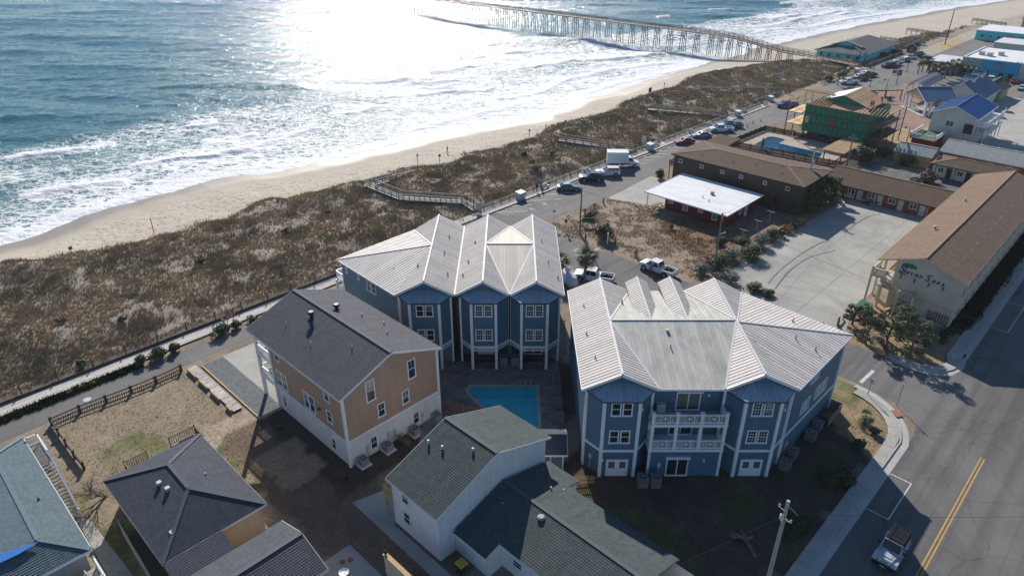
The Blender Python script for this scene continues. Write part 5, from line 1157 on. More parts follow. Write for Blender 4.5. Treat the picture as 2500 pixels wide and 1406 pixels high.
for z in (3.05,):
    MB().box(94.5, A1, 20.9, 22.7, z - .2, z).build('walkway', 'deckwood', M1)
    r_ = MB(); railing(r_, (97.6, 22.6, z), (A1, 22.6, z), 1.0, .1, .06, .2, .1); r_.build('railing', 'tanwood', M1)
for a in np.arange(96.2, 140, 5.6): MB().cbox((a, 22.6, 0), .22, .22, 6.8).build('column', 'cream', M1)
# end stairs: two flights and a landing
MB().box(94.2, 97.4, 21.0, 23.6, 4.2, 4.36).build('landing', 'deckwood', M1)
r_ = MB(); railing(r_, (94.2, 23.5, 4.36), (94.2, 21.9, 4.36), 1.05, .2, .06, .16, .12); railing(r_, (94.2, 23.5, 4.36), (97.4, 23.5, 4.36), 1.05, .2, .06, .16, .12); r_.build('railing', 'cream', M1)
for i in range(9): MB().box(93.1, 94.3, 21.8 - i * .26, 22.05 - i * .26, 4.15 - i * .17, 4.2 - i * .17).build('tread', 'tanwood', M1)
r_ = MB(); p = Vector((93.1, 21.9, 4.3)); q = Vector((93.1, 19.5, 2.8))
for x in (0, 1): r_.beam(p + Vector((0, 0, x * .95 + .05)), q + Vector((0, 0, x * .95 + .05)), .1, .14)
for i in range(1, 15): x = p + (q - p) * i / 15; r_.beam(x, x + Vector((0, 0, 1)), .06, .06)
railing(r_, (93.1, 19.4, 2.75), (93.1, 17.6, 2.75), 1.0, .2, .07, .18, .12); railing(r_, (93.1, 17.6, 2.75), (94.3, 17.6, 2.75), 1.0, .2, .07, .18, .12); r_.build('stair_railing', 'cream', M1)
MB().box(93.0, 94.4, 17.5, 19.5, 2.6, 2.75).build('stair_landing', 'deckwood', M1)
for i in range(12): MB().box(93.1, 94.3, 19.5 + i * .2 - 1.2, 19.68 + i * .2 - 1.2, 2.4 - i * .2, 2.45 - i * .2).build('tread', 'tanwood', M1)
for a, b in ((94.2, 23.5), (97.4, 23.5), (94.2, 21.9), (93.1, 19.5), (93.1, 17.6)): MB().cbox((a, b, 0), .24, .24, 5.4 if b > 21 else 3.6).build('stair_post', 'cream', M1)
lt = MB()
for i in range(9): lt.box(A0 - .05, A0 - .02, 13.2 + i * .32, 13.26 + i * .32, .1, 1.9)
for i in range(6): lt.box(A0 - .055, A0 - .02, 13.2, 15.9, .15 + i * .32, .21 + i * .32)
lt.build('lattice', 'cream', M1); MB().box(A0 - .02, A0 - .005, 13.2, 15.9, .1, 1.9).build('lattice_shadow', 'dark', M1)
for b in (20.0, 18.3, 16.6, 14.9):
    o = MB(); o.cbox((A0 - .1, b, 5.1), .14, .10, .3); o.lathe([(.03, 0), (.09, .05), (.07, .22), (.02, .26)], 6, (A0 - .2, b, 5.35)); o.lathe([(.02, 0), (.07, .06), (.02, .2)], 6, (A0 - .2, b, 4.9)); o.build('wall_lantern', 'black', M1)
for a in np.arange(97, 140, 3.4): window(M1, (a, 13.0, 4.0), (1, 0), 1.1, 1.3, 'dh', fm='cream'); window(M1, (a, 13.0, 1.0), (1, 0), 1.1, 1.3, 'dh', fm='cream')
for a in np.arange(99, 139, 4.2):
    MB().box(a, a + .95, 20.9, 20.96, 3.1, 5.15).build('door', 'tanwood', M1); window(M1, (a + 2.2, 20.9, 3.9), (-1, 0), 1.2, 1.1, 'slider', fm='cream'); MB().box(a, a + .95, 20.9, 20.96, .05, 2.1).build('door', 'tanwood', M1)
def lettering(par, text, pos, u, size, mat, shear=0, rise=0, ext=.02, name='lettering', sx=1.0, font_off=0.0):
    cu = bpy.data.curves.new('t', 'FONT'); cu.body = text; cu.size = size; cu.shear = shear; cu.extrude = ext; cu.offset = font_off; cu.resolution_u = 3
    ob = bpy.data.objects.new('t', cu); col.objects.link(ob); dg = bpy.context.evaluated_depsgraph_get(); me = bpy.data.meshes.new_from_object(ob.evaluated_get(dg))
    bpy.data.objects.remove(ob); me.materials.clear(); me.materials.append(MATS[mat]); me.name = name
    o = bpy.data.objects.new(name, me); col.objects.link(o); o.parent = par; og = ORG[par.name]
    o.location = (pos[0] - og[0], pos[1] - og[1], pos[2] - og[2]); o.rotation_euler = (R(90), -rise, math.atan2(u[1], u[0])); o.scale = (sx, 1, 1); ORG[o.name] = (0, 0, 0); return o
plain('sign_navy', (.02, .09, .20), .6); plain('sign_green', (.015, .16, .11), .6); plain('sign_brown', (.12, .06, .045), .7)
# letters run along the wall with -b to the right, rising arc as painted
word = 'Seven Seas'; L_ = [(20.5, 5.9, 1.35), (19.62, 5.85, .85), (19.1, 5.83, .85), (18.55, 5.82, .85), (18.02, 5.8, .85), None, (17.3, 5.68, 1.3), (16.45, 5.7, .85), (15.88, 5.68, .85), (15.28, 5.62, .85)]
for ch_, d in zip(word, L_):
    if d: lettering(M1, ch_, (A0 - .03, d[0], d[1]), (0, -1), d[2], 'sign_navy', .3, name='letter', font_off=.02)
def blob(par, pts, mat, name, t=.02):
    m = MB(); m.face([(A0 - .034, b, z) for b, z in pts]); m.face([(A0 - .012, b, z) for b, z in pts][::-1]); m.build(name, mat, par)
blob(M1, [(20.3, 6.75), (20.2, 7.05), (19.85, 7.3), (19.45, 7.28), (19.1, 7.38), (18.7, 7.2), (18.4, 6.95), (18.55, 6.72), (18.85, 6.8), (19.05, 6.66), (19.3, 6.78), (19.5, 6.62), (19.8, 6.8), (20.0, 6.66)], 'sign_green', 'painted_tree')
blob(M1, [(19.72, 6.7), (19.6, 6.7), (19.66, 5.9), (19.86, 5.9)], 'sign_navy', 'painted_trunk'); blob(M1, [(20.6, 5.78), (20.0, 5.85), (19.3, 5.62), (19.9, 5.6)], 'sign_brown', 'painted_ground')
# low motel wing, brown two storey block, white court wing
M2 = thing('motel_wing', 'low brick motel wing with brown shingle roof facing the concrete lot', 'motel', (137.5, 35, 0))
gable_walls(M2, 132.8, 142.2, 25.5, 45.0, 0, 2.6, 4.0, 'b', 'brickred'); gable_roof(M2, 132.8, 142.2, 24.6, 45.0, 2.6, 4.0, 'b', .9, .5, 'sh_dbrown', 'darkwood', course=.25)
for b in np.arange(27.5, 44, 3.6): MB().box(132.74, 132.8, b, b + .95, .05, 2.1).build('door', 'white_dull', M2); window(M2, (132.8, b + 2.0, .9), lf, 1.3, 1.1, 'slider')
for b in np.arange(27, 45, 4.4): MB().cbox((132.05, b, 0), .12, .12, 2.3).build('post', 'white_dull', M2)
gl_ = MB(); gl_.lathe([(1.5, 3.1), (.9, 3.7), (.05, 4.3)], 4, (131.6, 42.0, 0)); 
M3 = thing('brown_apartment_block', 'long brown two storey apartment block with dark shingle hip roof', 'apartment block', (125, 56.5, 0))
MB().box(117.4, 128.6, 43.7, 69.6, 0, 5.6).build('wall', 'side_brown', M3); ro = hip_roof(M3, 117.4, 128.6, 43.7, 69.6, 5.65, 6.55, 'b', .5, 'sh_dbrown', 'darkwood', .25, True, True)
for b in (68.1, 63.4, 59.0, 55.2, 50.5, 46.2): window(M3, (117.4, b, 4.2), lf, .75, .65, 'plain', fm='white_dull')
for b in (66, 61, 57, 52, 48): window(M3, (117.4, b, 1.2), lf, .9, 1.0, 'dh', fm='darkwood')
for p in ((119.6, 65, 6.05), (119.9, 58.5, 6.1), (120.2, 49, 6.12), (122.6, 50.2, 6.45), (121, 54.5, 6.25)): vent(ro, p, .08, .4, 'lightgrey')
bk = MB(); bk.box(118.5, 122, 69.7, 71.2, 2.7, 2.85); railing(bk, (118.5, 71.2, 2.85), (122, 71.2, 2.85), .9); railing(bk, (118.5, 69.7, 2.85), (118.5, 71.2, 2.85), .9, ends=False)
for a in (118.6, 121.9): bk.cbox((a, 71.1, 0), .14, .14, 2.7)
bk.build('balcony', 'wood', M3)
M4 = thing('white_motel_wing', 'low white motel wing with brown roof and dark doors on the parking court', 'motel', (160.5, 27.5, 0))
gable_walls(M4, 157.4, 163.4, 21.5, 33.6, 0, 2.6, 3.5, 'b', 'side_pale'); hip_roof(M4, 157.0, 163.6, 20.5, 33.4, 2.7, 3.7, 'b', .6, 'sh_dbrown', 'darkwood', .25, False, True)
for b in (23, 26.5, 30): MB().box(157.33, 157.4, b, b + .95, .05, 2.1).build('door', 'dark', M4); window(M4, (157.4, b + 2.0, .9), lf, 1.1, 1.1, 'slider')
for b in (22.2, 25.6, 29.2, 32.8): MB().cbox((156.6, b, 0), .12, .12, 2.55).build('post', 'dark', M4)
GR = thing('grey_roof_motel', 'long low building with pale grey shingle roof and row of roof vents', 'building', (172, 20, 0))
gable_walls(GR, 167.3, 177.3, -10, 35.0, 0, 2.6, 3.9, 'b', 'brickred'); ro = gable_roof(GR, 167.3, 177.3, -10, 35.0, 2.6, 3.9, 'b', .5, .3, 'sh_pale', 'lightgrey', course=.3)
for b in (32.5, 29.2, 26, 22.8, 20, 17): MB().cbox((173.6, b, 3.5), .5, .5, .3).build('roof_vent', 'lightgrey', ro)
for b in np.arange(12, 34, 3.4): window(GR, (167.3, b, 1.3), lf, 1.3, .7, 'slider', fm='cream')
GS = thing('grey_shed', 'small shed with grey roof and orange gable behind the bushes', 'shed', (164, 38.5, 0))
gable_walls(GS, 161.2, 166.8, 35.2, 42.2, 0, 2.5, 3.7, 'b', 'tanwood'); gable_roof(GS, 161.2, 166.8, 35.2, 42.2, 2.5, 3.7, 'b', .35, .3, 'sh_pale', 'lightgrey', course=.3)
# red house with flat white roof
RH = thing('red_house', 'small red house with flat white roof and carport end', 'house', (109, 57, 0))
MB().box(104.2, 114.6, 50.3, 62.6, 0, 2.75).build('wall', 'side_red', RH); fr_ = MB(); fr_.slab([(102.3, 49.4, 2.85), (115.4, 49.4, 3.05), (115.4, 66.0, 3.05), (102.3, 66.0, 2.85)], .16); ro = fr_.build('roof', 'flat_white', RH)
m = MB(); m.beam((102.3, 49.4, 2.8), (102.3, 66, 2.8), .06, .22); m.beam((102.3, 49.37, 2.8), (115.4, 49.37, 3.0), .06, .22); m.beam((102.3, 66, 2.8), (115.4, 66, 3.0), .06, .22); m.build('fascia', 'white', ro)
for b, z, w, h in ((61.4, 1.35, .95, .95), (58.4, .8, 1.0, 1.45), (55.4, 1.3, 1.0, .8), (52.6, .7, 1.0, 1.5)): window(RH, (104.2, b, z), lf, w, h, 'grid')
window(RH, (109, 50.3, 1.1), (1, 0), 1.0, 1.3); MB().box(110.5, 111.5, 50.24, 50.3, .05, 2.1).build('door', 'white_dull', RH)
for p in ((102.7, 65.4), (114.6, 65.4)): MB().cbox((*p, 0), .14, .14, 2.75).build('post', 'white', RH)
MB().cbox((109.4, 56.3, 2.95), .5, .5, .5).build('chimney', 'tanwood', ro); vent(ro, (107, 56.8, 3.0), .07, .3, 'lightgrey'); vent(ro, (106, 55, 3.0), .07, .3, 'lightgrey')
pt = thing('picnic_table', 'red brown picnic table at the carport end of the red house', 'table', (103.6, 63.6, 0)); MB().box(102.8, 104.6, 63.2, 64.0, .7, .75).build('tabletop', 'brickred', pt)
for b in (62.7, 64.3): MB().box(102.8, 104.6, b, b + .28, .42, .46).build('bench', 'brickred', pt)
for a in (103.1, 104.3): MB().beam((a, 62.8, .0), (a, 63.6, .7), .07, .07).beam((a, 64.4, 0), (a, 63.6, .7), .07, .07).build('leg', 'brickred', pt)
# ------------------------------------------------------------- house under construction
G1 = thing('house_under_construction', 'green sheathed house frame on stilts with bare brown roof decking', 'house frame', (171.5, 57, 0))
ga0, ga1, gb0, gb1 = 165.0, 178.5, 50.2, 64.6
MB().box(ga0, ga1, gb0, gb1, 1.75, 7.9).build('wall', 'dark', G1)
def sheath(p, q, z0, z1, skip=None, off=0):
    p = Vector(p); q = Vector(q); d = q - p; L = d.length; d.normalize(); n = Vector((d.y, -d.x)); rows = [(z0, 3.7), (3.8, 5.85), (5.95, z1)]
    for r, (za, zb) in enumerate(rows):
        k = 12; w = L / k; sh = (r % 2) * .5 * w
        for i in range(-1, k + 1):
            s0 = max(0, i * w + sh) + .06; s1 = min(L, (i + 1) * w + sh) - .06
            if s1 - s0 < .15: continue
            if skip and any(a < (s0 + s1) / 2 < b and c < (za + zb) / 2 < e for a, b, c, e in skip): continue
            a = p + d * s0 + n * .0; b = p + d * s1
            MB().hexa([(*(a + n * .05), za + .03), (*(b + n * .05), za + .03), (*(b), za + .03), (*a, za + .03), (*(a + n * .05), zb), (*(b + n * .05), zb), (*b, zb), (*a, zb)]).build('sheathing_panel', 'side_green', G1)
sheath((ga0, gb1), (ga0, gb0), 1.6, 7.95); sheath((ga0, gb0), (ga1, gb0), 1.6, 7.95)
MB().box(ga0 - .09, ga0 - .06, 57.0, 58.6, 3.9, 5.4).build('window_opening', 'brickred', G1); MB().box(ga0 - .09, ga0 - .06, 63.3, 64.1, 3.7, 5.2).build('window_opening', 'lumber', G1)
MB().box(ga0 - .075, ga0 - .06, 54.4, 56.0, 5.0, 5.25).build('printed_strip', 'dark', G1)
for a in np.arange(ga0 + .4, ga1, 3.2):
    for b in np.arange(gb0 + .4, gb1 + .2, 3.4): MB().cbox((a, b, 0), .3, .3, 1.75).build('stilt', 'wood', G1)
planky('osb', (.38, .23, .125), .42, .25)
rd = MB(); C = 57.4; zr = 10.6; ze = 7.95
rd.slab([(ga0 - .2, gb0 - .2, 8.0), (ga0 - .2, gb1 + .2, 8.0), (168.6, gb1 - 2.5, 8.95), (168.6, gb0 + 2.5, 8.95)], .1)        # skirt towards the pool
rd.slab([(167.6, 51.2, 8.5), (179, 51.2, 8.5), (179, C, zr), (167.6, C, zr)], .1); ro = rd.build('roof_decking', 'osb', G1)
MB().slab([(167.6, C, zr + .01), (179, C, zr + .01), (179, 62.8, 8.7), (171.5, 62.8, 8.7), (167.6, 60.0, 9.65)], .1).build('roof_membrane', 'flat_mint' if 'flat_mint' in MATS else 'side_mint' if 'side_mint' in MATS else 'white_dull', ro)
MB().face([(167.55, 62.2, 8.75), (167.55, 52.3, 8.75), (167.55, C, 10.5)]).build('gable_panel', 'side_green', G1)
for b in np.arange(59.5, 69.6, .62):             # open rafters
    z = 8.25 + max(0, (b - 62)) * .0
    MB().beam((164.6, b, 8.0), (170.2, b, 9.6), .06, .2).build('rafter', 'lumber', G1); MB().beam((179, b, 8.2), (170.2, b, 9.6), .06, .2).build('rafter', 'lumber', G1)
for b in np.arange(46.6, 53, .75): MB().beam((164.6, b, 7.9), (168.2, b, 8.9), .06, .2).build('rafter', 'lumber', G1)
MB().beam((170.2, 59.5, 9.65), (170.2, 69.6, 9.65), .08, .25).build('ridge_beam', 'lumber', G1)
for side, bb in ((1, 68.6), (-1, 46.8)):
    lo, hi = (gb1, bb) if side > 0 else (bb, gb0)
    for z in (2.9, 5.6): MB().box(ga0, ga1, lo, hi, z - .2, z).build('deck', 'lumber' if side > 0 else 'wood', G1)
    for a in (ga0 + .1, 169.5, 174, ga1 - .1): MB().cbox((a, bb, 0), .18, .18, 8.1).build('post', 'wood', G1)
    MB().beam((ga0, bb, 8.1), (ga1, bb, 8.1), .12, .25).build('beam', 'lumber', G1)
    for z in (3.9, 6.6): MB().beam((ga0, bb, z), (ga1, bb, z), .06, .12).build('guard_rail', 'wood', G1)
# pool behind the brown block
P2 = make_pool(POOL2, [(147.4, 73.0), (163.9, 72.8), (164.3, 52), (149.5, 51)], 'swimming_pool', 'pooltan', 's', deck='motel_pool_deck')
bl = MB(); bl.path([(153, 65.8, .13), (153, 65.8, .8), (153.5, 65.5, .8)], .03); bl.build('handrail', 'steel', P2)
def picket_run(pl, label, h=1.25, gap=.17, mat='wood', cat='fence', post=2.4):
    f = thing('picket_fence', label, cat, (pl[0][0], pl[0][1], 0)); pk = MB()
    for p, q in zip(pl[:-1], pl[1:]):
        p = Vector(p); q = Vector(q); d = q - p; L = d.length; d.normalize(); n = int(L / gap)
        for i in range(n): x = p + d * (i * gap); pk.cbox((x.x, x.y, .08), .1 * abs(d.x) + .03, .1 * abs(d.y) + .03, h - .08)
        for z in (.35, h - .3): pk.beam((*p, z), (*q, z), .05, .09)
        k = max(1, round(L / post))
        for i in range(k + 1): x = p + d * (L * i / k); MB().cbox((x.x, x.y, 0), .15, .15, h + .2).build('post', mat, f)
    o = pk.build('pickets', mat, f); o['kind'] = 'stuff'; return f
picket_run([(147.2, 73.4), (164.2, 73.1), (164.6, 66.0)], 'dark picket fence round the motel pool on the beach road side', mat='darkwood'); picket_run([(147.0, 73.2), (149.2, 51.2), (149.6, 48.6)], 'dark picket fence between the motel pool and the brown block', mat='darkwood'); picket_run([(164.6, 65.8), (164.4, 52.2)], 'dark picket fence between the motel pool and the green house frame', 1.1, mat='darkwood')
PG = thing('pergola', 'slatted wooden pergola at the end of the motel pool', 'pergola', (155.5, 51.3, 0))
for a, b in ((150.6, 49.4), (150.6, 53.0), (160.2, 49.4), (160.2, 53.0)): MB().cbox((a, b, 0), .18, .18, 2.5).build('post', 'darkwood', PG)
for b in (49.4, 53.0): MB().box(150, 161, b - .08, b + .08, 2.5, 2.68).build('beam', 'lumber', PG)
for i in range(24): MB().box(150.1 + i * .45, 150.26 + i * .45, 48.8, 53.6, 2.68, 2.8).build('slat', 'lumber', PG)
ub = thing('closed_umbrella', 'closed thatched umbrella at the near side of the motel pool', 'umbrella', (149.8, 66.6, 0)); MB().tube((149.8, 66.6, .1), (149.8, 66.6, 2.4), .05, .05, 8).build('pole', 'wood', ub); MB().lathe([(.5, .9), (.42, 1.3), (.3, 2.0), (.06, 2.6)], 10, (149.8, 66.6, 0)).build('canopy', 'wood', ub)
gz = MB(); shingle_slope(gz, [(133.6, 69.0, 2.5), (133.6, 74.2, 2.5), (143.6, 74.2, 3.2), (143.6, 69.0, 3.2)], (133.6, 69.0, 2.5), (133.6, 74.2, 2.5), .25)
CP = thing('carport', 'brown shingled carport roof between the brown block and the pool fence', 'carport', (138.5, 71.6, 0)); gz.build('roof', 'sh_brick', CP)
for a, b in ((134, 69.4), (134, 73.8), (143.2, 69.4), (143.2, 73.8)): MB().cbox((a, b, 0), .16, .16, 2.5 + (a - 134) * .065).build('post', 'darkwood', CP)
# blue roofed beach house with decks
BH = thing('blue_roof_house', 'pale house with bright blue metal roof and stacked side balconies', 'house', (190.5, 37.5, 0))
m = MB(); c_ = 37.4
gable_walls(BH, 182.6, 198.5, 33.2, 42.2, 0, 6.9, 8.8, 'a', 'side_pale'); gable_roof(BH, 182.6, 198.5, 33.2, 42.2, 6.9, 8.8, 'a', .5, .5, 'metal_blue', 'white', 'panel', pitch=.6)
window(BH, (182.6, 38.2, 4.2), lf, 1.7, 1.3, 'slider'); MB().box(182.55, 182.6, 33.4, 35.2, 3.2, 5.4).build('dark_opening', 'dark', BH)
for z in (2.8, 5.0 + .2):
    MB().box(183, 199, 30.9, 33.2, z - .2, z).build('balcony', 'white', BH); r_ = MB(); railing(r_, (183, 31.0, z), (199, 31.0, z), 1.0, .12, .06, .3, .12); railing(r_, (183, 31.0, z), (183, 33.1, z), 1.0, .12, .06, .3, .12, ends=False); r_.build('railing', 'white', BH)
for a in (183.1, 187, 191, 195, 198.9): MB().cbox((a, 31.0, 0), .2, .2, 6.8).build('column', 'white', BH)
for a in np.arange(185, 198, 4): window(BH, (a, 33.2, 3.0), (1, 0), 1.8, 2.0, 'slider', 'sliding_door')
DKB = thing('raised_deck', 'raised white railed deck with green floor in front of the blue roofed house', 'deck', (178.5, 40.5, 0))
MB().box(173.8, 182.4, 38.2, 43.4, 2.3, 2.5).build('floor', 'turf', DKB); r_ = MB()
for p, q in (((173.8, 38.2), (173.8, 43.4)), ((173.8, 43.4), (182.3, 43.4)), ((173.8, 38.2), (182.3, 38.2))): railing(r_, (*p, 2.5), (*q, 2.5), 1.0, .2, .07, .25, .14)
r_.build('railing', 'white', DKB); MB().box(174.3, 182, 38.6, 43.0, 0, 2.3).build('wall', 'red', DKB)
for i in range(12): MB().box(180.6, 182.3, 36.1 - i * .0 + 1.9 - i * .26, 36.3 + 1.9 - i * .26, 2.3 + i * .24, 2.36 + i * .24).build('tread', 'white_dull', DKB)
# pavilion: open gable, barrel vault, tall gabled hall
PV = thing('pavilion', 'ocean front pavilion with slate blue metal gable roofs and cupolas', 'pavilion', (222, 51, 0))
g0 = ground(2240, 214, 6.3); g1 = ground(2312, 212, 6.3); yc = g0[1]
PO = thing('open_pavilion', 'open sided shelter with blue metal gable roof and paired white columns', 'shelter', (g0[0], yc, 0), 'w')
gable_roof(PO, g0[0] + .5, g1[0], yc - 5.4, yc + 5.4, 3.9, 6.3, 'a', .5, .6, 'metal_pav', 'white', 'panel', pitch=.6)
for x in (g0[0] + .8, g0[0] + 2.0, g1[0] - 2):
    for y in (yc - 5, yc + 5): MB().cbox((x, y, 0), .5, .5, 3.85).build('column', 'white', PO)
for x in (g0[0] + .5, g1[0] - .1): MB().face([(x, yc - 5.3, 3.9), (x, yc + 5.3, 3.9), (x, yc, 6.25)]).build('gable_wall', 'cream', PO)
MB().box(g0[0] - .5, g1[0] + 1, yc - 6, yc + 6, 0, .15).build('floor', 'concrete', PO)
gable_walls(PV, 219.6, 238, 40.5, 50.5, 0, 3.6, 7.0, 'a', 'side_pale'); gable_roof(PV, 219.6, 238, 40.5, 50.5, 3.6, 7.0, 'a', .6, .5, 'metal_pav', 'white', 'panel', pitch=.7)
for a, b, z in ((226, 45.5, 6.2), (234, 45.5, 6.2)):
    q = MB(); q.box(a - 1.1, a + 1.1, b - 1.1, b + 1.1, z, z + 1.2); cu_ = q.build('cupola', 'white', PV); gable_roof(cu_, a - 1.2, a + 1.2, b - 1.2, b + 1.2, z + 1.2, z + 1.9, 'b', .3, .3, 'metal_pav', 'white', 'panel', pitch=.6); window(cu_, (a - 1.1, b, z + .35), lf, 1.2, .7, 'grid')
bv = MB(); r0 = 2.2; N = 10
bvx = MB()
for i in range(N):
    t0 = math.pi * i / N; t1 = math.pi * (i + 1) / N
    bvx.slab([(222 + 0, 57.5 - r0 * math.cos(t0), 3.4 + r0 * .8 * math.sin(t0)), (240, 57.5 - r0 * math.cos(t0), 3.4 + r0 * .8 * math.sin(t0)), (240, 57.5 - r0 * math.cos(t1), 3.4 + r0 * .8 * math.sin(t1)), (222, 57.5 - r0 * math.cos(t1), 3.4 + r0 * .8 * math.sin(t1))], .06)
bo = bvx.build('barrel_roof', 'metal', PV)
for k in range(22):
    m = MB()
    for i in range(N):
        t0 = math.pi * i / N; t1 = math.pi * (i + 1) / N; a = 222.3 + k * .82; m.beam((a, 57.5 - (r0 + .05) * math.cos(t0), 3.4 + (r0 * .8 + .05) * math.sin(t0)), (a, 57.5 - (r0 + .05) * math.cos(t1), 3.4 + (r0 * .8 + .05) * math.sin(t1)), .1, .08)
    m.build('roof_rib', 'metal_pav', bo)
for a in (222.5, 228, 234, 239.5):
    for b in (55.4, 59.6): MB().cbox((a, b, 0), .35, .35, 3.4).build('column', 'white', PV)
GS2 = thing('olive_cottage', 'small grey green gabled cottage behind the pavilion', 'cottage', (243, 42.5, 0)); gable_walls(GS2, 238.8, 247, 39.5, 45.5, 0, 3.0, 4.8, 'a', 'side_olive'); gable_roof(GS2, 238.8, 247, 39.5, 45.5, 3.0, 4.8, 'a', .5, .5, 'sh_brick2' if 'sh_brick2' in MATS else 'sh_green', 'lightgrey', course=.3)
GS3 = thing('green_cottage', 'small pale green gabled hut at the far side of the pavilion', 'cottage', (250, 48, 0)); gable_walls(GS3, 247.5, 252, 46.5, 51, 0, 2.8, 4.2, 'a', 'side_olive'); gable_roof(GS3, 247.5, 252, 46.5, 51, 2.8, 4.2, 'a', .4, .4, 'sh_pale', 'lightgrey', course=.3)
# teal pier house
TH = thing('pier_house', 'turquoise pier house with grey hip roof at the foot of the pier', 'building', (282, 96, 0))
MB().box(265.6, 299.5, 88.2, 104.0, 0, 2.95).build('wall', 'side_teal', TH)
mb = MB(); cb = 96.1; z0, z1 = 3.0, 6.1; f0, f1 = 264.9, 300.3; g0, g1 = 87.4, 104.8
S = [[(f1, g1, z0), (f0, g1, z0), (273, cb, z1), (291.5, cb, z1)], [(f0, g0, z0), (f1, g0, z0), (291.5, cb, z1), (273, cb, z1)], [(f0, g1, z0), (f0, g0, z0), (273, g0 + 5.2, 4.85), (273, g1 - 5.2, 4.85)], [(f1, g0, z0), (f1, g1, z0), (291.5, cb, z1)]]
for s in S: shingle_slope(mb, s, s[0], s[1], .4, .05)
ro = mb.build('roof', 'sh_mid', TH); MB().face([(271.2, 101.3, 4.55), (271.2, 90.9, 4.55), (271.2, cb, 6.15)]).build('gable_panel', 'side_teal', TH)
mb = MB(); mb.slab([(270.6, cb, 6.2), (274, cb, 6.15), (274, 90.6, 4.55), (270.6, 90.6, 4.6)], .1); mb.slab([(270.6, cb, 6.2), (274, cb, 6.15), (274, 101.6, 4.55), (270.6, 101.6, 4.6)], .1); mb.build('gable_roof', 'sh_mid', ro)
m = MB()
for p, q in (((f0, g1), (f0, g0)), ((f0, g0), (f1, g0))): m.beam((*p, z0 - .1), (*q, z0 - .1), .1, .22)
m.build('fascia', 'lightgrey', ro)
for b in (102.2, 99.5, 96.2, 92.6, 89.6): window(TH, (265.6, b, 1.2), lf, 1.1, 1.1, 'dh', fm='brickred')
for a in np.arange(269, 298, 4): window(TH, (a, 88.2, 1.2), (1, 0), 1.0, 1.1, 'dh', fm='white')
MB().tube((272, 98.5, 5.0), (272, 98.5, 8.0), .05, .03, 6).build('flag_mast', 'lightgrey', TH)
for b in (88.4, 86.6): MB().cbox((264.3, b, 0), .25, .25, 4.4).build('sign_post', 'darkwood', TH)
MB().box(264.2, 264.4, 86.5, 88.5, 3.2, 4.2).build('sign_board', 'lightgrey', TH)
# pier
PR = thing('fishing_pier', 'long wooden fishing pier on tall piles running out to sea', 'pier', (257, 106, 0))
def pz(b): return 2.2 + 3.3 * float(sstep(106, 140, b))
wd = 1.9; bs_ = np.r_[np.arange(104, 140, 4), np.arange(140, 330, 6.2)]
planky('pierwood', (.20, .165, .13), .2, .3, along='Y')
for p, q in zip(bs_[:-1], bs_[1:]):
    m = MB(); m.slab([(257 - wd, p, pz(p)), (257 + wd, p, pz(p)), (257 + wd, q, pz(q)), (257 - wd, q, pz(q))], .14); m.build('deck', 'pierwood', PR)
    m = MB()
    for s in (-1, 1):
        x = 257 + s * (wd - .06)
        for h in (.45, .8, 1.15): m.beam((x, p, pz(p) + h), (x, q, pz(q) + h), .05, .15 if h < 1 else .09)
        n = max(1, int((q - p) / 2.0))
        for i in range(n): bb = p + (q - p) * i / n; m.beam((x, bb, pz(bb) - .25), (x, bb, pz(bb) + 1.2), .11, .11)
    m.build('railing', 'wood', PR)
for b in np.r_[np.arange(110, 140, 4), np.arange(142, 330, 6.2)]:
    m = MB(); zt = pz(b) - .3; zf = hz(257, b) - .6 if b < 150 else -4.5
    for x, l in ((-2.6, -1.7), (-.7, -.6), (.7, .6), (2.6, 1.7)): m.tube((257 + x * (1.0 if zt > 2 else .8), b + rng.uniform(-.15, .15), zf), (257 + l, b, zt), .17, .14, 6)
    m.box(257 - 2.0, 257 + 2.0, b - .12, b + .12, zt - .05, zt + .2)
    if zt > 2.5:
        m.beam((257 - 1.9, b + .15, zt - .2), (257 + .6, b + .15, zt - 2.6), .06, .18); m.beam((257 + 1.9, b - .15, zt - .2), (257 - .6, b - .15, zt - 2.6), .06, .18)
    m.build('pile_bent', 'wood', PR)
for s in (-1, 1):
    for p, q in zip(bs_[:-1], bs_[1:]): MB().beam((257 + s * 1.4, p, pz(p) - .25), (257 + s * 1.4, q, pz(q) - .25), .15, .22).build('stringer', 'wood', PR)
m = MB(); m.slab([(255.1, 86, 1.2), (258.9, 86, 1.2), (258.9, 104, 2.2), (255.1, 104, 2.2)], .14); m.build('approach_deck', 'pierwood', PR)
m = MB()
for s in (-1, 1):
    for h in (.5, 1.05): m.beam((257 + s * 1.85, 86, 1.2 + h), (257 + s * 1.85, 104, 2.2 + h), .05, .13)
    for i in range(9): bb = 86 + i * 2.25; m.beam((257 + s * 1.85, bb, .0), (257 + s * 1.85, bb, 2.4 + i * .11), .12, .12)
m.build('approach_railing', 'woodgrey', PR)
for i, b in enumerate((165, 212, 240)):   # lamp masts on the pier
    MB().tube((258.7, b, pz(b)), (258.7, b, pz(b) + 4.5), .06, .04, 6).cbox((258.7, b, pz(b) + 4.4), .5, .2, .12).build('lamp_mast', 'grey', PR)
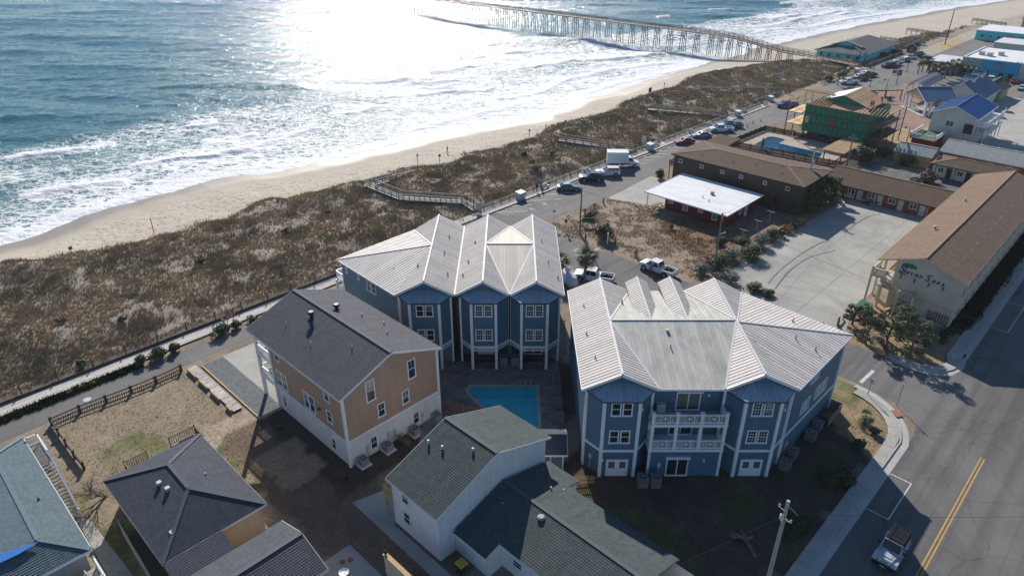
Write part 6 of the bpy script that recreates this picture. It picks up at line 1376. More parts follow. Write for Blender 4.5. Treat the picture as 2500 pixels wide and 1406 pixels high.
# shops
S2 = thing('corner_shop', 'low flat roofed shop with blue side and tan end beside the palms', 'shop', (276.5, 63.5, 0))
MB().box(270.3, 283.5, 59.3, 67.8, 0, 3.1).build('wall', 'side_azure2' if 'side_azure2' in MATS else 'side_blue_lt', S2); MB().box(270.2, 283.6, 59.2, 59.29, 0, 3.1).build('end_wall', 'tanwood', S2); MB().box(269.6, 283.9, 59.0, 68.3, 3.1, 3.4).build('roof', 'flat_white', S2)
for b in (66, 64.2, 62.4): window(S2, (270.3, b, .4), lf, 1.3, 2.1, 'slider', 'shop_window')
AR = thing('arcade_building', 'flat roofed arcade with olive sign panel and bright blue front', 'shop', (285, 49, 0))
MB().box(273.2, 300, 34, 59.0, 0, 4.9).build('wall', 'lightgrey', AR); MB().box(273.6, 299.6, 34.4, 58.6, 4.9, 4.96).build('roof', 'flat_white', AR)
m = MB(); m.box(273.2, 273.6, 34, 59, 4.9, 5.25); m.box(273.2, 300, 58.6, 59, 4.9, 5.25); m.build('parapet', 'white', AR)
MB().box(273.0, 273.19, 53.4, 59.0, 2.7, 5.0).build('sign_panel', 'side_olive', AR); MB().box(273.0, 273.19, 42.6, 53.3, 2.4, 5.1).build('sign_panel', 'side_azure', AR); MB().slab([(271.9, 42.6, 1.9), (271.9, 53.3, 1.9), (273.1, 53.3, 2.5), (273.1, 42.6, 2.5)], .08).build('awning', 'side_azure', AR)
MB().box(273.02, 273.19, 53.4, 58.9, 0, 2.7).build('shop_front', 'green', AR); MB().box(273.02, 273.19, 42.7, 53.2, 0, 1.9).build('shop_front', 'side_teal', AR)
for i, b in enumerate((57.6, 55.9, 54.3)): MB().slab([(272.5, b - .55, 1.9), (272.5, b + .25, 1.9), (273.05, b + .25, 2.55), (273.05, b - .55, 2.55)], .06).build('awning', 'white', AR); MB().slab([(272.5, b + .27, 1.9), (272.5, b + .6, 1.9), (273.05, b + .6, 2.55), (273.05, b + .27, 2.55)], .06).build('awning', 'red', AR)
for b in (57.4, 55.6, 51.2, 47, 44.4): window(AR, (273.0, b, .3), lf, 1.4, 1.5, 'slider', 'shop_window', fm='grey')
m = MB(); m.face([(272.97, 56.3 + 1.35 * math.cos(t), 3.85 + .68 * math.sin(t)) for t in np.linspace(0, 2 * math.pi, 24, endpoint=False)]); plain('sign_pale', (.35, .47, .55), .6); plain('sign_dkblue', (.02, .06, .2), .6); plain('sign_redo', (.45, .09, .06), .6)
m.build('oval_sign', 'sign_pale', AR); lettering(AR, "FREDDIE'S", (272.95, 57.45, 3.68), lf, .46, 'sign_dkblue', font_off=.012); lettering(AR, 'HI-TECH', (272.97, 49.6, 4.2), lf, .62, 'sign_dkblue', font_off=.015); lettering(AR, 'ARCADE', (272.97, 50.0, 3.25), lf, .95, 'sign_redo', font_off=.03)
for a, b in ((283, 56), (282, 53.4), (286, 51)): MB().cbox((a, b, 4.96), 2.0, 1.5, 1.1).build('rooftop_unit', 'lightgrey', AR)
RS = thing('red_shed', 'small red shed with grey roof and white side door near the pier house', 'shed', (303, 82.6, 0))
gable_walls(RS, 300.6, 305.4, 81.0, 84.2, 0, 2.3, 3.5, 'a', 'side_red'); gable_roof(RS, 300.6, 305.4, 81.0, 84.2, 2.3, 3.5, 'a', .25, .3, 'sh_grey', 'white', course=.3); window(RS, (300.6, 82.6, .9), lf, .8, 1.2, 'dh'); MB().box(302, 304.5, 80.93, 81.0, 0, 2.0).build('door', 'white', RS)
# farther buildings
for i, (q, w, wm, lab, h) in enumerate((((318, 332, 40, 60), 0, 'lightgrey', 'pale flat roofed building beyond the arcade', 4.2), ((352, 372, 46, 74), 0, 'side_teal', 'low building with bright coloured front far along the beach road', 3.6), ((392, 408, 52, 66), 1, 'side_grey', 'dark gabled house far along the shore', 5.0), ((440, 452, 50, 62), 1, 'side_grey', 'grey gabled house farthest along the shore', 5.0), ((330, 345, 18, 36), 1, 'side_pale', 'pale gabled house beyond the arcade roof units', 4.6))):
    t = thing('building', lab, 'building', ((q[0] + q[1]) / 2, (q[2] + q[3]) / 2, 0))
    if w: gable_walls(t, *q, 0, h, h + 2.2, 'b', wm); gable_roof(t, *q, h, h + 2.2, 'b', .4, .4, 'sh_grey', 'white', course=.5)
    else: MB().box(*q, 0, h).build('wall', wm, t); MB().box(q[0] - .2, q[1] + .2, q[2] - .2, q[3] + .2, h, h + .3).build('roof', 'flat_white', t)
    for b in np.arange(q[2] + 1.5, q[3] - 1, 3): window(t, (q[0], b, 1.0), lf, 1.4, 1.6, 'slider')
    if i == 1:
        for k, mm in enumerate(('orange', 'side_azure', 'orange')): MB().box(q[0] - .12, q[0] - .02, 52 + k * 4, 54.5 + k * 4, .3, 2.6).build('panel', mm, t)

# ------------------------------------------------------------- boardwalk along the dunes and beach accesses
BW = MB()
for i in range(820):
    a = -30 + i * .112; BW.box(a, a + .104, 80.5, 82.65, .10, .135 + .006 * rng.random())
o = struct(BW, 'boardwalk', 'boardwood'); MB().box(-30, 62, 82.65, 82.8, 0, .42).build('kerb_board', 'darkwood', o); MB().box(-30, 62, 80.4, 80.5, 0, .14).build('edge_board', 'darkwood', o)
BW = MB()
for i in range(950):
    a = 61.5 + i * .133; BW.box(a, a + .122, 83.5, 85.5, .10, .14)
o = struct(BW, 'boardwalk', 'boardwood'); MB().box(61.5, 188, 83.38, 83.5, 0, .15).build('edge_board', 'darkwood', o)
def rail_run(label, pl, h=.95, post=2.2, rails=(.35, .62, .92), mat='woodgrey', z=0, zs=None, name='boardwalk_railing'):
    f = thing(name, label, 'railing', (pl[0][0], pl[0][1], 0))
    for k, (p, q) in enumerate(zip(pl[:-1], pl[1:])):
        z0, z1 = (zs[k], zs[k + 1]) if zs else (z, z); L = math.dist(p, q); n = max(1, round(L / post))
        for i, r in enumerate(rails): MB().beam((*p, z0 + r), (*q, z1 + r), .05 if i < len(rails) - 1 else .16, .14 if i < len(rails) - 1 else .05).build('rail', mat, f)
        for i in range(n + 1):
            t = i / n; x = (p[0] + (q[0] - p[0]) * t, p[1] + (q[1] - p[1]) * t); zz_ = z0 + (z1 - z0) * t; g = min(zz_ - .3, hz(*x) - .2) if zs else 0
            MB().cbox((*x, g), .12, .12, zz_ + h - g).build('post', mat, f)
    return f
rail_run('wooden rail fence along the sea side of the beach road boardwalk', [(78.5, 85.6), (105, 85.6)]); rail_run('wooden rail fence along the boardwalk behind the delivery truck', [(105.2, 85.6), (137, 85.6)]); rail_run('wooden rail fence along the boardwalk by the cones and white pickups', [(139, 85.6), (168, 85.6)]); rail_run('wooden rail fence along the boardwalk by the blue pickup', [(170, 85.4), (186, 85.4), (187.5, 88), (200, 88)]); rail_run('wooden rail fence beside the parked trucks near the pier house', [(224, 84.2), (252, 84.2)]); rail_run('wooden rail beside the cars parked by the red shed', [(262, 84.2), (299, 84.2)])
def ramp(label, pl, zs, w=1.7, mat='deckwood'):
    t = thing('beach_access', label, 'walkway', (pl[0][0], pl[0][1], 0)); n = len(pl); off = []
    for i in range(n):
        a = Vector(pl[max(i - 1, 0)]); b = Vector(pl[i]); c = Vector(pl[min(i + 1, n - 1)]); d1 = (b - a).normalized() if i else (c - b).normalized(); d2 = (c - b).normalized() if i < n - 1 else d1
        nn = Vector((-(d1 + d2).y, (d1 + d2).x)); nn = nn / (nn.length ** 2 / 2) if nn.length > .2 else nn; off.append(nn * (w / 2))
    Lf = [tuple(Vector(p) + o) for p, o in zip(pl, off)]; Rt = [tuple(Vector(p) - o) for p, o in zip(pl, off)]
    for i in range(n - 1):
        m = MB(); m.slab([(*Rt[i], zs[i]), (*Rt[i + 1], zs[i + 1]), (*Lf[i + 1], zs[i + 1]), (*Lf[i], zs[i])], .12); m.build('deck', mat, t)
        for S_ in (Lf, Rt):
            m = MB(); p, q = S_[i], S_[i + 1]
            for r, hh, ww in ((.4, .12, .05), (.75, .12, .05), (1.02, .06, .17)): m.beam((*p, zs[i] + r), (*q, zs[i + 1] + r), ww, hh)
            L = math.dist(p, q); k = max(1, round(L / 1.9))
            for j in range(k + 1): u = j / k; x = (p[0] + (q[0] - p[0]) * u, p[1] + (q[1] - p[1]) * u); zz_ = zs[i] + (zs[i + 1] - zs[i]) * u; g = hz(*x) - .3; m.cbox((*x, min(g, zz_ - .3)), .12, .12, zz_ + 1.0 - min(g, zz_ - .3))
            m.build('railing', 'woodgrey', t)
    return t
ramp('long zigzag wooden beach ramp with railings crossing the dune grass', [(79.4, 86.0), (79.6, 89.6), (72.2, 98.6), (71.4, 107.4), (84.0, 109.8)], [.3, .8, 1.2, 1.6, .2])
ramp('straight wooden beach ramp behind the delivery truck', [(128, 86.2), (119.5, 100.5), (122, 104)], [.3, 1.6, .8]); ramp('straight wooden beach ramp near the grey posts', [(169, 87), (157, 101), (159, 104)], [.3, 1.7, .8]); ramp('long low wooden dune walkway near the round sign', [(206, 89), (187, 104), (184, 106)], [.3, 1.2, .7]); ramp('wooden dune walkway beyond the pier house', [(322, 84), (318, 100)], [.3, 1.2], 1.6); ramp('wooden dune walkway far along the shore by the tall pole', [(352, 84), (350, 100)], [.3, 1.2], 1.6); ramp('farthest wooden dune walkway along the shore', [(405, 74), (404, 88)], [.3, 1.2], 1.6)
# slatted sand fence beside the near boardwalk
sf = thing('sand_fence', 'thin slatted sand fence between the near boardwalk and dune grass', 'fence', (20, 83.2, 0)); m = MB()
for i in range(980):
    a = -12 + i * .075; b = 83.55 - .012 * a + .12 * math.sin(a * .8); m.box(a, a + .035, b, b + .012, hz_ if False else 0.0, .95 + .1 * rng.random())
o = m.build('slats', 'wood', sf); o['kind'] = 'stuff'
m = MB(); 
for z in (.25, .55, .85): m.beam((-12, 83.72, z), (62, 82.85, z), .02, .02)
m.build('wires', 'woodgrey', sf)
for i in range(20): a = -12 + i * 3.75; MB().cbox((a, 83.62 - .012 * a + .12 * math.sin(a * .8), 0), .12, .12, 1.35).build('post', 'darkwood', sf)
# ------------------------------------------------------------- vehicles
def paint(name, c, metal=.0, rough=.28): return plain(name, c, rough, metal, .03, 1, None, .6)
for n_, c_ in (('paint_w', (.72, .73, .74)), ('paint_navy', (.02, .028, .06)), ('paint_teal', (.07, .14, .17)), ('paint_red', (.30, .03, .05)), ('paint_silver', (.28, .30, .30)), ('paint_blue', (.015, .05, .26)), ('paint_dgrey', (.05, .055, .06)), ('paint_dgreen', (.04, .06, .055)), ('paint_lblue', (.10, .20, .27)), ('paint_jeep', (.36, .41, .47)), ('paint_black', (.012, .012, .014))): paint(n_, c_)
plain('hardtop', (.016, .021, .021), .9, 0, .1, 1, .1); plain('lamp_glass', (.75, .76, .78), .1, .3); plain('lamp_red', (.35, .015, .015), .25); plain('vinyl', (.68, .68, .70), .5, 0, .1, 3); plain('bedliner', (.02, .02, .021), .85)
def loft(mb, secs, m=0, cap=True):
    n = len(secs[0]); i0 = len(mb.v)
    for s in secs: mb.v += [tuple(p) for p in s]
    for k in range(len(secs) - 1):
        for j in range(n):
            a = i0 + k * n + j; b = i0 + k * n + (j + 1) % n; mb.f.append((a, b, b + n, a + n)); mb.m.append(m)
    if cap:
        mb.f.append(tuple(i0 + j for j in reversed(range(n)))); mb.m.append(m); mb.f.append(tuple(i0 + (len(secs) - 1) * n + j for j in range(n))); mb.m.append(m)
    return mb
def csec(x, zb, zt, hw, r=.1): return [(x, -hw, zb), (x, -hw - .03, (zb + zt) / 2), (x, -hw, zt - r), (x, -hw + r, zt), (x, hw - r, zt), (x, hw, zt - r), (x, hw + .03, (zb + zt) / 2), (x, hw, zb)]
_wheel = {}
def wheelmesh(r, w):
    if (r, w) not in _wheel:
        t = MB(); N = 18
        for s0, s1, r0, r1 in ((-w / 2, -w / 2 + .04, r * .92, r), (-w / 2 + .04, w / 2 - .04, r, r), (w / 2 - .04, w / 2, r, r * .92)): t.tube((0, s0, 0), (0, s1, 0), r0, r1, N)
        d = MB(); d.tube((0, -w / 2 - .012, 0), (0, w / 2 + .012, 0), r * .62, r * .62, 12)
        for k in range(5): th = k * 1.2566; d.beam((0, 0, 0), (r * .56 * math.cos(th), 0, r * .56 * math.sin(th)), w + .05, .05, 0, (0, 1, 0))
        _wheel[(r, w)] = (t.mesh('tyre', 'rubber'), d.mesh('rim', 'steel'))
    return _wheel[(r, w)]
CAR = {
 'sedan': dict(L=4.7, W=.90, body=[(-2.35, .45, .78, .78), (-2.25, .30, .92, .86), (-1.55, .25, .98, .9), (.75, .25, .93, .9), (1.6, .25, .86, .88), (2.2, .28, .74, .82), (2.35, .42, .62, .72)], cab=[(-1.75, .93, .80), (-1.0, 1.40, .62), (.15, 1.44, .63), (1.05, .92, .80)], wx=(-1.4, 1.42), r=.33),
 'suv': dict(L=5.0, W=.97, body=[(-2.5, .5, 1.0, .86), (-2.42, .36, 1.12, .94), (-1.5, .3, 1.15, .97), (.9, .3, 1.12, .97), (1.8, .3, 1.08, .96), (2.35, .34, .98, .9), (2.5, .5, .8, .8)], cab=[(-2.44, 1.10, .86), (-2.2, 1.78, .70), (.05, 1.82, .72), (.95, 1.10, .88)], wx=(-1.5, 1.5), r=.39),
 'pickup': dict(L=5.8, W=1.0, body=[(-.3, .42, 1.12, .98), (.9, .40, 1.12, .99), (1.3, .40, 1.14, .99), (2.3, .40, 1.10, .97), (2.8, .42, 1.02, .93), (2.92, .5, .86, .86)], cab=[(-.55, 1.10, .90), (-.38, 1.82, .74), (1.0, 1.86, .75), (1.75, 1.12, .90)], wx=(-1.75, 1.85), r=.41, bed=(-2.9, -.3), box=(-.95, -.3)),
}
def vehicle(kind, label, at, head, color, frame='s', group=None, name=None, cat=None, z=0, dark_roof=None, scale=1.0):
    """head: heading in world degrees."""
    S = CAR[kind]; nm_ = name or {'sedan': 'sedan', 'suv': 'suv', 'pickup': 'pickup_truck'}[kind]
    p = W(*at[:2]) if frame == 's' else at
    t = thing(nm_, label, cat or {'sedan': 'car', 'suv': 'car', 'pickup': 'pickup truck'}[kind], (p[0], p[1], z), 'w', R(head), group, local=True)
    t.scale = (scale,) * 3
    key = ('car', kind, color)
    if key not in _wc:
        b = MB(); loft(b, [csec(x, zb, zt, hw, .09) for x, zb, zt, hw in S['body']])
        if 'bed' in S:
            x0, x1 = S['bed']; w = S['W']; loft(b, [csec(-.95, .42, 1.12, .98, .09), csec(-.25, .42, 1.12, .98, .09)])
            b.box(x0, -.95, -w + .02, -w + .14, .5, 1.12); b.box(x0, -.95, w - .14, w - .02, .5, 1.12); b.box(x0, x0 + .08, -w + .14, w - .14, .5, 1.10); b.box(x0, -.95, -w + .02, w - .02, .42, .62)
        c = S['cab']; (xr, zr_, wr), (xrt, zrt, wrt), (xft, zft, wft), (xf, zf, wf) = c
        q = {'rl': (xr, -wr, zr_), 'rr': (xr, wr, zr_), 'rtl': (xrt, -wrt, zrt), 'rtr': (xrt, wrt, zrt), 'ftl': (xft, -wft, zft), 'ftr': (xft, wft, zft), 'fl': (xf, -wf, zf), 'fr': (xf, wf, zf)}
        for f in (('rtl', 'ftl', 'ftr', 'rtr'), ('rl', 'rtl', 'rtr', 'rr'), ('fl', 'fr', 'ftr', 'ftl'), ('rl', 'fl', 'ftl', 'rtl'), ('rr', 'rtr', 'ftr', 'fr')): b.face([q[k] for k in f])
        g = MB()
        def inset(names, f=.13, off=.012, split=None):
            P = [Vector(q[k]) for k in names]; n = (P[1] - P[0]).cross(P[2] - P[0]).normalized(); ctr = sum(P, Vector()) / len(P); out = n if n.dot(ctr - Vector((0, 0, 1.0))) > 0 else -n
            Q = [p + (ctr - p) * f + out * off for p in P]
            if split:
                for s0, s1 in split:
                    A = Q[0].lerp(Q[1], s0); B = Q[0].lerp(Q[1], s1); Cc = Q[3].lerp(Q[2], s1); D = Q[3].lerp(Q[2], s0); g.face([A, B, Cc, D])
            else: g.face(Q)
        inset(('rl', 'rtl', 'rtr', 'rr')); inset(('fl', 'fr', 'ftr', 'ftl'), .1)
        sp = [(0, .47), (.52, 1)] if kind != 'suv' else [(0, .3), (.33, .62), (.65, 1)]
        inset(('rl', 'fl', 'ftl', 'rtl'), .12, .012, sp); inset(('rr', 'fr', 'ftr', 'rtr'), .12, .012, sp)
        xe = S['body'][-1][0]; xb = S['body'][0][0] if 'bed' not in S else S['bed'][0]; wE = S['W'] * .82
        hl = MB(); zl = S['body'][-1][2] - .06
        hl.box(xe - .12, xe + .02, -.16, .16, zl - .1, zl + .06)
        tl = MB()
        tl.box(xb - .02, xb + .08, -.08, .08, .72, 1.0)
        bp = MB(); bp.box(xe - .1, xe + .07, -wE * .95, wE * .95, .36, .52); rb_ = MB().box(xb - .08, xb + .06, -S['W'] * .9, S['W'] * .9, .36, .54); gr_ = MB().box(xe - .02, xe + .03, -wE * .5, wE * .5, zl - .16, zl + .02)
        mr = MB()
        mr.box(xf - .25, xf - .1, -.1, .1, zf + .02, zf + .2)
        parts = [('body', b.mesh('body', color)), ('windows', g.mesh('windows', 'carglass')), ('headlight', hl.mesh('headlight', 'lamp_glass'), wE * .78), ('taillight', tl.mesh('taillight', 'lamp_red'), S['W'] - .15), ('bumper', bp.mesh('bumper', 'steel' if kind == 'pickup' else 'dark')), ('bumper', rb_.mesh('bumper', 'steel' if kind == 'pickup' else 'dark')), ('grille', gr_.mesh('grille', 'dark')), ('mirror', mr.mesh('mirror', color), wf + .16)]
        if 'bed' in S: parts.append(('bed_floor', MB().box(S['bed'][0] + .08, -.96, -S['W'] + .15, S['W'] - .15, .62, .66).mesh('bed_floor', 'bedliner')))
        ar = MB()
        ar.tube((0, -.045, S['r'] + .03), (0, .045, S['r'] + .03), S['r'] * 1.2, S['r'] * 1.2, 18)
        _wc[key + ('arch',)] = ar.mesh('wheel_arch', 'black')
        _wc[key] = parts
    for n__, me, *yy in _wc[key]:
        for y in ((-yy[0], yy[0]) if yy else (0,)): put(me, n__, t, (0, y, 0))
    ty, rm = wheelmesh(S['r'], .24)
    for x in S['wx']:
        for s in (-1, 1): w = put(ty, 'wheel', t, (x, s * (S['W'] - .06), S['r'])); put(rm, 'rim', w, (0, 0, 0)); put(_wc[key + ('arch',)], 'wheel_arch', t, (x, s * (S['W'] - .01), 0))
    return t
vehicle('pickup', 'white crew cab pickup with a man at its door on the side street', (82.0, 49.2), 90 + 45.8, 'paint_w')
vehicle('pickup', 'white pickup with black wheel arches parked behind the palm', (73.2, 54.4), 90 + 45.8 + 26, 'paint_w')
vehicle('sedan', 'dark teal sedan in the bay beside the hatched markings', (99.2, 81.2), 2, 'paint_teal'); vehicle('suv', 'dark navy suv parked beside the teal sedan', (106.4, 81.4), 182, 'paint_navy'); vehicle('suv', 'white suv parked between the navy suv and the delivery truck', (111.2, 80.9), 184, 'paint_w')
vehicle('sedan', 'red car parked beside the white benches', (141.2, 81.5), 196, 'paint_red'); vehicle('sedan', 'grey sedan parked between the red car and white utility pickup', (148.4, 81.2), 186, 'paint_silver'); vehicle('pickup', 'white utility pickup parked nearest the grey sedan', (156.0, 80.4), 184, 'paint_w'); vehicle('pickup', 'pale pickup with loaded bed parked beside the orange cones', (161.0, 80.6), 184, 'paint_lblue')
vehicle('pickup', 'bright blue pickup parked beyond the green house frame', (190.2, 79.6), 184, 'paint_blue'); vehicle('pickup', 'white pickup parked by the two palms at the plaza', (231.0, 78.6), 184, 'paint_w'); vehicle('pickup', 'dark grey pickup parked between the white and green pickups', (239.6, 78.4), 184, 'paint_dgrey'); vehicle('pickup', 'dark green pickup parked nearest the blue beach cabinet', (246.2, 78.6), 184, 'paint_dgreen')
vehicle('suv', 'black car at the near end of the row by the pier house', (266.3, 79.0), 200, 'paint_black'); vehicle('pickup', 'white pickup second in the row by the pier house', (270.8, 78.6), 200, 'paint_w'); vehicle('sedan', 'blue car third in the row by the pier house', (281.0, 78.6), 196, 'paint_lblue'); vehicle('sedan', 'white car fourth in the row by the pier house', (288.5, 79.0), 196, 'paint_w'); vehicle('suv', 'dark suv at the red shed end of the row', (295.0, 79.0), 196, 'paint_dgrey')
vehicle('suv', 'white suv below the olive sign panel', (266.2, 52.4), 60, 'paint_w'); vehicle('suv', 'white suv below the bright blue arcade front', (266.0, 48.2), 60, 'paint_w', None or 's'); vehicle('sedan', 'dark car below the arcade lamp', (268.6, 45.8), 60, 'paint_dgrey'); vehicle('sedan', 'dark red car at the end of the arcade front', (268.4, 42.4), 60, 'paint_red'); vehicle('sedan', 'white car on the street beside the concrete lot', (259.5, 38.2), 45, 'paint_w'); vehicle('suv', 'black suv in front of the flat roofed corner shop', (266.4, 64.2), 30, 'paint_black'); vehicle('sedan', 'pale green car between the shop palms', (268.0, 61.4), 30, 'paint_silver')
# jeep
JP = thing('jeep', 'silver open road jeep with dark hardtop and roof rack driving on the main road', 'car', (*W(51.5, 5.6)[:2], 0), 'w', AN + math.pi, None, local=True)
b = MB(); loft(b, [csec(x, .55, zt, hw, .05) for x, zt, hw in ((-2.0, 1.12, .74), (-1.9, 1.15, .78), (.5, 1.15, .78), (.55, 1.12, .76))]); loft(b, [csec(x, .6, zt, hw, .06) for x, zt, hw in ((.5, 1.14, .70), (1.2, 1.13, .64), (1.78, 1.08, .56), (1.84, 1.0, .54))])
b.build('body', 'paint_jeep', JP); fl = MB()
for s in (-1, 1):
    for x0, x1 in ((.72, 1.95), (-1.95, -.85)): loft(fl, [[(x, s * .58, z), (x, s * .95, z - .02), (x, s * .95, z - .14), (x, s * .58, z - .12)] for x, z in ((x0, .72), (x0 + .22, .98), (x1 - .25, 1.0), (x1, .82))])
    fl.box(-.85, .72, s * .86 - .08, s * .86 + .08, .42, .52)
fl.build('fender_flares', 'paint_jeep', JP)
h = MB(); loft(h, [[(x, -wb, 1.14), (x, -wt, zt), (x, wt, zt), (x, wb, 1.14)] for x, zt, wb, wt in ((-2.0, 1.76, .76, .68), (-1.9, 1.84, .77, .69), (.1, 1.86, .77, .69), (.2, 1.80, .77, .69))]); h.build('hardtop', 'hardtop', JP)
ws_ = MB().hexa([(.62, -.73, 1.14), (.66, -.73, 1.14), (.66, .73, 1.14), (.62, .73, 1.14), (.2, -.68, 1.82), (.24, -.68, 1.82), (.24, .68, 1.82), (.2, .68, 1.82)]); ws_.build('windshield', 'carglass', JP)
wf_ = MB(); wf_.beam((.66, -.75, 1.14), (.24, -.7, 1.84), .07, .06); wf_.beam((.66, .75, 1.14), (.24, .7, 1.84), .07, .06); wf_.beam((.25, -.7, 1.84), (.25, .7, 1.84), .07, .06); wf_.beam((.68, -.75, 1.16), (.68, .75, 1.16), .08, .06); wf_.build('windshield_frame', 'paint_jeep', JP)
rk = MB()
for s in (-.6, .6): rk.tube((-1.95, s, 2.02), (.15, s, 2.02), .025, .025, 6)
for x in (-1.9, -1.3, -.7, -.1, .1): rk.tube((x, -.6, 2.0), (x, .6, 2.0), .02, .02, 6)
for x in (-1.7, -.1):
    for s in (-.6, .6): rk.tube((x, s, 1.8), (x, s, 2.02), .02, .02, 6)
rk.build('roof_rack', 'black', JP); gr = MB(); gr.box(1.83, 1.88, -.52, .52, .66, 1.0)
for i in range(7): gr.box(1.88, 1.9, -.30 + i * .1 - .025, -.30 + i * .1 + .025, .7, .97)
gr.build('grille', 'paint_jeep', JP); MB().box(1.95, 2.12, -.85, .85, .5, .68).build('bumper', 'black', JP); MB().box(-2.15, -2.02, -.8, .8, .5, .68).build('bumper', 'black', JP); MB().box(2.12, 2.14, -.2, .2, .5, .62).build('number_plate', 'lightgrey', JP)
for s in (-.36, .36):
    o = MB().lathe([(.10, 0), (.10, .06), (.05, .08)], 12).build('headlight', 'lamp_glass', JP); o.location = (1.86, s, .86); o.rotation_euler = (0, R(90), 0)
MB().box(.55, .62, -.5, .1, 1.17, 1.19).box(.62, .65, -.1, .5, 1.16, 1.18).build('wipers', 'black', JP)
for s in (-1, 1): MB().box(.35, .45, s * 1.0 - .1, s * 1.0 + .1, 1.2, 1.4).box(.38, .42, min(s * .78, s * .9), max(s * .78, s * .9), 1.25, 1.3).build('mirror', 'black', JP)
MB().box(.75, 1.5, -.38, .38, 1.135, 1.16).build('hood_panel', 'paint_jeep', JP)
ty, rm = wheelmesh(.42, .30)
for x in (-1.35, 1.3):
    for s in (-1, 1): w = put(ty, 'wheel', JP, (x, s * .78, .42)); put(rm, 'rim', w, (0, 0, 0))
w = put(ty, 'spare_wheel', JP, (-2.2, 0, 1.0), R(90))
# box truck
g = W(118.2, 82.0); BT = thing('box_truck', 'white box delivery truck parked across the bays on the beach road', 'truck', (g[0], g[1], 0), 'w', R(-3), None, local=True)
MB().box(-3.6, .75, -1.2, 1.2, .95, 3.25).build('cargo_box', 'white', BT); MB().box(-3.65, .8, -1.24, 1.24, 3.25, 3.3).build('roof_trim', 'lightgrey', BT)
b = MB(); loft(b, [csec(x, .5, zt, hw, .1) for x, zt, hw in ((.8, 1.45, .98), (1.9, 1.4, .98), (2.6, 1.15, .95), (3.1, 1.0, .85))]); b.hexa([(.8, -.95, 1.4), (2.1, -.95, 1.38), (2.1, .95, 1.38), (.8, .95, 1.4), (.8, -.85, 2.1), (1.45, -.82, 2.1), (1.45, .82, 2.1), (.8, .85, 2.1)]); b.build('cab', 'paint_w', BT)
gl = MB(); gl.face([(2.07, -.88, 1.43), (2.07, .88, 1.43), (1.5, .78, 2.04), (1.5, -.78, 2.04)])
for s in (-1, 1): gl.face([(1.0, s * .965, 1.43), (1.95, s * .965, 1.43), (1.5, s * .86, 2.02), (1.0, s * .875, 2.02)])
gl.build('windows', 'carglass', BT); MB().box(-3.5, 2.4, -.5, .5, .45, .95).build('chassis', 'black', BT); 
for s in (-.7, .7): MB().box(3.0, 3.1, s - .15, s + .15, .75, .92).build('headlight', 'lamp_glass', BT)
None; MB().box(3.0, 3.18, -.85, .85, .4, .6).build('bumper', 'white', BT)
ty, rm = wheelmesh(.40, .26)
for x in (-2.4, 2.2):
    for s in (-1, 1): w = put(ty, 'wheel', BT, (x, s * .95, .4)); put(rm, 'rim', w, (0, 0, 0))
# boat under a cover on its trailer
g = W(70.2, 57.2); BO = thing('covered_boat', 'boat under a white cover parked beside the white pickup', 'boat', (g[0], g[1], 0), 'w', R(105), None, local=True)
b = MB(); loft(b, [[(x, -w, .95), (x, -w * .75, .95 + h * .8), (x, 0, .95 + h), (x, w * .75, .95 + h * .8), (x, w, .95)] for x, w, h in ((-2.9, .9, .45), (-2.0, 1.1, .8), (0, 1.15, .95), (1.6, .95, .85), (2.6, .5, .5), (3.0, .12, .2))]); b.build('cover', 'vinyl', BO, True)
b = MB(); loft(b, [[(x, -w, .95), (x, -w * .6, .55), (x, 0, .4), (x, w * .6, .55), (x, w, .95)] for x, w in ((-2.85, .88), (0, 1.1), (2.0, .75), (2.9, .1))]); b.build('hull', 'white', BO, True); MB().box(-2.6, 3.8, -.06, .06, .3, .4).box(-1.4, -1.2, -1.0, 1.0, .3, .38).build('trailer_frame', 'grey', BO); ty, rm = wheelmesh(.3, .2)
for s in (-1, 1): w = put(ty, 'wheel', BO, (-1.3, s * 1.02, .3)); put(rm, 'rim', w, (0, 0, 0))
# flat trailer in the motel lot
g = ground(2125, 497); TR = thing('utility_trailer', 'flat utility trailer with wooden bed in the concrete motel lot', 'trailer', (g[0], g[1], .035), 'w', R(-12), None, local=True); MB().box(-1.6, 1.4, -.8, .8, .5, .58).build('bed', 'lumber', TR); MB().box(-1.6, 1.4, -.84, -.8, .42, .66).box(-1.6, 1.4, .8, .84, .42, .66).beam((1.4, -.7, .48), (2.5, 0, .48), .06, .08).beam((1.4, .7, .48), (2.5, 0, .48), .06, .08).build('frame', 'dark', TR); MB().beam((-1.6, -.8, .6), (-2.1, -.8, 1.6), .05, .05).beam((-1.6, .8, .6), (-2.1, .8, 1.6), .05, .05).box(-2.12, -2.06, -.8, .8, 1.5, 1.6).build('ramp', 'lightgrey', TR)
ty, rm = wheelmesh(.3, .2)
for s in (-1, 1): w = put(ty, 'wheel', TR, (-.2, s * .95, .3)); put(rm, 'rim', w, (0, 0, 0))

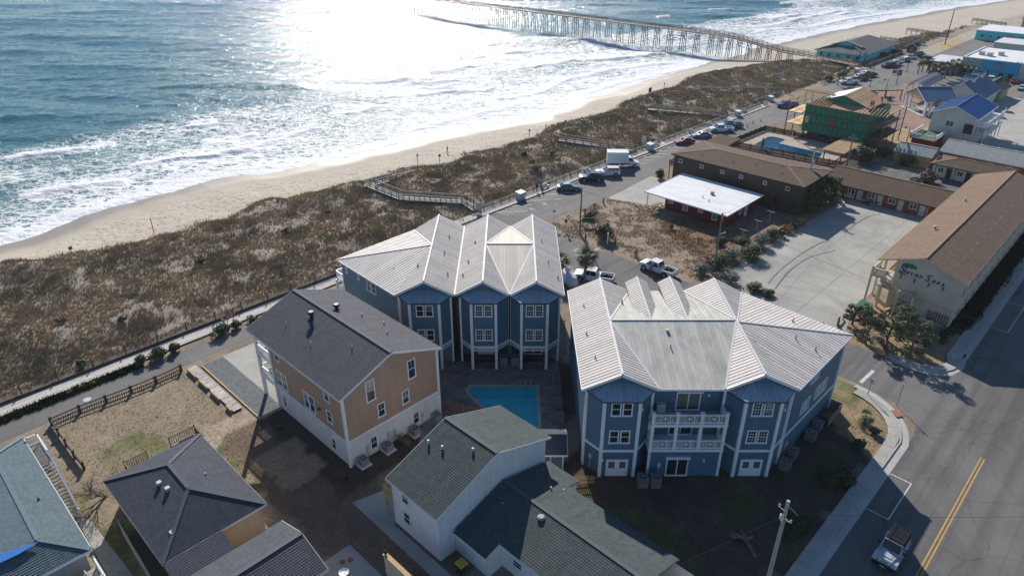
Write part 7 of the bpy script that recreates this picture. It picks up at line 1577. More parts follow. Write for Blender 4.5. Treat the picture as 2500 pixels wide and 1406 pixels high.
# ------------------------------------------------------------- poles and wires
def upole(at, h, label, arms=1, r=.16, mat='pole', trans=False, frame='s', lamp=False):
    p = W(*at[:2]) if frame == 's' else at; t = thing('utility_pole', label, 'utility pole', (p[0], p[1], 0), 'w', AN, None, local=True)
    MB().tube((0, 0, 0), (0, 0, h), r, r * .7, 10).build('pole', mat, t)
    for i in range(arms): MB().box(-.06, .06, -1.0, 1.0, h - .7 - i, h - .58 - i).build('crossarm', 'pole', t)
    for i in range(arms):
        for s in (-.85, 0, .85): MB().lathe([(.03, 0), (.06, .04), (.05, .14), (.02, .18)], 8, (0, s, h - .58 - i)).build('insulator', 'lightgrey', t)
    if trans: MB().lathe([(.05, 0), (.26, .05), (.28, .75), (.22, .85), (.05, .9)], 12, (.42, 0, h - 2.4)).build('transformer', 'lightgrey', t)
    if lamp: MB().beam((0, 0, h - 3.4), (.9, -.4, h - 3.2), .05, .05).lathe([(.18, 0), (.14, .14), (.05, .2)], 10, (.9, -.4, h - 3.35)).build('lamp', 'lightgrey', t)
    return t
PL1 = (84.8, 66.6); PL2 = (87.7, 43.1); PL3 = (125.6, 46.0); PL4 = (142.6, 45.4)
upole(PL1, 8.1, 'brown utility pole on the corner of the dune lot', 0, .15); upole(PL2, 9.6, 'tall utility pole in the hedge beside the concrete lot', 0, .16, lamp=True); upole(PL3, 9.2, 'utility pole with grey transformer behind the brown block', 1, .17, 'lightgrey', True); upole(PL4, 9.0, 'utility pole rising beside the low brick motel wing', 1, .16)
gp = ground(1925, 1222, 10.0); NP = AB(gp[0], gp[1])
npole = thing('utility_pole', 'tall greenish utility pole with brackets beside the main road sidewalk', 'utility pole', (gp[0], gp[1], 0), 'w', AN, None, local=True)
MB().tube((0, 0, 0), (0, 0, 10), .19, .13, 12).build('pole', 'lime_pole', npole)
for z, s in ((8.9, 1), (8.2, -1)): MB().beam((0, 0, z), (.1 * s, .5 * s, z + .05), .05, .05).lathe([(.03, 0), (.09, .05), (.08, .3), (.03, .36)], 8, (.1 * s, .55 * s, z)).build('insulator', 'lightgrey', npole)
MB().lathe([(.1, 0), (.15, .06), (.15, .45), (.06, .52)], 10, (-.28, .1, 8.3)).build('cutout_switch', 'white_dull', npole); MB().box(-.2, .2, -.2, .2, 8.0, 8.12).build('bracket', 'steel', npole); MB().beam((0, 0, 9.6), (.6, -.7, 8.6), .03, .03).build('guy_strut', 'lightgrey', npole)
def wire(p, q, sag, label, r=.016):
    P = []; n = 14
    for i in range(n + 1): t = i / n; P.append((p[0] + (q[0] - p[0]) * t, p[1] + (q[1] - p[1]) * t, p[2] + (q[2] - p[2]) * t - sag * 4 * t * (1 - t)))
    o = single(MB().path(P, r, 4), 'wire', 'dark', label, 'wire', (0, 0, 0), 's'); return o
wire((*PL2, 9.3), (*PL3, 8.6), .9, 'upper overhead wire from the hedge pole to the transformer pole'); wire((*PL2, 8.2), (*PL3, 7.6), 1.3, 'lower overhead wire from the hedge pole to the transformer pole'); wire((*PL3, 8.6), (*PL4, 8.4), .4, 'overhead wire from the transformer pole to the brick wing pole'); wire((*PL1, 7.6), (*PL2, 8.9), .8, 'overhead wire from the dune lot pole to the hedge pole'); wire((*PL2, 7.6), (103.5, 50.5, 2.9), .3, 'service wire from the hedge pole to the red house'); wire((*PL3, 8.0), (115.0, 50.2, 3.1), .4, 'service wire from the transformer pole to the red house')
wire((*PL2, 9.2), (80, 2, 9.3), .8, 'overhead wire crossing the concrete lot towards the main road'); wire((*NP, 8.6), (NP[0] - 20, NP[1] + 8, 7.5), .3, 'overhead wire leaving the greenish pole towards the houses', .012); wire((*NP, 8.7), (NP[0] + 18, -8, 9.5), .4, 'overhead wire leaving the greenish pole across the main road', .012)
def lamp_post(at, h, label, heads=2, mat='dark'):
    t = thing('street_lamp', label, 'street lamp', at); MB().tube((at[0], at[1], 0), (at[0], at[1], h), .1, .06, 8).build('pole', mat, t); MB().lathe([(.2, 0), (.18, .3), (.1, .35)], 8, (at[0], at[1], 0)).build('base', mat, t)
    for s in ((-1, 1) if heads == 2 else (1,)): MB().beam((at[0], at[1], h), (at[0], at[1] + s * .9, h - .05), .06, .06).lathe([(.28, -.35), (.16, -.1), (.06, 0)], 8, (at[0], at[1] + s * .9, h)).build('lamp_head', mat, t)
lamp_post((232.0, 72.6), 7.5, 'tall dark lamp post in the plaza near the flags'); lamp_post((240.5, 67.8), 8.0, 'tall dark lamp post between the flags and the palms'); lamp_post((262.5, 71.8), 6.5, 'dark double lamp post beside the row of parked cars'); lamp_post((263.5, 41.2), 7.0, 'dark double lamp post in front of the arcade end'); lamp_post((215.5, 63.0), 6.0, 'dark single lamp post at the swing frame', 1); lamp_post((176.4, 44.4), 4.0, 'short dark lamp post behind the green house frame', 1)
upole((330, 79), 13, 'tall leaning dark pole beyond the shops', 0, .2, 'darkwood'); lamp_post((247, 80.4), 6.5, 'dark lamp post beside the dark green pickup', 1)
# flags
for i, (c1, c2, at, lab) in enumerate((('red', 'white', (222.3, 63.2), 'flagpole with red and white flag by the plaza swing'), ('blue', 'red', (223.6, 62.2), 'flagpole with blue flag by the plaza swing'), ('red', 'white', (229, 64), 'taller flagpole with striped flag in the plaza'))):
    t = thing('flagpole', lab, 'flagpole', at); h = 7.5 if i < 2 else 10; MB().tube((*at, 0), (*at, h), .06, .04, 8).build('pole', 'white_dull', t); f = MB()
    for k in range(4):
        x0, x1 = k * .3, (k + 1) * .3; y0, y1 = .12 * math.sin(k * 1.4), .12 * math.sin(k * 1.4 + 1.4)
        for j, (za, zb) in enumerate(((-1.6, -1.2), (-1.2, -.8), (-.8, -.4), (-.4, 0))): f.face([(at[0] + y0 + .05, at[1] + x0 + .05, h + za - .12 * x0), (at[0] + y1 + .05, at[1] + x1 + .05, h + za - .12 * x1), (at[0] + y1 + .05, at[1] + x1 + .05, h + zb - .12 * x1), (at[0] + y0 + .05, at[1] + x0 + .05, h + zb - .12 * x0)], (j % 2) if i == 2 else (0 if j > 1 else 1))
    f.build('flag', [c1, c2], t)

# ------------------------------------------------------------- street furniture
def bench(at, label, rz=0, mat='white', z=.14):
    t = thing('bench', label, 'bench', (*at, z), 's', rz, 'white benches along the boardwalk', local=True)
    for k in range(3): MB().box(-.9, .9, -.25 + k * .17, -.11 + k * .17, .42, .46).build('seat_slat', mat, t)
    for k in range(3): MB().box(-.9, .9, .26 + k * .02, .30 + k * .02, .52 + k * .14, .63 + k * .14).build('back_slat', mat, t)
    for x in (-.75, .75): MB().box(x - .04, x + .04, -.25, .3, 0, .42).box(x - .04, x + .04, .28, .34, .42, .95).build('leg', 'lightgrey', t)
    return t
for a, lab in ((96.6, 'white bench on the boardwalk beside the strolling couple'), (109.5, 'white bench on the boardwalk behind the navy suv'), (134.6, 'white bench on the boardwalk between the beach ramp and red car'), (149.8, 'white bench on the boardwalk behind the grey sedan'), (158.2, 'white bench on the boardwalk behind the white utility pickup'), (176.5, 'white bench on the boardwalk near the grey posts'), (188.2, 'white bench on the boardwalk behind the bright blue pickup')): bench((a, 84.9), lab)
plain('cabinet', (.42, .52, .58), .5)
def cabinet(at, label, z=.14):
    t = thing('bin_cabinet', label, 'bin', (*at, z), 's', 0, None, local=True); MB().box(-.75, .75, -.55, .55, 0, 1.25).build('body', 'cabinet', t); MB().slab([(-.85, -.65, 1.27), (.85, -.65, 1.27), (.85, .65, 1.45), (-.85, .65, 1.45)], .08).build('lid', 'white', t)
    for s in (-.38, .38): MB().box(s - .3, s + .3, -.575, -.55, .1, 1.1).build('door', 'lightgrey', t)
for at, lab in (((89.2, 84.5), 'pale blue bin cabinet on the boardwalk by the zigzag ramp'), ((131.6, 84.5), 'pale blue bin cabinet on the boardwalk by the straight ramp'), ((171.8, 84.5), 'pale blue bin cabinet on the boardwalk near the orange cones'), ((193.5, 86.0), 'pale blue bin cabinet behind the bright blue pickup'), ((249.8, 83.4), 'pale blue bin cabinet beside the dark green pickup')): cabinet(at, lab, .14 if at[0] < 188 else 0)
def signpost(at, h, label, w=.5, sh=.5, mat='lightgrey', post='wood', z=None, name='sign', facing=0, pw=.09, two=False, flat=False):
    z = hz(*at) if z is None else z; t = thing(name, label, 'sign', (*at, z), 's', facing, None, local=True)
    for x in ((-w * .4, w * .4) if two else (0,)): MB().cbox((x, .04, -.1), pw, pw, h + .1).build('post', post, t)
    MB().box(-w / 2, w / 2, -.04, 0, h - sh, h).build('board', mat, t); return t
signpost((35.0, 118.2), 2.9, 'tall orange beach marker post standing in the sand', .14, 2.3, 'orange', 'wood', None, 'marker_post'); signpost((22.3, 117.2), 1.3, 'small brown sign on the sand at the dune toe', .55, .5, 'wood'); signpost((86.6, 111.6), 3.0, 'pale beach sign on a post at the zigzag ramp end', .45, .7); signpost((92.7, 111.8), 1.9, 'brown beach sign between the zigzag ramp and the walker', .6, .6, 'wood'); signpost((120.1, 111), 1.9, 'brown dune sign beyond the first straight ramp', .5, .6, 'wood'); signpost((125.5, 110.6), 1.7, 'grey dune sign next to the beach post', .4, .5); signpost((127.5, 106.2), 2.1, 'brown dune sign at the gap in the dune grass', .5, .6, 'wood'); signpost((170.1, 111), 2.2, 'wide dark beach notice board on two posts', 1.4, 1.3, 'dark', 'wood', two=True); signpost((175.6, 110), 2.6, 'narrow dune sign beside the beach notice board', .5, .5, 'wood')
signpost((79.0, 85.2), 1.9, 'information board at the foot of the zigzag ramp', 1.0, 1.3, 'lightgrey', 'wood', .14, two=True, facing=R(-45)); signpost((133.5, 87.5), 2.2, 'information board at the first straight ramp', 1.0, 1.4, 'white_dull', 'wood', 0, two=True, facing=R(-45)); signpost((168.5, 88.2), 2.2, 'information board at the second straight ramp', 1.0, 1.4, 'white_dull', 'wood', 0, two=True, facing=R(-45))
signpost((73.2, 12.2), 2.8, 'thin street sign post on the corner sidewalk', .12, .5, 'lightgrey', 'steel', .13, 'street_sign', R(-30), .07); signpost((72.9, 15.2), 2.3, 'stop sign seen from behind at the grass corner', .6, .6, 'lightgrey', 'steel', 0, 'stop_sign', R(60), .07)
ss = thing('stop_sign', 'red stop sign on a white post at the dune lot corner', 'sign', (83.6, 68.6, 0)); MB().cbox((83.6, 68.6, 0), .1, .1, 2.0).build('post', 'white', ss); MB().tube((83.52, 68.6, 2.0), (83.54, 68.6, 2.0), .36, .36, 8).build('board', 'red', ss)
sg = thing('street_name_sign', 'green street name sign on a thin pole at the dune lot corner', 'sign', (84.4, 72.0, 0)); MB().tube((84.4, 72.0, 0), (84.4, 72.0, 2.6), .03, .03, 6).build('post', 'steel', sg); MB().box(84.05, 84.75, 71.98, 72.02, 2.4, 2.6).box(84.38, 84.42, 71.65, 72.35, 2.62, 2.8).build('blades', 'green', sg)
gsn = signpost((88.2, 67.6), 1.5, 'dark green board on two posts in the dune lot', 2.0, .8, 'bingreen', 'wood', 0, two=True, facing=R(-45)); rs = thing('round_sign', 'round pale sign on a tall post above the dune walkway', 'sign', (208.5, 90.5, 0)); MB().tube((208.5, 90.5, 0), (208.5, 90.5, 3.8), .06, .06, 6).build('post', 'grey', rs); MB().tube((208.42, 90.5, 4.2), (208.5, 90.5, 4.2), .75, .75, 20).build('disc', 'lightgrey', rs)
MBx = MB().tube((0, 0, 0), (0, 0, .9), .05, .05, 6); MBx.slab([(-.35, -.25, .95), (.35, -.25, .95), (.35, .25, 1.15), (-.35, .25, 1.15)], .06); single(MBx, 'info_lectern', 'white_dull', 'small slanted information stand on the boardwalk behind the three gables', 'sign', (69.5, 84.4, .14))
for i, (a, b) in enumerate(((98.2, 71.9), (95.0, 71.6), (91.9, 71.2), (83.4, 64.2), (85.6, 59.8), (84.0, 54.6))): single(MB().cbox((0, 0, 0), .2, .2, 1.1).cbox((0, 0, 1.1), .16, .16, .05), 'bollard', 'wood', ['short timber bollard nearest the red house forecourt', 'second short timber bollard from the red house forecourt', 'third short timber bollard from the red house forecourt', 'short timber bollard beside the corner utility pole', 'short timber bollard past the round bush', 'short timber bollard near the white pickup'][i], 'bollard', (a, b, 0))
single(MB().cbox((0, 0, 0), .18, .18, 1.9).cbox((0, 0, 1.9), .14, .14, .06), 'marker_post', 'white', 'white square post at the edge of the dune lot', 'post', (84.7, 60.7, 0))
for i, at in enumerate(((83.0, 33.9), (82.6, 24.6), (83.6, 22.9), (85.4, 23.6))): single(MB().cbox((0, 0, 0), .22, .22, 1.3).cbox((0, 0, 1.3), .17, .17, .05), 'bollard', 'wood', ['timber bollard at the hedge end of the concrete lot', 'timber bollard nearest the motel corner garden tip', 'timber bollard next to the garden tip bollard', 'timber bollard inside the motel corner garden'][i], 'bollard', (*at, 0))
single(MB().beam((85.4, 23.6, .4), (87.6, 23.8, .4), .12, .16).cbox((87.5, 23.8, 0), .16, .16, .5), 'timber_barrier', 'lumber', 'low timber rail at the edge of the motel corner garden', 'rail', (85.4, 23.6, 0), local=False)
for i in range(3):                       # clothes line posts
    a, b = 101.0 + i * 5.2, 45.5 + i * .2; single(MB().tube((0, 0, 0), (0, 0, 2.0), .05, .05, 6).box(-.03, .03, -.7, .7, 1.95, 2.02), 'clothes_post', 'lightgrey', ['clothes line post nearest the hedge utility pole', 'middle clothes line post beside the red house', 'clothes line post nearest the transformer pole'][i], 'post', (a, b, 0))
def cone(px, lab): a, b = gab(*px); t = single(MB().box(-.2, .2, -.2, .2, 0, .04).lathe([(.15, .04), (.05, .7), (.04, .72)], 10), 'traffic_cone', 'orange', lab, 'cone', (a, b, .02))
cone((1812, 309), 'orange traffic cone nearest the loaded pickup'); cone((1824, 310), 'second orange traffic cone from the loaded pickup'); cone((1838, 302), 'third orange traffic cone from the loaded pickup'); cone((1857, 297), 'orange traffic cone farthest from the loaded pickup')
hy = thing('fire_hydrant', 'small pale fire hydrant on the motel corner sidewalk', 'hydrant', (87.4, 10.6, .13)); MB().lathe([(.14, 0), (.14, .05), (.1, .08), (.1, .5), (.13, .55), (.12, .66), (.03, .74)], 10, (87.4, 10.6, .13)).build('barrel', 'lightgrey', hy); MB().tube((87.4, 10.45, .53), (87.4, 10.75, .53), .05, .05, 8).build('nozzles', 'lightgrey', hy)
g_ = gab(213, 975); single(MB().lathe([(.42, 0), (.42, .012), (.36, .012)], 20), 'manhole_cover', 'lightgrey', 'round manhole cover set in the lane', 'manhole cover', (*g_, .009))
db = thing('dumpster', 'green dumpster behind the motel corner trees', 'dumpster', (91.0, 22.6, .035)); MB().hexa([(90.2, 21.9, .1), (91.9, 21.9, .1), (91.9, 23.1, .1), (90.2, 23.1, .1), (90.0, 21.7, 1.2), (92.1, 21.7, 1.2), (92.1, 23.3, 1.2), (90.0, 23.3, 1.2)]).build('body', 'green', db); MB().slab([(89.95, 21.65, 1.22), (92.15, 21.65, 1.22), (92.15, 23.35, 1.4), (89.95, 23.35, 1.4)], .05).build('lid', 'green', db)
bs2 = thing('lawn_sign', 'small blue and red lettered sign at the motel lattice', 'sign', (92.6, 14.6, 0)); MB().box(92.55, 92.6, 13.7, 15.5, .9, 1.4).build('board', 'side_azure', bs2); MB().box(92.54, 92.55, 14.5, 15.2, 1.4, 1.75).build('topper', 'red', bs2)
for b in (13.9, 15.3): MB().cbox((92.62, b, 0), .05, .05, .95).build('post', 'wood', bs2)
for i, px in enumerate(((2072, 487), (2054, 497))): a, b = gab(*px); bench((a, b), ['white bench against the low brick motel wing', 'white bench lying at the shrubs by the low brick wing'][i], R(90 if i == 0 else 40), 'white_dull', .035)
# covered swing at the plaza
SWG = thing('swing_frame', 'timber swing frame with pale bench seats at the plaza', 'swing', (216.5, 63.5, 0))
for p in ((213, 66), (216.5, 63), (220, 60)): MB().cbox((*p, 0), .25, .25, 2.8).build('post', 'darkwood', SWG)
MB().beam((212.8, 66.2, 2.8), (220.2, 59.8, 2.8), .15, .25).build('beam', 'darkwood', SWG)
for p in ((214.8, 64.5), (218.2, 61.5)): MB().cbox((*p, .5), 1.7, .5, .08, rz=R(-42)).cbox((p[0] + .2, p[1] + .22, .55), 1.7, .06, .5, rz=R(-42)).build('seat', 'lightgrey', SWG)
for p in ((207, 87.2), (190.5, 89.0), (178.2, 87.4), (171.2, 87.6)):
    pass
for i, (a, b) in enumerate(((178.4, 88.0), (193.6, 89.6), (205.0, 90.8))):
    t = thing('shower_posts', ['pair of grey posts on the dune edge nearest the cones', 'pair of grey posts on the dune edge behind the blue pickup', 'pair of grey posts on the dune edge near the round sign'][i], 'posts', (a, b, 0)); MB().cbox((a, b, 0), .2, .2, 3.0).build('post', 'woodgrey', t); MB().cbox((a + 1.3, b + .2, 0), .2, .2, 3.0).build('post', 'woodgrey', t); MB().beam((a, b, 2.5), (a + 1.3, b + .2, 2.5), .08, .12).build('crossbar', 'woodgrey', t)
# litter in the dune grass
for i, px in enumerate(((641, 677), (590, 666), (392, 732), (700, 632), (665, 668))): a, b = gab(*px, .8); single(MB().lathe([(.05, 0), (.16, .05), (.15, .2), (.04, .3)], 7), 'litter', 'white', ['white scrap in the dune grass nearest the three gables', 'white scrap in the middle of the dune grass', 'white scrap in the dune grass above the lane', 'white scrap in the upper dune grass', 'second white scrap in the middle of the dune grass'][i], 'litter', (a, b, hz(a, b)))
sr = thing('square_ring', 'low pale timber square frame lying in the dune grass near the round sign', 'frame', (193.0, 98.0, 0)); m = MB()
for x0, x1, y0, y1 in ((191.5, 194.5, 96.5, 96.8), (191.5, 194.5, 99.2, 99.5), (191.5, 191.8, 96.8, 99.2), (194.2, 194.5, 96.8, 99.2)): m.box(x0, x1, y0, y1, hz(193, 98) - .2, hz(193, 98) + .35)
m.build('frame', 'lightgrey', sr)
bo = thing('upturned_boat', 'grey upturned boat on the sand beneath the pier', 'boat', (217.5, 113.5, hz(217.5, 113.5)), 's', R(-35), None, local=True); b = MB(); loft(b, [[(x, -w, 0), (x, -w * .7, h * .7), (x, 0, h), (x, w * .7, h * .7), (x, w, 0)] for x, w, h in ((-3, .5, .4), (-2, .9, .7), (1, .95, .75), (2.6, .5, .5), (3.2, .05, .3))]); b.build('hull', 'lightgrey', bo, True)

# ------------------------------------------------------------- people and dog: one skinned body each
def body_mesh(name, V, E, Rad, mats, pick, sub=1):
    me = bpy.data.meshes.new('sk'); me.from_pydata(V, E, []); ob = bpy.data.objects.new('sk', me); col.objects.link(ob)
    md = ob.modifiers.new('s', 'SKIN'); 
    for i, r in enumerate(Rad): me.skin_vertices[0].data[i].radius = (r, r) if not isinstance(r, tuple) else r
    me.skin_vertices[0].data[0].use_root = True
    s = ob.modifiers.new('d', 'SUBSURF'); s.levels = sub; s.render_levels = sub
    dg = bpy.context.evaluated_depsgraph_get(); out = bpy.data.meshes.new_from_object(ob.evaluated_get(dg)); bpy.data.objects.remove(ob); out.name = name
    out.materials.clear()
    for m in mats: out.materials.append(MATS[m])
    for p in out.polygons: p.material_index = pick(p.center); p.use_smooth = True
    return out
def person(at, z, head, shirt, pants, hair, label, frame='s', pose='walk', scale=1.0):
    st = .22 if pose == 'walk' else .03; lean = {'crouch': .35}.get(pose, 0); hip = .92 if pose != 'crouch' else .5
    T_ = hip + .52
    V = [(0, 0, hip), (.02 + lean * .3, 0, hip + .28), (.02 + lean * .8, 0, T_), (.03 + lean, 0, T_ + .10), (.05 + lean * 1.1, 0, T_ + .22), (.06 + lean * 1.15, 0, T_ + .30),
         (0, .10, hip - .05), (st if pose != 'crouch' else .35, .11, hip * .5), (st * .6 if pose != 'crouch' else .05, .11, .08), (st * .6 + .16 if pose != 'crouch' else .22, .11, .04),
         (0, -.10, hip - .05), (.02 if pose != 'crouch' else .32, -.11, hip * .5), (-st if pose != 'crouch' else .0, -.11, .10), (-st + .15 if pose != 'crouch' else .17, -.11, .04),
         (lean * .8, .19, T_ - .02), (lean - .08, .25, T_ - .30), (lean + .06, .24, T_ - .54), (lean + .1, .23, T_ - .63), (lean * .8, -.19, T_ - .02), (lean + .06, -.25, T_ - .30), (lean + .18, -.24, T_ - .52), (lean + .23, -.23, T_ - .60)]
    E = [(0, 1), (1, 2), (2, 3), (3, 4), (4, 5), (0, 6), (6, 7), (7, 8), (8, 9), (0, 10), (10, 11), (11, 12), (12, 13), (2, 14), (14, 15), (15, 16), (16, 17), (2, 18), (18, 19), (19, 20), (20, 21)]
    Rd = [.14, .15, .15, .06, .105, .085, .095, .07, .05, .04, .095, .07, .05, .04, .07, .05, .04, .04, .07, .05, .04, .04]
    def pick(c):
        if c.z > T_ + .26 or (c.z > T_ + .13 and c.x < .02 + lean * 1.05): return 3
        if c.z > T_ + .08: return 0
        if c.z < .09: return 4
        if abs(c.y) > .2 and c.z < T_ - .5 and pose != 'crouch': return 0
        return 1 if c.z > hip + .02 else 2
    me = body_mesh('person', V, E, Rd, ['skin', shirt, pants, hair, 'dark'], pick)
    o = bpy.data.objects.new('person', me); col.objects.link(o); p = W(*at[:2]) if frame == 's' else at; o.location = (p[0], p[1], z); o.rotation_euler = (0, 0, R(head)); o.scale = (scale,) * 3
    return tag(o, label, 'person')
plain('cloth_white', (.5, .5, .48), .9); plain('cloth_blue', (.12, .24, .33), .9); plain('cloth_navy', (.03, .035, .06), .9); plain('cloth_maroon', (.12, .02, .03), .9); plain('denim', (.05, .07, .12), .9); plain('hair', (.03, .02, .015), .8); plain('dog_fur', (.30, .13, .05), .9); plain('khaki', (.2, .16, .1), .9)
person((94.2, 84.9), .14, 225, 'cloth_maroon', 'cloth_navy', 'hair', 'person in dark maroon top strolling on the boardwalk'); person((95.6, 85.1), .14, 225, 'cloth_blue', 'denim', 'hair', 'person in pale blue top strolling beside the dark dressed walker')
a_, b_ = gab(1093, 375, -.7); person((a_, b_), hz(a_, b_), 200, 'khaki', 'cloth_navy', 'hair', 'person in dark clothes walking on the beach'); a_, b_ = gab(548, 800, .14); person((a_, min(b_, 82.3)), .14, 40, 'cloth_white', 'denim', 'hair', 'person in pale top walking a dog on the near boardwalk')
person((80.7, 49.6), .01, 80, 'cloth_blue', 'khaki', 'hair', 'person in light blue shirt at the door of the white pickup', pose='stand')
for i, (px, z_, sh) in enumerate((((2145, 253), 9.1, 'cloth_navy'), ((2162, 258), 8.6, 'dark'), ((2175, 244), 8.8, 'cloth_navy'))):
    a_, b_ = gab(px[0], px[1] + 6, z_); a_ = max(min(a_, 176), 168.5); b_ = max(b_, 51.6); zz_ = 8.5 + (b_ - 51.2) * (2.1 / 6.2) + .02; person((a_, b_), zz_, 120 + 40 * i, sh, 'denim', 'hair', ['roof worker crouching on the bare decking nearest the ridge', 'roof worker crouching at the open rafters', 'roof worker crouching at the far edge of the decking'][i], pose='crouch')
V = [(0, 0, .55), (.25, 0, .55), (.42, 0, .62), (.52, 0, .76), (.68, 0, .72), (-.25, 0, .54), (-.42, 0, .52), (-.55, 0, .62), (-.66, 0, .74), (.27, .08, .5), (.29, .09, .25), (.28, .09, .03), (.27, -.08, .5), (.22, -.09, .25), (.30, -.09, .03), (-.38, .08, .46), (-.32, .09, .3), (-.42, .09, .18), (-.38, .09, .03), (-.38, -.08, .46), (-.40, -.09, .3), (-.50, -.09, .18), (-.46, -.09, .03)]
E = [(0, 1), (1, 2), (2, 3), (3, 4), (0, 5), (5, 6), (6, 7), (7, 8), (1, 9), (9, 10), (10, 11), (1, 12), (12, 13), (13, 14), (6, 15), (15, 16), (16, 17), (17, 18), (6, 19), (19, 20), (20, 21), (21, 22)]
Rd = [.13, .15, .09, .09, .045, .115, .11, .03, .02, .06, .035, .035, .06, .035, .035, .075, .05, .03, .035, .075, .05, .03, .035]
dm = body_mesh('dog', V, E, Rd, ['dog_fur'], lambda c: 0); dg_ = bpy.data.objects.new('dog', dm); col.objects.link(dg_); g = W(30.6, 81.5); dg_.location = (g[0], g[1], .14); dg_.rotation_euler = (0, 0, R(45)); dg_.scale = (1.15,) * 3; tag(dg_, 'ginger dog walking on the near boardwalk', 'dog')
for s in (-1, 1):
    e_ = MB().hexa([(.47, s * .05, .82), (.53, s * .05, .82), (.53, s * .09, .80), (.47, s * .09, .80), (.48, s * .06, .92), (.5, s * .06, .92), (.5, s * .07, .91), (.48, s * .07, .91)]).build('ear', 'dog_fur', dg_)
# ------------------------------------------------------------- vegetation
tn = NT('grass'); ta = tn.n('ShaderNodeAttribute', attribute_name='tint'); tn.l(ta.outputs['Color'], tn.b.inputs['Base Color']); tn.b.inputs['Roughness'].default_value = .8; tn.b.inputs['Specular IOR Level'].default_value = .15; MATS['grass'] = tn.m
def tufts(name, label, A, B, hgt, wid, tint, blades=4, cat='grass', lean=.55, parent=None):
    n = len(A); Z = height(A, B); V = np.zeros((n, blades, 3, 3)); X = A * E1[0] + B * E2[0]; Y = A * E1[1] + B * E2[1]
    for k in range(blades):
        th = nr.uniform(0, 2 * np.pi, n); h = hgt * nr.uniform(.55, 1.15, n); w = wid * nr.uniform(.6, 1.3, n); ln = lean * nr.uniform(.2, 1.2, n); ox = nr.normal(0, .35, n) * hgt; oy = nr.normal(0, .35, n) * hgt
        dx, dy = np.cos(th), np.sin(th)
        V[:, k, 0] = np.stack([X + ox - dy * w, Y + oy + dx * w, Z - .05], -1); V[:, k, 1] = np.stack([X + ox + dy * w, Y + oy - dx * w, Z - .05], -1); V[:, k, 2] = np.stack([X + ox + dx * h * ln, Y + oy + dy * h * ln, Z + h], -1)
    T_ = np.repeat(tint[:, None, :], blades * 3, 1).reshape(-1, 3) * nr.uniform(.88, 1.14, (n * blades * 3, 1))
    me = npmesh(name, V.reshape(-1, 3), np.arange(n * blades * 3).reshape(-1, 3), ['grass'], {'tint': T_})
    o = addobj(name, me, 'stuff')
    return tag(o, label, cat)
def scatter(a0, a1, b0, b1, dens, keep):
    n = int((a1 - a0) * (b1 - b0) * dens); A = nr.uniform(a0, a1, n); B = nr.uniform(b0, b1, n); k = keep(A, B); return A[k], B[k]
BR1, BR2, OL, DK = np.array([.375, .29, .185]), np.array([.47, .38, .26]), np.array([.26, .235, .135]), np.array([.27, .222, .155])
def dunekeep(A, B):
    n = fbm(A * .35, B * .35, 4, 41); p = np.clip(1.2 - sstep(.5, .72, n) * 1.05, 0, 1) * (1 - sstep(toe(A) - 4, toe(A) + 1, B)) * sstep(83.2, 85.5, B + (A > 78) * -2.2)
    for poly in ([(78.6, 85), (80.6, 85), (80.8, 90), (73.4, 99), (72.6, 107), (84.6, 109), (84, 111), (70.2, 108.4), (71, 98), (78.6, 89)], rect(262, 303, 86, 107), rect(254, 260, 80, 120)): p = p * (1 - inpoly(A, B, poly))
    return nr.random(len(A)) < p
def dunetint(A, B):
    n = fbm(A * .11, B * .14, 3, 91)[:, None]; m = fbm(A * .4, B * .4, 3, 93)[:, None]; r = nr.random((len(A), 1))
    c = BR1 * (1 - r) + BR2 * r; c = c * (1 - sstep(.52, .66, n) * .7) + OL * sstep(.52, .66, n) * .7; return c * (1 - sstep(.5, .62, m) * .55) + DK * sstep(.5, .62, m) * .55
A, B = scatter(-20, 120, 83.2, 126, 17, dunekeep); hv = .30 + .30 * sstep(.48, .66, fbm(A * .4, B * .4, 3, 93)); tufts('dune_grass', 'brown dune grass and scrub along the near beach', A, B, hv, .055, dunetint(A, B), 4)
A, B = scatter(120, 255, 85.6, 126, 9, dunekeep); tufts('dune_grass', 'brown dune grass between the beach ramps and the pier', A, B, .38 + .3 * sstep(.48, .66, fbm(A * .4, B * .4, 3, 93)), .085, dunetint(A, B), 4)
A, B = scatter(255, 560, 60, 126, 2.2, lambda A, B: dunekeep(A, B) & (B > 84)); tufts('dune_grass', 'far dune grass beyond the pier house', A, B, np.full(len(A), .8), .2, dunetint(A, B), 4)
LOT = [(79, 73), (101, 73), (104, 64), (105, 49), (90, 41), (84, 42), (82.6, 66)]
A, B = scatter(79, 105, 41, 73, 30, lambda A, B: inpoly(A, B, LOT) & (nr.random(len(A)) < 1.1 - sstep(.45, .62, fbm(A * .5, B * .5, 3, 95)))); tt_ = dunetint(A, B); rust = sstep(.1, .5, ((A - 96) * .5 + (56 - B) * .5) / 8)[:, None] if False else inpoly(A, B, [(95, 60), (105, 58), (105, 46), (89, 43)])[:, None]
tufts('lot_grass', 'dry brown grass on the open lot before the red house', A, B, np.full(len(A), .2), .032, tt_ * 1.15 * (1 - rust * .6) + np.array([.21, .12, .065]) * rust * .6, 4)
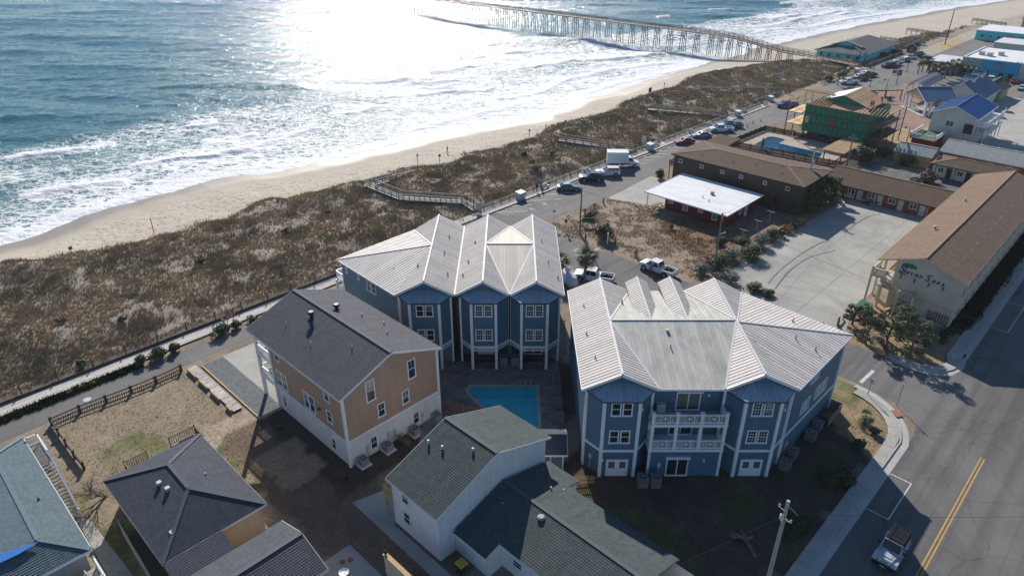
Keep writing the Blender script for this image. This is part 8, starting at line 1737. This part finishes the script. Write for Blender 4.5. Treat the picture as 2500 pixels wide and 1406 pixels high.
def yardkeep(A, B):
    k = np.zeros(len(A), bool)
    for q in (rect(7.8, 21.5, 58.6, 74.6), rect(17, 25.5, 42, 60), rect(37.5, 66, 11.3, 28), [(66, 18), (72, 17.5), (73, 15), (71, 13), (68, 11.4), (62, 11.2)], rect(80, 92, 12.5, 22), rect(104, 118, 41.5, 49), rect(4.5, 7.2, 45, 74), rect(166, 196, 44.5, 64)): k |= inpoly(A, B, q)
    for q in (rect(23.2, 26.2, 39, 75), rect(40, 68, 16.5, 40)): pass
    X = A * E1[0] + B * E2[0]; Y = A * E1[1] + B * E2[1]
    k &= ~((X > 5) & (Y > 50.1) & (X - Y < -25.8) & (Y < 72)); return k & (nr.random(len(A)) < .3 + sstep(.4, .6, fbm(A * .45, B * .45, 3, 96)))
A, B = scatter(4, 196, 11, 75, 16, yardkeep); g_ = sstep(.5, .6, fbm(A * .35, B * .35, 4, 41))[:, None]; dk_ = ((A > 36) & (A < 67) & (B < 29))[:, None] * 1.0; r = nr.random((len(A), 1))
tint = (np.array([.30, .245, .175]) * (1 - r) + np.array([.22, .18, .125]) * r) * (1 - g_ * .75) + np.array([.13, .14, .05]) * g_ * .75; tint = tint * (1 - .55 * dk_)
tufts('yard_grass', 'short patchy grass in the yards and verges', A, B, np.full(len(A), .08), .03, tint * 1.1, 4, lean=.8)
A, B = scatter(-6, 18.4, 79.25, 80.4, 70, lambda A, B: nr.random(len(A)) < .85); tufts('ground_cover', 'dark green ground cover between the near boardwalk and the lane', A, B, np.full(len(A), .42), .09, np.array([.035, .055, .022]) * nr.uniform(.6, 1.6, (len(A), 1)), 4)
A, B = scatter(96, 140, 11.4, 12.9, 40, lambda A, B: nr.random(len(A)) < .9); tufts('hedge_strip', 'dark hedge strip along the road side of the motel', A, B, np.full(len(A), .95), .13, np.array([.05, .045, .03]) * nr.uniform(.5, 1.5, (len(A), 1)), 5)

leafmat('leaf_dark', (.025, .04, .017), (.08, .10, .04)); leafmat('leaf_olive', (.04, .045, .02), (.12, .12, .055)); leafmat('leaf_grey', (.085, .095, .08), (.24, .25, .21)); leafmat('leaf_gold', (.22, .15, .05), (.42, .30, .10)); leafmat('leaf_cedar', (.035, .052, .026), (.12, .155, .065)); leafmat('leaf_palm', (.05, .065, .025), (.20, .20, .09)); leafmat('leaf_brown', (.10, .065, .04), (.22, .15, .09)); leafmat('leaf_yucca', (.30, .24, .03), (.55, .45, .09))
def cloud(lumps, n, size, up=.3, flat=.0):
    L = np.array(lumps, float); w = (L[:, 3] * L[:, 4] * L[:, 5]) ** .66; pk = nr.choice(len(L), n, p=w / w.sum())
    d = nr.normal(size=(n, 3)); d /= np.linalg.norm(d, axis=1)[:, None]; rad = nr.uniform(.35, 1.0, n) ** .5 * nr.uniform(.85, 1.12, n)
    C = L[pk, :3] + d * L[pk, 3:6] * rad[:, None]
    nrm = d + nr.normal(0, .6, (n, 3)); nrm[:, 2] += up; nrm /= np.linalg.norm(nrm, axis=1)[:, None]
    a = np.cross(nrm, nr.normal(size=(n, 3))); a /= np.linalg.norm(a, axis=1)[:, None]; b = np.cross(nrm, a); s = size * nr.uniform(.55, 1.35, n)[:, None]
    V = np.stack([C - a * s - b * s * .45, C + a * s * .2 - b * s * .6, C + a * s * 1.1, C - a * s * .1 + b * s * .6], 1)
    return V.reshape(-1, 3), np.arange(n * 4).reshape(-1, 4)
def shrub(at, rx, h, label, mat='leaf_dark', n=900, size=.11, ry=None, group=None, name='shrub', z=None, stem=True, lumps=9):
    ry = ry or rx; z = hz(*at) if z is None else z; t = thing(name, label, 'shrub', (*at, z), 's', rng.uniform(0, 6), group, local=True); L = []
    for k in range(lumps):
        r = rng.uniform(0, .62); th = rng.uniform(0, 6.28); hh = rng.uniform(.35, .78) * h * (1.05 - .45 * r); s = rng.uniform(.34, .58)
        L.append((r * rx * math.cos(th), r * ry * math.sin(th), hh, rx * s, ry * s, h * s * .62))
    V, F = cloud(L, n, size); V[:, 2] = np.maximum(V[:, 2], .03)
    me = npmesh('foliage', V, F, [mat]); o = bpy.data.objects.new('foliage', me); col.objects.link(o); o.parent = t
    if stem:
        m = MB()
        for l in L[:6]: m.tube((l[0] * .15, l[1] * .15, -.1), (l[0] * .8, l[1] * .8, l[2]), .05, .02, 5)
        m.build('stems', 'wood', t)
    return t
def tree(at, h, cr, label, mat='leaf_cedar', n=3000, size=.14, base=.35, group=None, lumps=16, trunk=.16, z=None, conic=False, name='tree'):
    z = hz(*at) if z is None else z; t = thing(name, label, 'tree', (*at, z), 's', rng.uniform(0, 6), group, local=True); L = []; m = MB(); lx, ly = rng.uniform(-.25, .25), rng.uniform(-.25, .25)
    top = (lx * h * .3, ly * h * .3, h * .78); mid = (lx * h * .1, ly * h * .1, h * .35); m.tube((0, 0, -.2), mid, trunk, trunk * .7, 8); m.tube(mid, top, trunk * .7, trunk * .25, 8)
    for k in range(lumps):
        f = rng.uniform(base, .98); rr = cr * (1 - abs(f - .55) * 1.0) * rng.uniform(.5, 1.15); th = rng.uniform(0, 6.28); c = (lx * h * f * .35 + rr * math.cos(th), ly * h * f * .35 + rr * math.sin(th), h * f); s = cr * rng.uniform(.2, .34)
        L.append((*c, s, s, s * .6)); p = (lx * h * .15, ly * h * .15, h * max(f - .18, .15)); m.tube(p, c, trunk * .35, .02, 5)
    m.build('trunk', 'wood', t); V, F = cloud(L, n, size); o = bpy.data.objects.new('crown', npmesh('crown', V, F, [mat])); col.objects.link(o); o.parent = t
    return t
# fan palms
def frond_mesh(name='frond', L=1.1):
    m = MB(); pts = []
    for i in range(5): s = i / 4; pts.append((L * .55 * s, 0, .28 * s - .12 * s * s))
    for a, b in zip(pts[:-1], pts[1:]): m.tube(a, b, .018, .014, 4)
    h = pts[-1]; N = 15
    for k in range(N):
        t = (k - (N - 1) / 2) / ((N - 1) / 2) * 1.75; l = L * (.72 + .12 * math.cos(t)); dx, dy = math.cos(t), math.sin(t); w = .045; dr = .30 + .14 * abs(t)
        p1 = (h[0] + dx * l * .5, dy * l * .5, h[2] - .02); p2 = (h[0] + dx * l * .98, dy * l * .98, h[2] - dr * l * .75); q = (-dy * w, dx * w)
        m.face([h, (p1[0] + q[0], p1[1] + q[1], p1[2]), p2, (p1[0] - q[0], p1[1] - q[1], p1[2])])
    return m.mesh(name, 'leaf_palm')
FR = frond_mesh(); FR_D = FR.copy(); FR_D.materials.clear(); FR_D.materials.append(MATS['leaf_brown'])
def palm(at, h, label, s=1.0, n=30, z=None, group=None, dead=5):
    z = hz(*at) if z is None else z; t = thing('palm_tree', label, 'palm tree', (*at, z), 's', rng.uniform(0, 6), group, local=True); m = MB(); k = 7; pr = None; lean = (rng.uniform(-.25, .25), rng.uniform(-.25, .25))
    for i in range(k): f0, f1 = i / k, (i + 1) / k; m.tube((lean[0] * f0 * f0, lean[1] * f0 * f0, f0 * h - .1), (lean[0] * f1 * f1, lean[1] * f1 * f1, f1 * h), .21 - .05 * f0, .185 - .05 * f1, 9)
    for i in range(14): th = i * 2.4; zz_ = h * (.62 + .027 * i); m.beam((lean[0] + .1 * math.cos(th), lean[1] + .1 * math.sin(th), zz_), (lean[0] + .32 * math.cos(th), lean[1] + .32 * math.sin(th), zz_ + .18), .09, .03)
    m.build('trunk', 'woodgrey', t)
    for i in range(n):
        o = bpy.data.objects.new('frond', FR if i >= dead else FR_D); col.objects.link(o); o.parent = t; o.location = (lean[0], lean[1], h + .05); el = R(rng.uniform(-35, 75)) if i >= dead else R(rng.uniform(-75, -45)); o.rotation_euler = (R(rng.uniform(-20, 20)), -el, i * 2.39996 + rng.uniform(-.2, .2)); o.scale = (s * rng.uniform(.85, 1.15),) * 3
    return t
palm((71.7, 55.0), 4.0, 'fan palm standing in front of the white pickup', 1.45, 36); palm((70.2, 58.4), 2.4, 'shorter fan palm beside the covered boat', 1.35, 24)
palm((226.5, 80.4), 3.6, 'fan palm nearest the green house frame at the plaza', 1.2, 22); palm((229.0, 79.8), 3.9, 'fan palm beside the white plaza pickup', 1.2, 22)
for i, px in enumerate(((2240, 180), (2250, 177), (2262, 178))): a, b = gab(*px); palm((a, b), 3.8, ['left fan palm of the trio by the corner shop', 'middle fan palm of the trio by the corner shop', 'right fan palm of the trio by the corner shop'][i] if False else 'fan palm in the trio beside the flat roofed corner shop', 1.25, 20, group='palms by the corner shop')
for i, px in enumerate(((2272, 199), (2290, 196), (2304, 193), (2318, 188), (2330, 184))): a, b = gab(*px); palm((a, b), 3.9, 'fan palm in the clump between the pavilion and shops', 1.3, 20, group='palms between pavilion and shops')
a, b = gab(2292, 300); palm((203.5, 46.2), 3.6, 'bushy fan palm against the pavilion and the blue roofed house', 1.25, 22); a, b = gab(2100, 1052); palm((67.6, 13.6), .7, 'small young palm on the grass corner', .75, 14, dead=2)
# shrubs by the lane
for i, (a, b, r, h) in enumerate(((18.6, 80.0, 1.1, 1.3), (20.6, 79.6, 1.3, 1.5), (22.4, 79.7, .9, 1.2))): shrub((a, b), r, h, ['dark bushy shrub at the downhill end of the lane clump', 'largest dark shrub in the lane clump by the boardwalk', 'small dark shrub at the uphill end of the lane clump'][i], ('leaf_olive', 'leaf_dark', 'leaf_dark')[i], 900, .13)
shrub((28.2, 79.4), 1.4, 1.5, 'broad dark shrub beside the dog walker', 'leaf_dark', 1100, .13); shrub((30.4, 79.5), .9, 1.2, 'golden green shrub next to the dog walker shrub', 'leaf_olive', 600, .12); shrub((13.4, 84.3), .8, 1.3, 'single green bush in the grass behind the sand fence', 'leaf_dark', 600, .12); shrub((32.6, 79.4), .9, .9, 'low shrub near the corner of the orange house driveway', 'leaf_dark', 500, .12)
def yucca(at, label, s=.55, mat='leaf_yucca', n=40):
    m = MB()
    for k in range(n):
        th = k * 2.39996; el = R(20 + 65 * (k / n)); d = Vector((math.cos(th) * math.cos(el), math.sin(th) * math.cos(el), math.sin(el))); q = Vector((-math.sin(th), math.cos(th), 0)) * .035; l = s * rng.uniform(.8, 1.2); m.face([-q, d * l * .5 - q * 1.1 + Vector((0, 0, .02)), d * l, d * l * .5 + q * 1.1 + Vector((0, 0, .02)), q])
    return single(m, 'yucca', mat, label, 'plant', (*at, hz(*at)), 's')
yucca((10.7, 79.7), 'golden yucca nearest the ground cover beside the lane'); yucca((12.0, 79.85), 'middle golden yucca beside the lane'); yucca((13.2, 79.6), 'golden yucca nearest the lane shrubs')
a, b = gab(712, 1040); yucca((24.0, 57.2), 'spiky dry grass clump beside the white base of the orange house', .7, 'leaf_brown', 60); yucca((24.8, 50.2), 'small dry grass clump by the corner of the orange house', .45, 'leaf_brown'); yucca((24.6, 46.0), 'small dry grass clump by the brown yard edge', .45, 'leaf_brown')
shrub((31.6, 45.9), .9, 1.5, 'thin dark bush between the air conditioners of the orange house', 'leaf_brown', 350, .09)
# dark yard in front of the balconies
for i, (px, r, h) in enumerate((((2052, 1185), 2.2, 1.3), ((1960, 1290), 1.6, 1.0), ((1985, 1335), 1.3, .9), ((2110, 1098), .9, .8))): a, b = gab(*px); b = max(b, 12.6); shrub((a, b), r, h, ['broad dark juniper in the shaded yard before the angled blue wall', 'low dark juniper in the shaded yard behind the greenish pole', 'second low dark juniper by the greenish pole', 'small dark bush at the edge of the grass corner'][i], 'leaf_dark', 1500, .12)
a, b = gab(2135, 1060); shrub((a, b), .75, .8, 'round trimmed bush beside the young palm on the grass corner', 'leaf_dark', 500, .1)
m = MB()
for k in range(5):
    th = (0.2, 1.9, 2.3, 4.3, 5.2)[k]; p = [(0, 0, .25)]; ll = rng.uniform(.22, .36); cv = rng.uniform(-.28, .28)
    for i in range(1, 6): p.append((p[-1][0] + ll * math.cos(th + i * cv), p[-1][1] + ll * math.sin(th + i * cv), .25 + .12 * math.sin(i * .8) - .05 * i + .06))
    for i in range(5): q = (-.3 * math.sin(th) * (1 - i / 6) * (.4 + .3 * i), .3 * math.cos(th) * (1 - i / 6) * (.4 + .3 * i)); m.face([(p[i][0] + q[0], p[i][1] + q[1], p[i][2]), (p[i + 1][0] + q[0], p[i + 1][1] + q[1], p[i + 1][2]), (p[i + 1][0] - q[0], p[i + 1][1] - q[1], p[i + 1][2]), (p[i][0] - q[0], p[i][1] - q[1], p[i][2])])
a, b = gab(1815, 1320); single(m, 'dry_fronds', 'leaf_brown', 'dry curled palm fronds lying in the shaded yard', 'fronds', (a, b, 0), 's')
# dune lot and hedge
a, b = gab(1458, 530); shrub((91.0, 69.3), 1.4, 1.5, 'dense olive shrub beside the dark green board', 'leaf_olive', 1100, .13); shrub((85.8, 62.3), 1.9, 2.6, 'large rounded shrub on the edge of the dune lot', 'leaf_olive', 2200, .15, lumps=14); a, b = gab(1640, 560); yucca((a, b), 'dark spiky plant alone in the middle of the dune lot', 1.1, 'leaf_dark', 46); shrub((117.0, 72.0), 1.3, 1.9, 'round green bush at the balcony corner of the brown block', 'leaf_olive', 1200, .14)
for i, (px, r, h, mt) in enumerate((((1715, 668), 1.8, 1.6, 'leaf_grey'), ((1755, 655), 2.4, 2.3, 'leaf_dark'), ((1790, 635), 2.2, 2.2, 'leaf_grey'), ((1775, 690), 2.0, 1.6, 'leaf_grey'), ((1838, 632), 2.4, 2.4, 'leaf_dark'), ((1812, 612), 2.2, 2.4, 'leaf_dark'), ((1858, 600), 2.0, 2.2, 'leaf_grey'), ((1880, 585), 1.9, 1.9, 'leaf_olive'), ((1840, 710), 1.6, 1.2, 'leaf_olive'), ((1872, 722), 1.2, 1.0, 'leaf_olive'), ((1730, 700), 1.5, 1.2, 'leaf_olive'), ((1760, 600), 1.4, 1.6, 'leaf_dark'))):
    a, b = gab(*px); a = max(a, 84.2); b = max(b, 35.0) if a < 84.5 else b
    shrub((a, b), r, h, {'leaf_grey': 'silver grey shrub in the hedge along the concrete lot', 'leaf_dark': 'dark evergreen shrub in the hedge along the concrete lot', 'leaf_olive': 'low olive shrub in the hedge along the concrete lot'}[mt], mt, int(2600 * r / 2), .09, group={'leaf_grey': 'silver hedge shrubs', 'leaf_dark': 'dark hedge shrubs', 'leaf_olive': 'olive hedge shrubs'}[mt], lumps=12)
for i in range(5): a, b = gab(1895 + i * 16, 588 - i * 9); shrub((a, b + .6), 1.3, 1.3, 'golden ornamental grass clump beside the concrete lot' if i % 2 == 0 else 'olive tuft between the golden grass clumps beside the concrete lot', 'leaf_gold' if i % 2 == 0 else 'leaf_olive', 600, .14, group='golden clumps by the lot' if i % 2 == 0 else 'olive tufts by the lot', stem=False)
for i, (a, b, h, r) in enumerate(((119.5, 43.6, 4.6, 2.4), (122.5, 43.2, 5.4, 2.6), (126.0, 42.6, 5.2, 2.6), (129.3, 43.0, 4.4, 2.2))): tree((a, b), h, r, 'dark cedar in the clump at the corner of the brown block', 'leaf_cedar', 5000, .11, .12, 'cedars by the brown block', 24)
for i, (px, h, r, n, lab) in enumerate((((2080, 792), 3.6, 1.5, 1300, 'small open cedar nearest the timber bollards'), ((2112, 838), 4.6, 1.9, 2000, 'middle cedar in the motel corner garden'), ((2165, 830), 4.8, 2.2, 2600, 'dense cedar before the motel stair'), ((2222, 868), 5.0, 2.3, 2800, 'dark cedar before the motel lattice'))): a, b = gab(*px); tree((a, b), h, r, lab, 'leaf_cedar' if i else 'leaf_olive', n * 2, .085, .22, None, 26)
a, b = gab(2180, 895); yucca((83.9, 15.6 + 1.6), 'grey green agave under the motel corner cedars', .9, 'leaf_grey', 40)
for i in range(6): shrub((90.5 + i * 1.0, 12.6 + .3 * math.sin(i)), .8, .7, 'low dark shrub in the bed below the motel end wall', 'leaf_dark', 350, .1, group='shrubs below the motel end wall', stem=False)
# bare tree by the hip roofed house
BT_ = thing('bare_tree', 'leafless grey tree beside the cream hip roofed house', 'tree', (7.6, 60.2, 0), local=True); tr_ = MB(); tw = MB()
def branch(p, d, l, r, lev):
    q = p + d * l; (tr_ if lev < 2 else tw).tube(p, q, r, r * .65, 6 if lev < 2 else 4, cap=False)
    if lev >= 5: return
    for k in range(3 if lev < 3 else 2): dd = (d + Vector((rng.uniform(-.8, .8), rng.uniform(-.8, .8), rng.uniform(-.35, .45)))).normalized(); branch(p.lerp(q, rng.uniform(.6, 1)), dd, l * rng.uniform(.6, .85), r * .6, lev + 1)
for k in range(4): branch(Vector((.1 * k, 0, 0)), Vector((rng.uniform(-.8, .4), rng.uniform(-.6, .6), .75)).normalized(), 1.1, .09, 0)
tr_.build('trunk', 'woodgrey', BT_); tw.build('twigs', 'woodgrey', BT_)
# bushes behind the brown block, court and pier house
for i, (px, r, h, mt, lab) in enumerate((((2105, 395), 3.4, 3.4, 'leaf_dark', 'large dark evergreen bush beside the pergola'), ((2210, 405), 2.6, 2.4, 'leaf_dark', 'round dark bush beside the grey roofed shed'), ((2150, 380), 2.2, 2.2, 'leaf_dark', 'dark bush between the pergola bush and the shed'), ((2265, 445), 2.0, 2.4, 'leaf_brown', 'brown leaved bush in the parking court'), ((2232, 447), 1.3, 1.0, 'leaf_grey', 'pale low bush in the parking court'), ((2488, 430), 2.2, 2.4, 'leaf_dark', 'dark bush behind the long cream motel roof'), ((2160, 140), 3.0, 1.8, 'leaf_olive', 'rough shrubs along the landward side of the pier house'), ((2190, 132), 2.5, 1.6, 'leaf_olive', 'rough shrub near the red shed'), ((2020, 198), 2.0, 1.5, 'leaf_olive', 'wind bent shrub near the plaza palms'))): a, b = gab(*px); shrub((a, b), r, h, lab, mt, int(700 * r), .2, lumps=14)
for i, px in enumerate(((2075, 240), (2130, 232), (2170, 245), (2100, 232))): a, b = gab(*px); shrub((a, b), 1.4, 1.0, 'low dry grass clump in the plaza planting', 'leaf_brown', 350, .2, group='plaza grass clumps', stem=False)
for i, (px, r) in enumerate((((800, 520), .9), ((1280, 382), 1.0), ((1345, 382), 1.1), ((1300, 400), .8), ((1590, 320), 1.2), ((490, 640), .9), ((780, 795), .9), ((300, 785), .8), ((1310, 420), 1.3), ((700, 570), 1.0), ((150, 790), .8))): a, b = gab(*px, .6); shrub((a, b), r, .9 * r, 'dark scrub bush in the dune grass', 'leaf_dark' if i % 2 else 'leaf_brown', 450, .12, group='dark scrub bushes in the dunes', lumps=7)

# ------------------------------------------------------------- thin sea haze
hm = bpy.data.materials.new('haze'); hm.use_nodes = True; ht = hm.node_tree; ht.nodes.clear()
ho = ht.nodes.new('ShaderNodeOutputMaterial'); hv_ = ht.nodes.new('ShaderNodeVolumePrincipled'); hv_.inputs['Density'].default_value = 0.00009; hv_.inputs['Color'].default_value = (.86, .92, 1, 1); hv_.inputs['Anisotropy'].default_value = .2
ht.links.new(hv_.outputs[0], ho.inputs['Volume']); MATS['haze'] = hm
o = bpy.data.objects.new('haze', MB().box(-9000, 9000, -9000, 9000, -8, 49).mesh('haze', 'haze')); col.objects.link(o); o['kind'] = 'stuff'; o['label'] = 'thin pale sea haze over the shore'; o['category'] = 'haze'
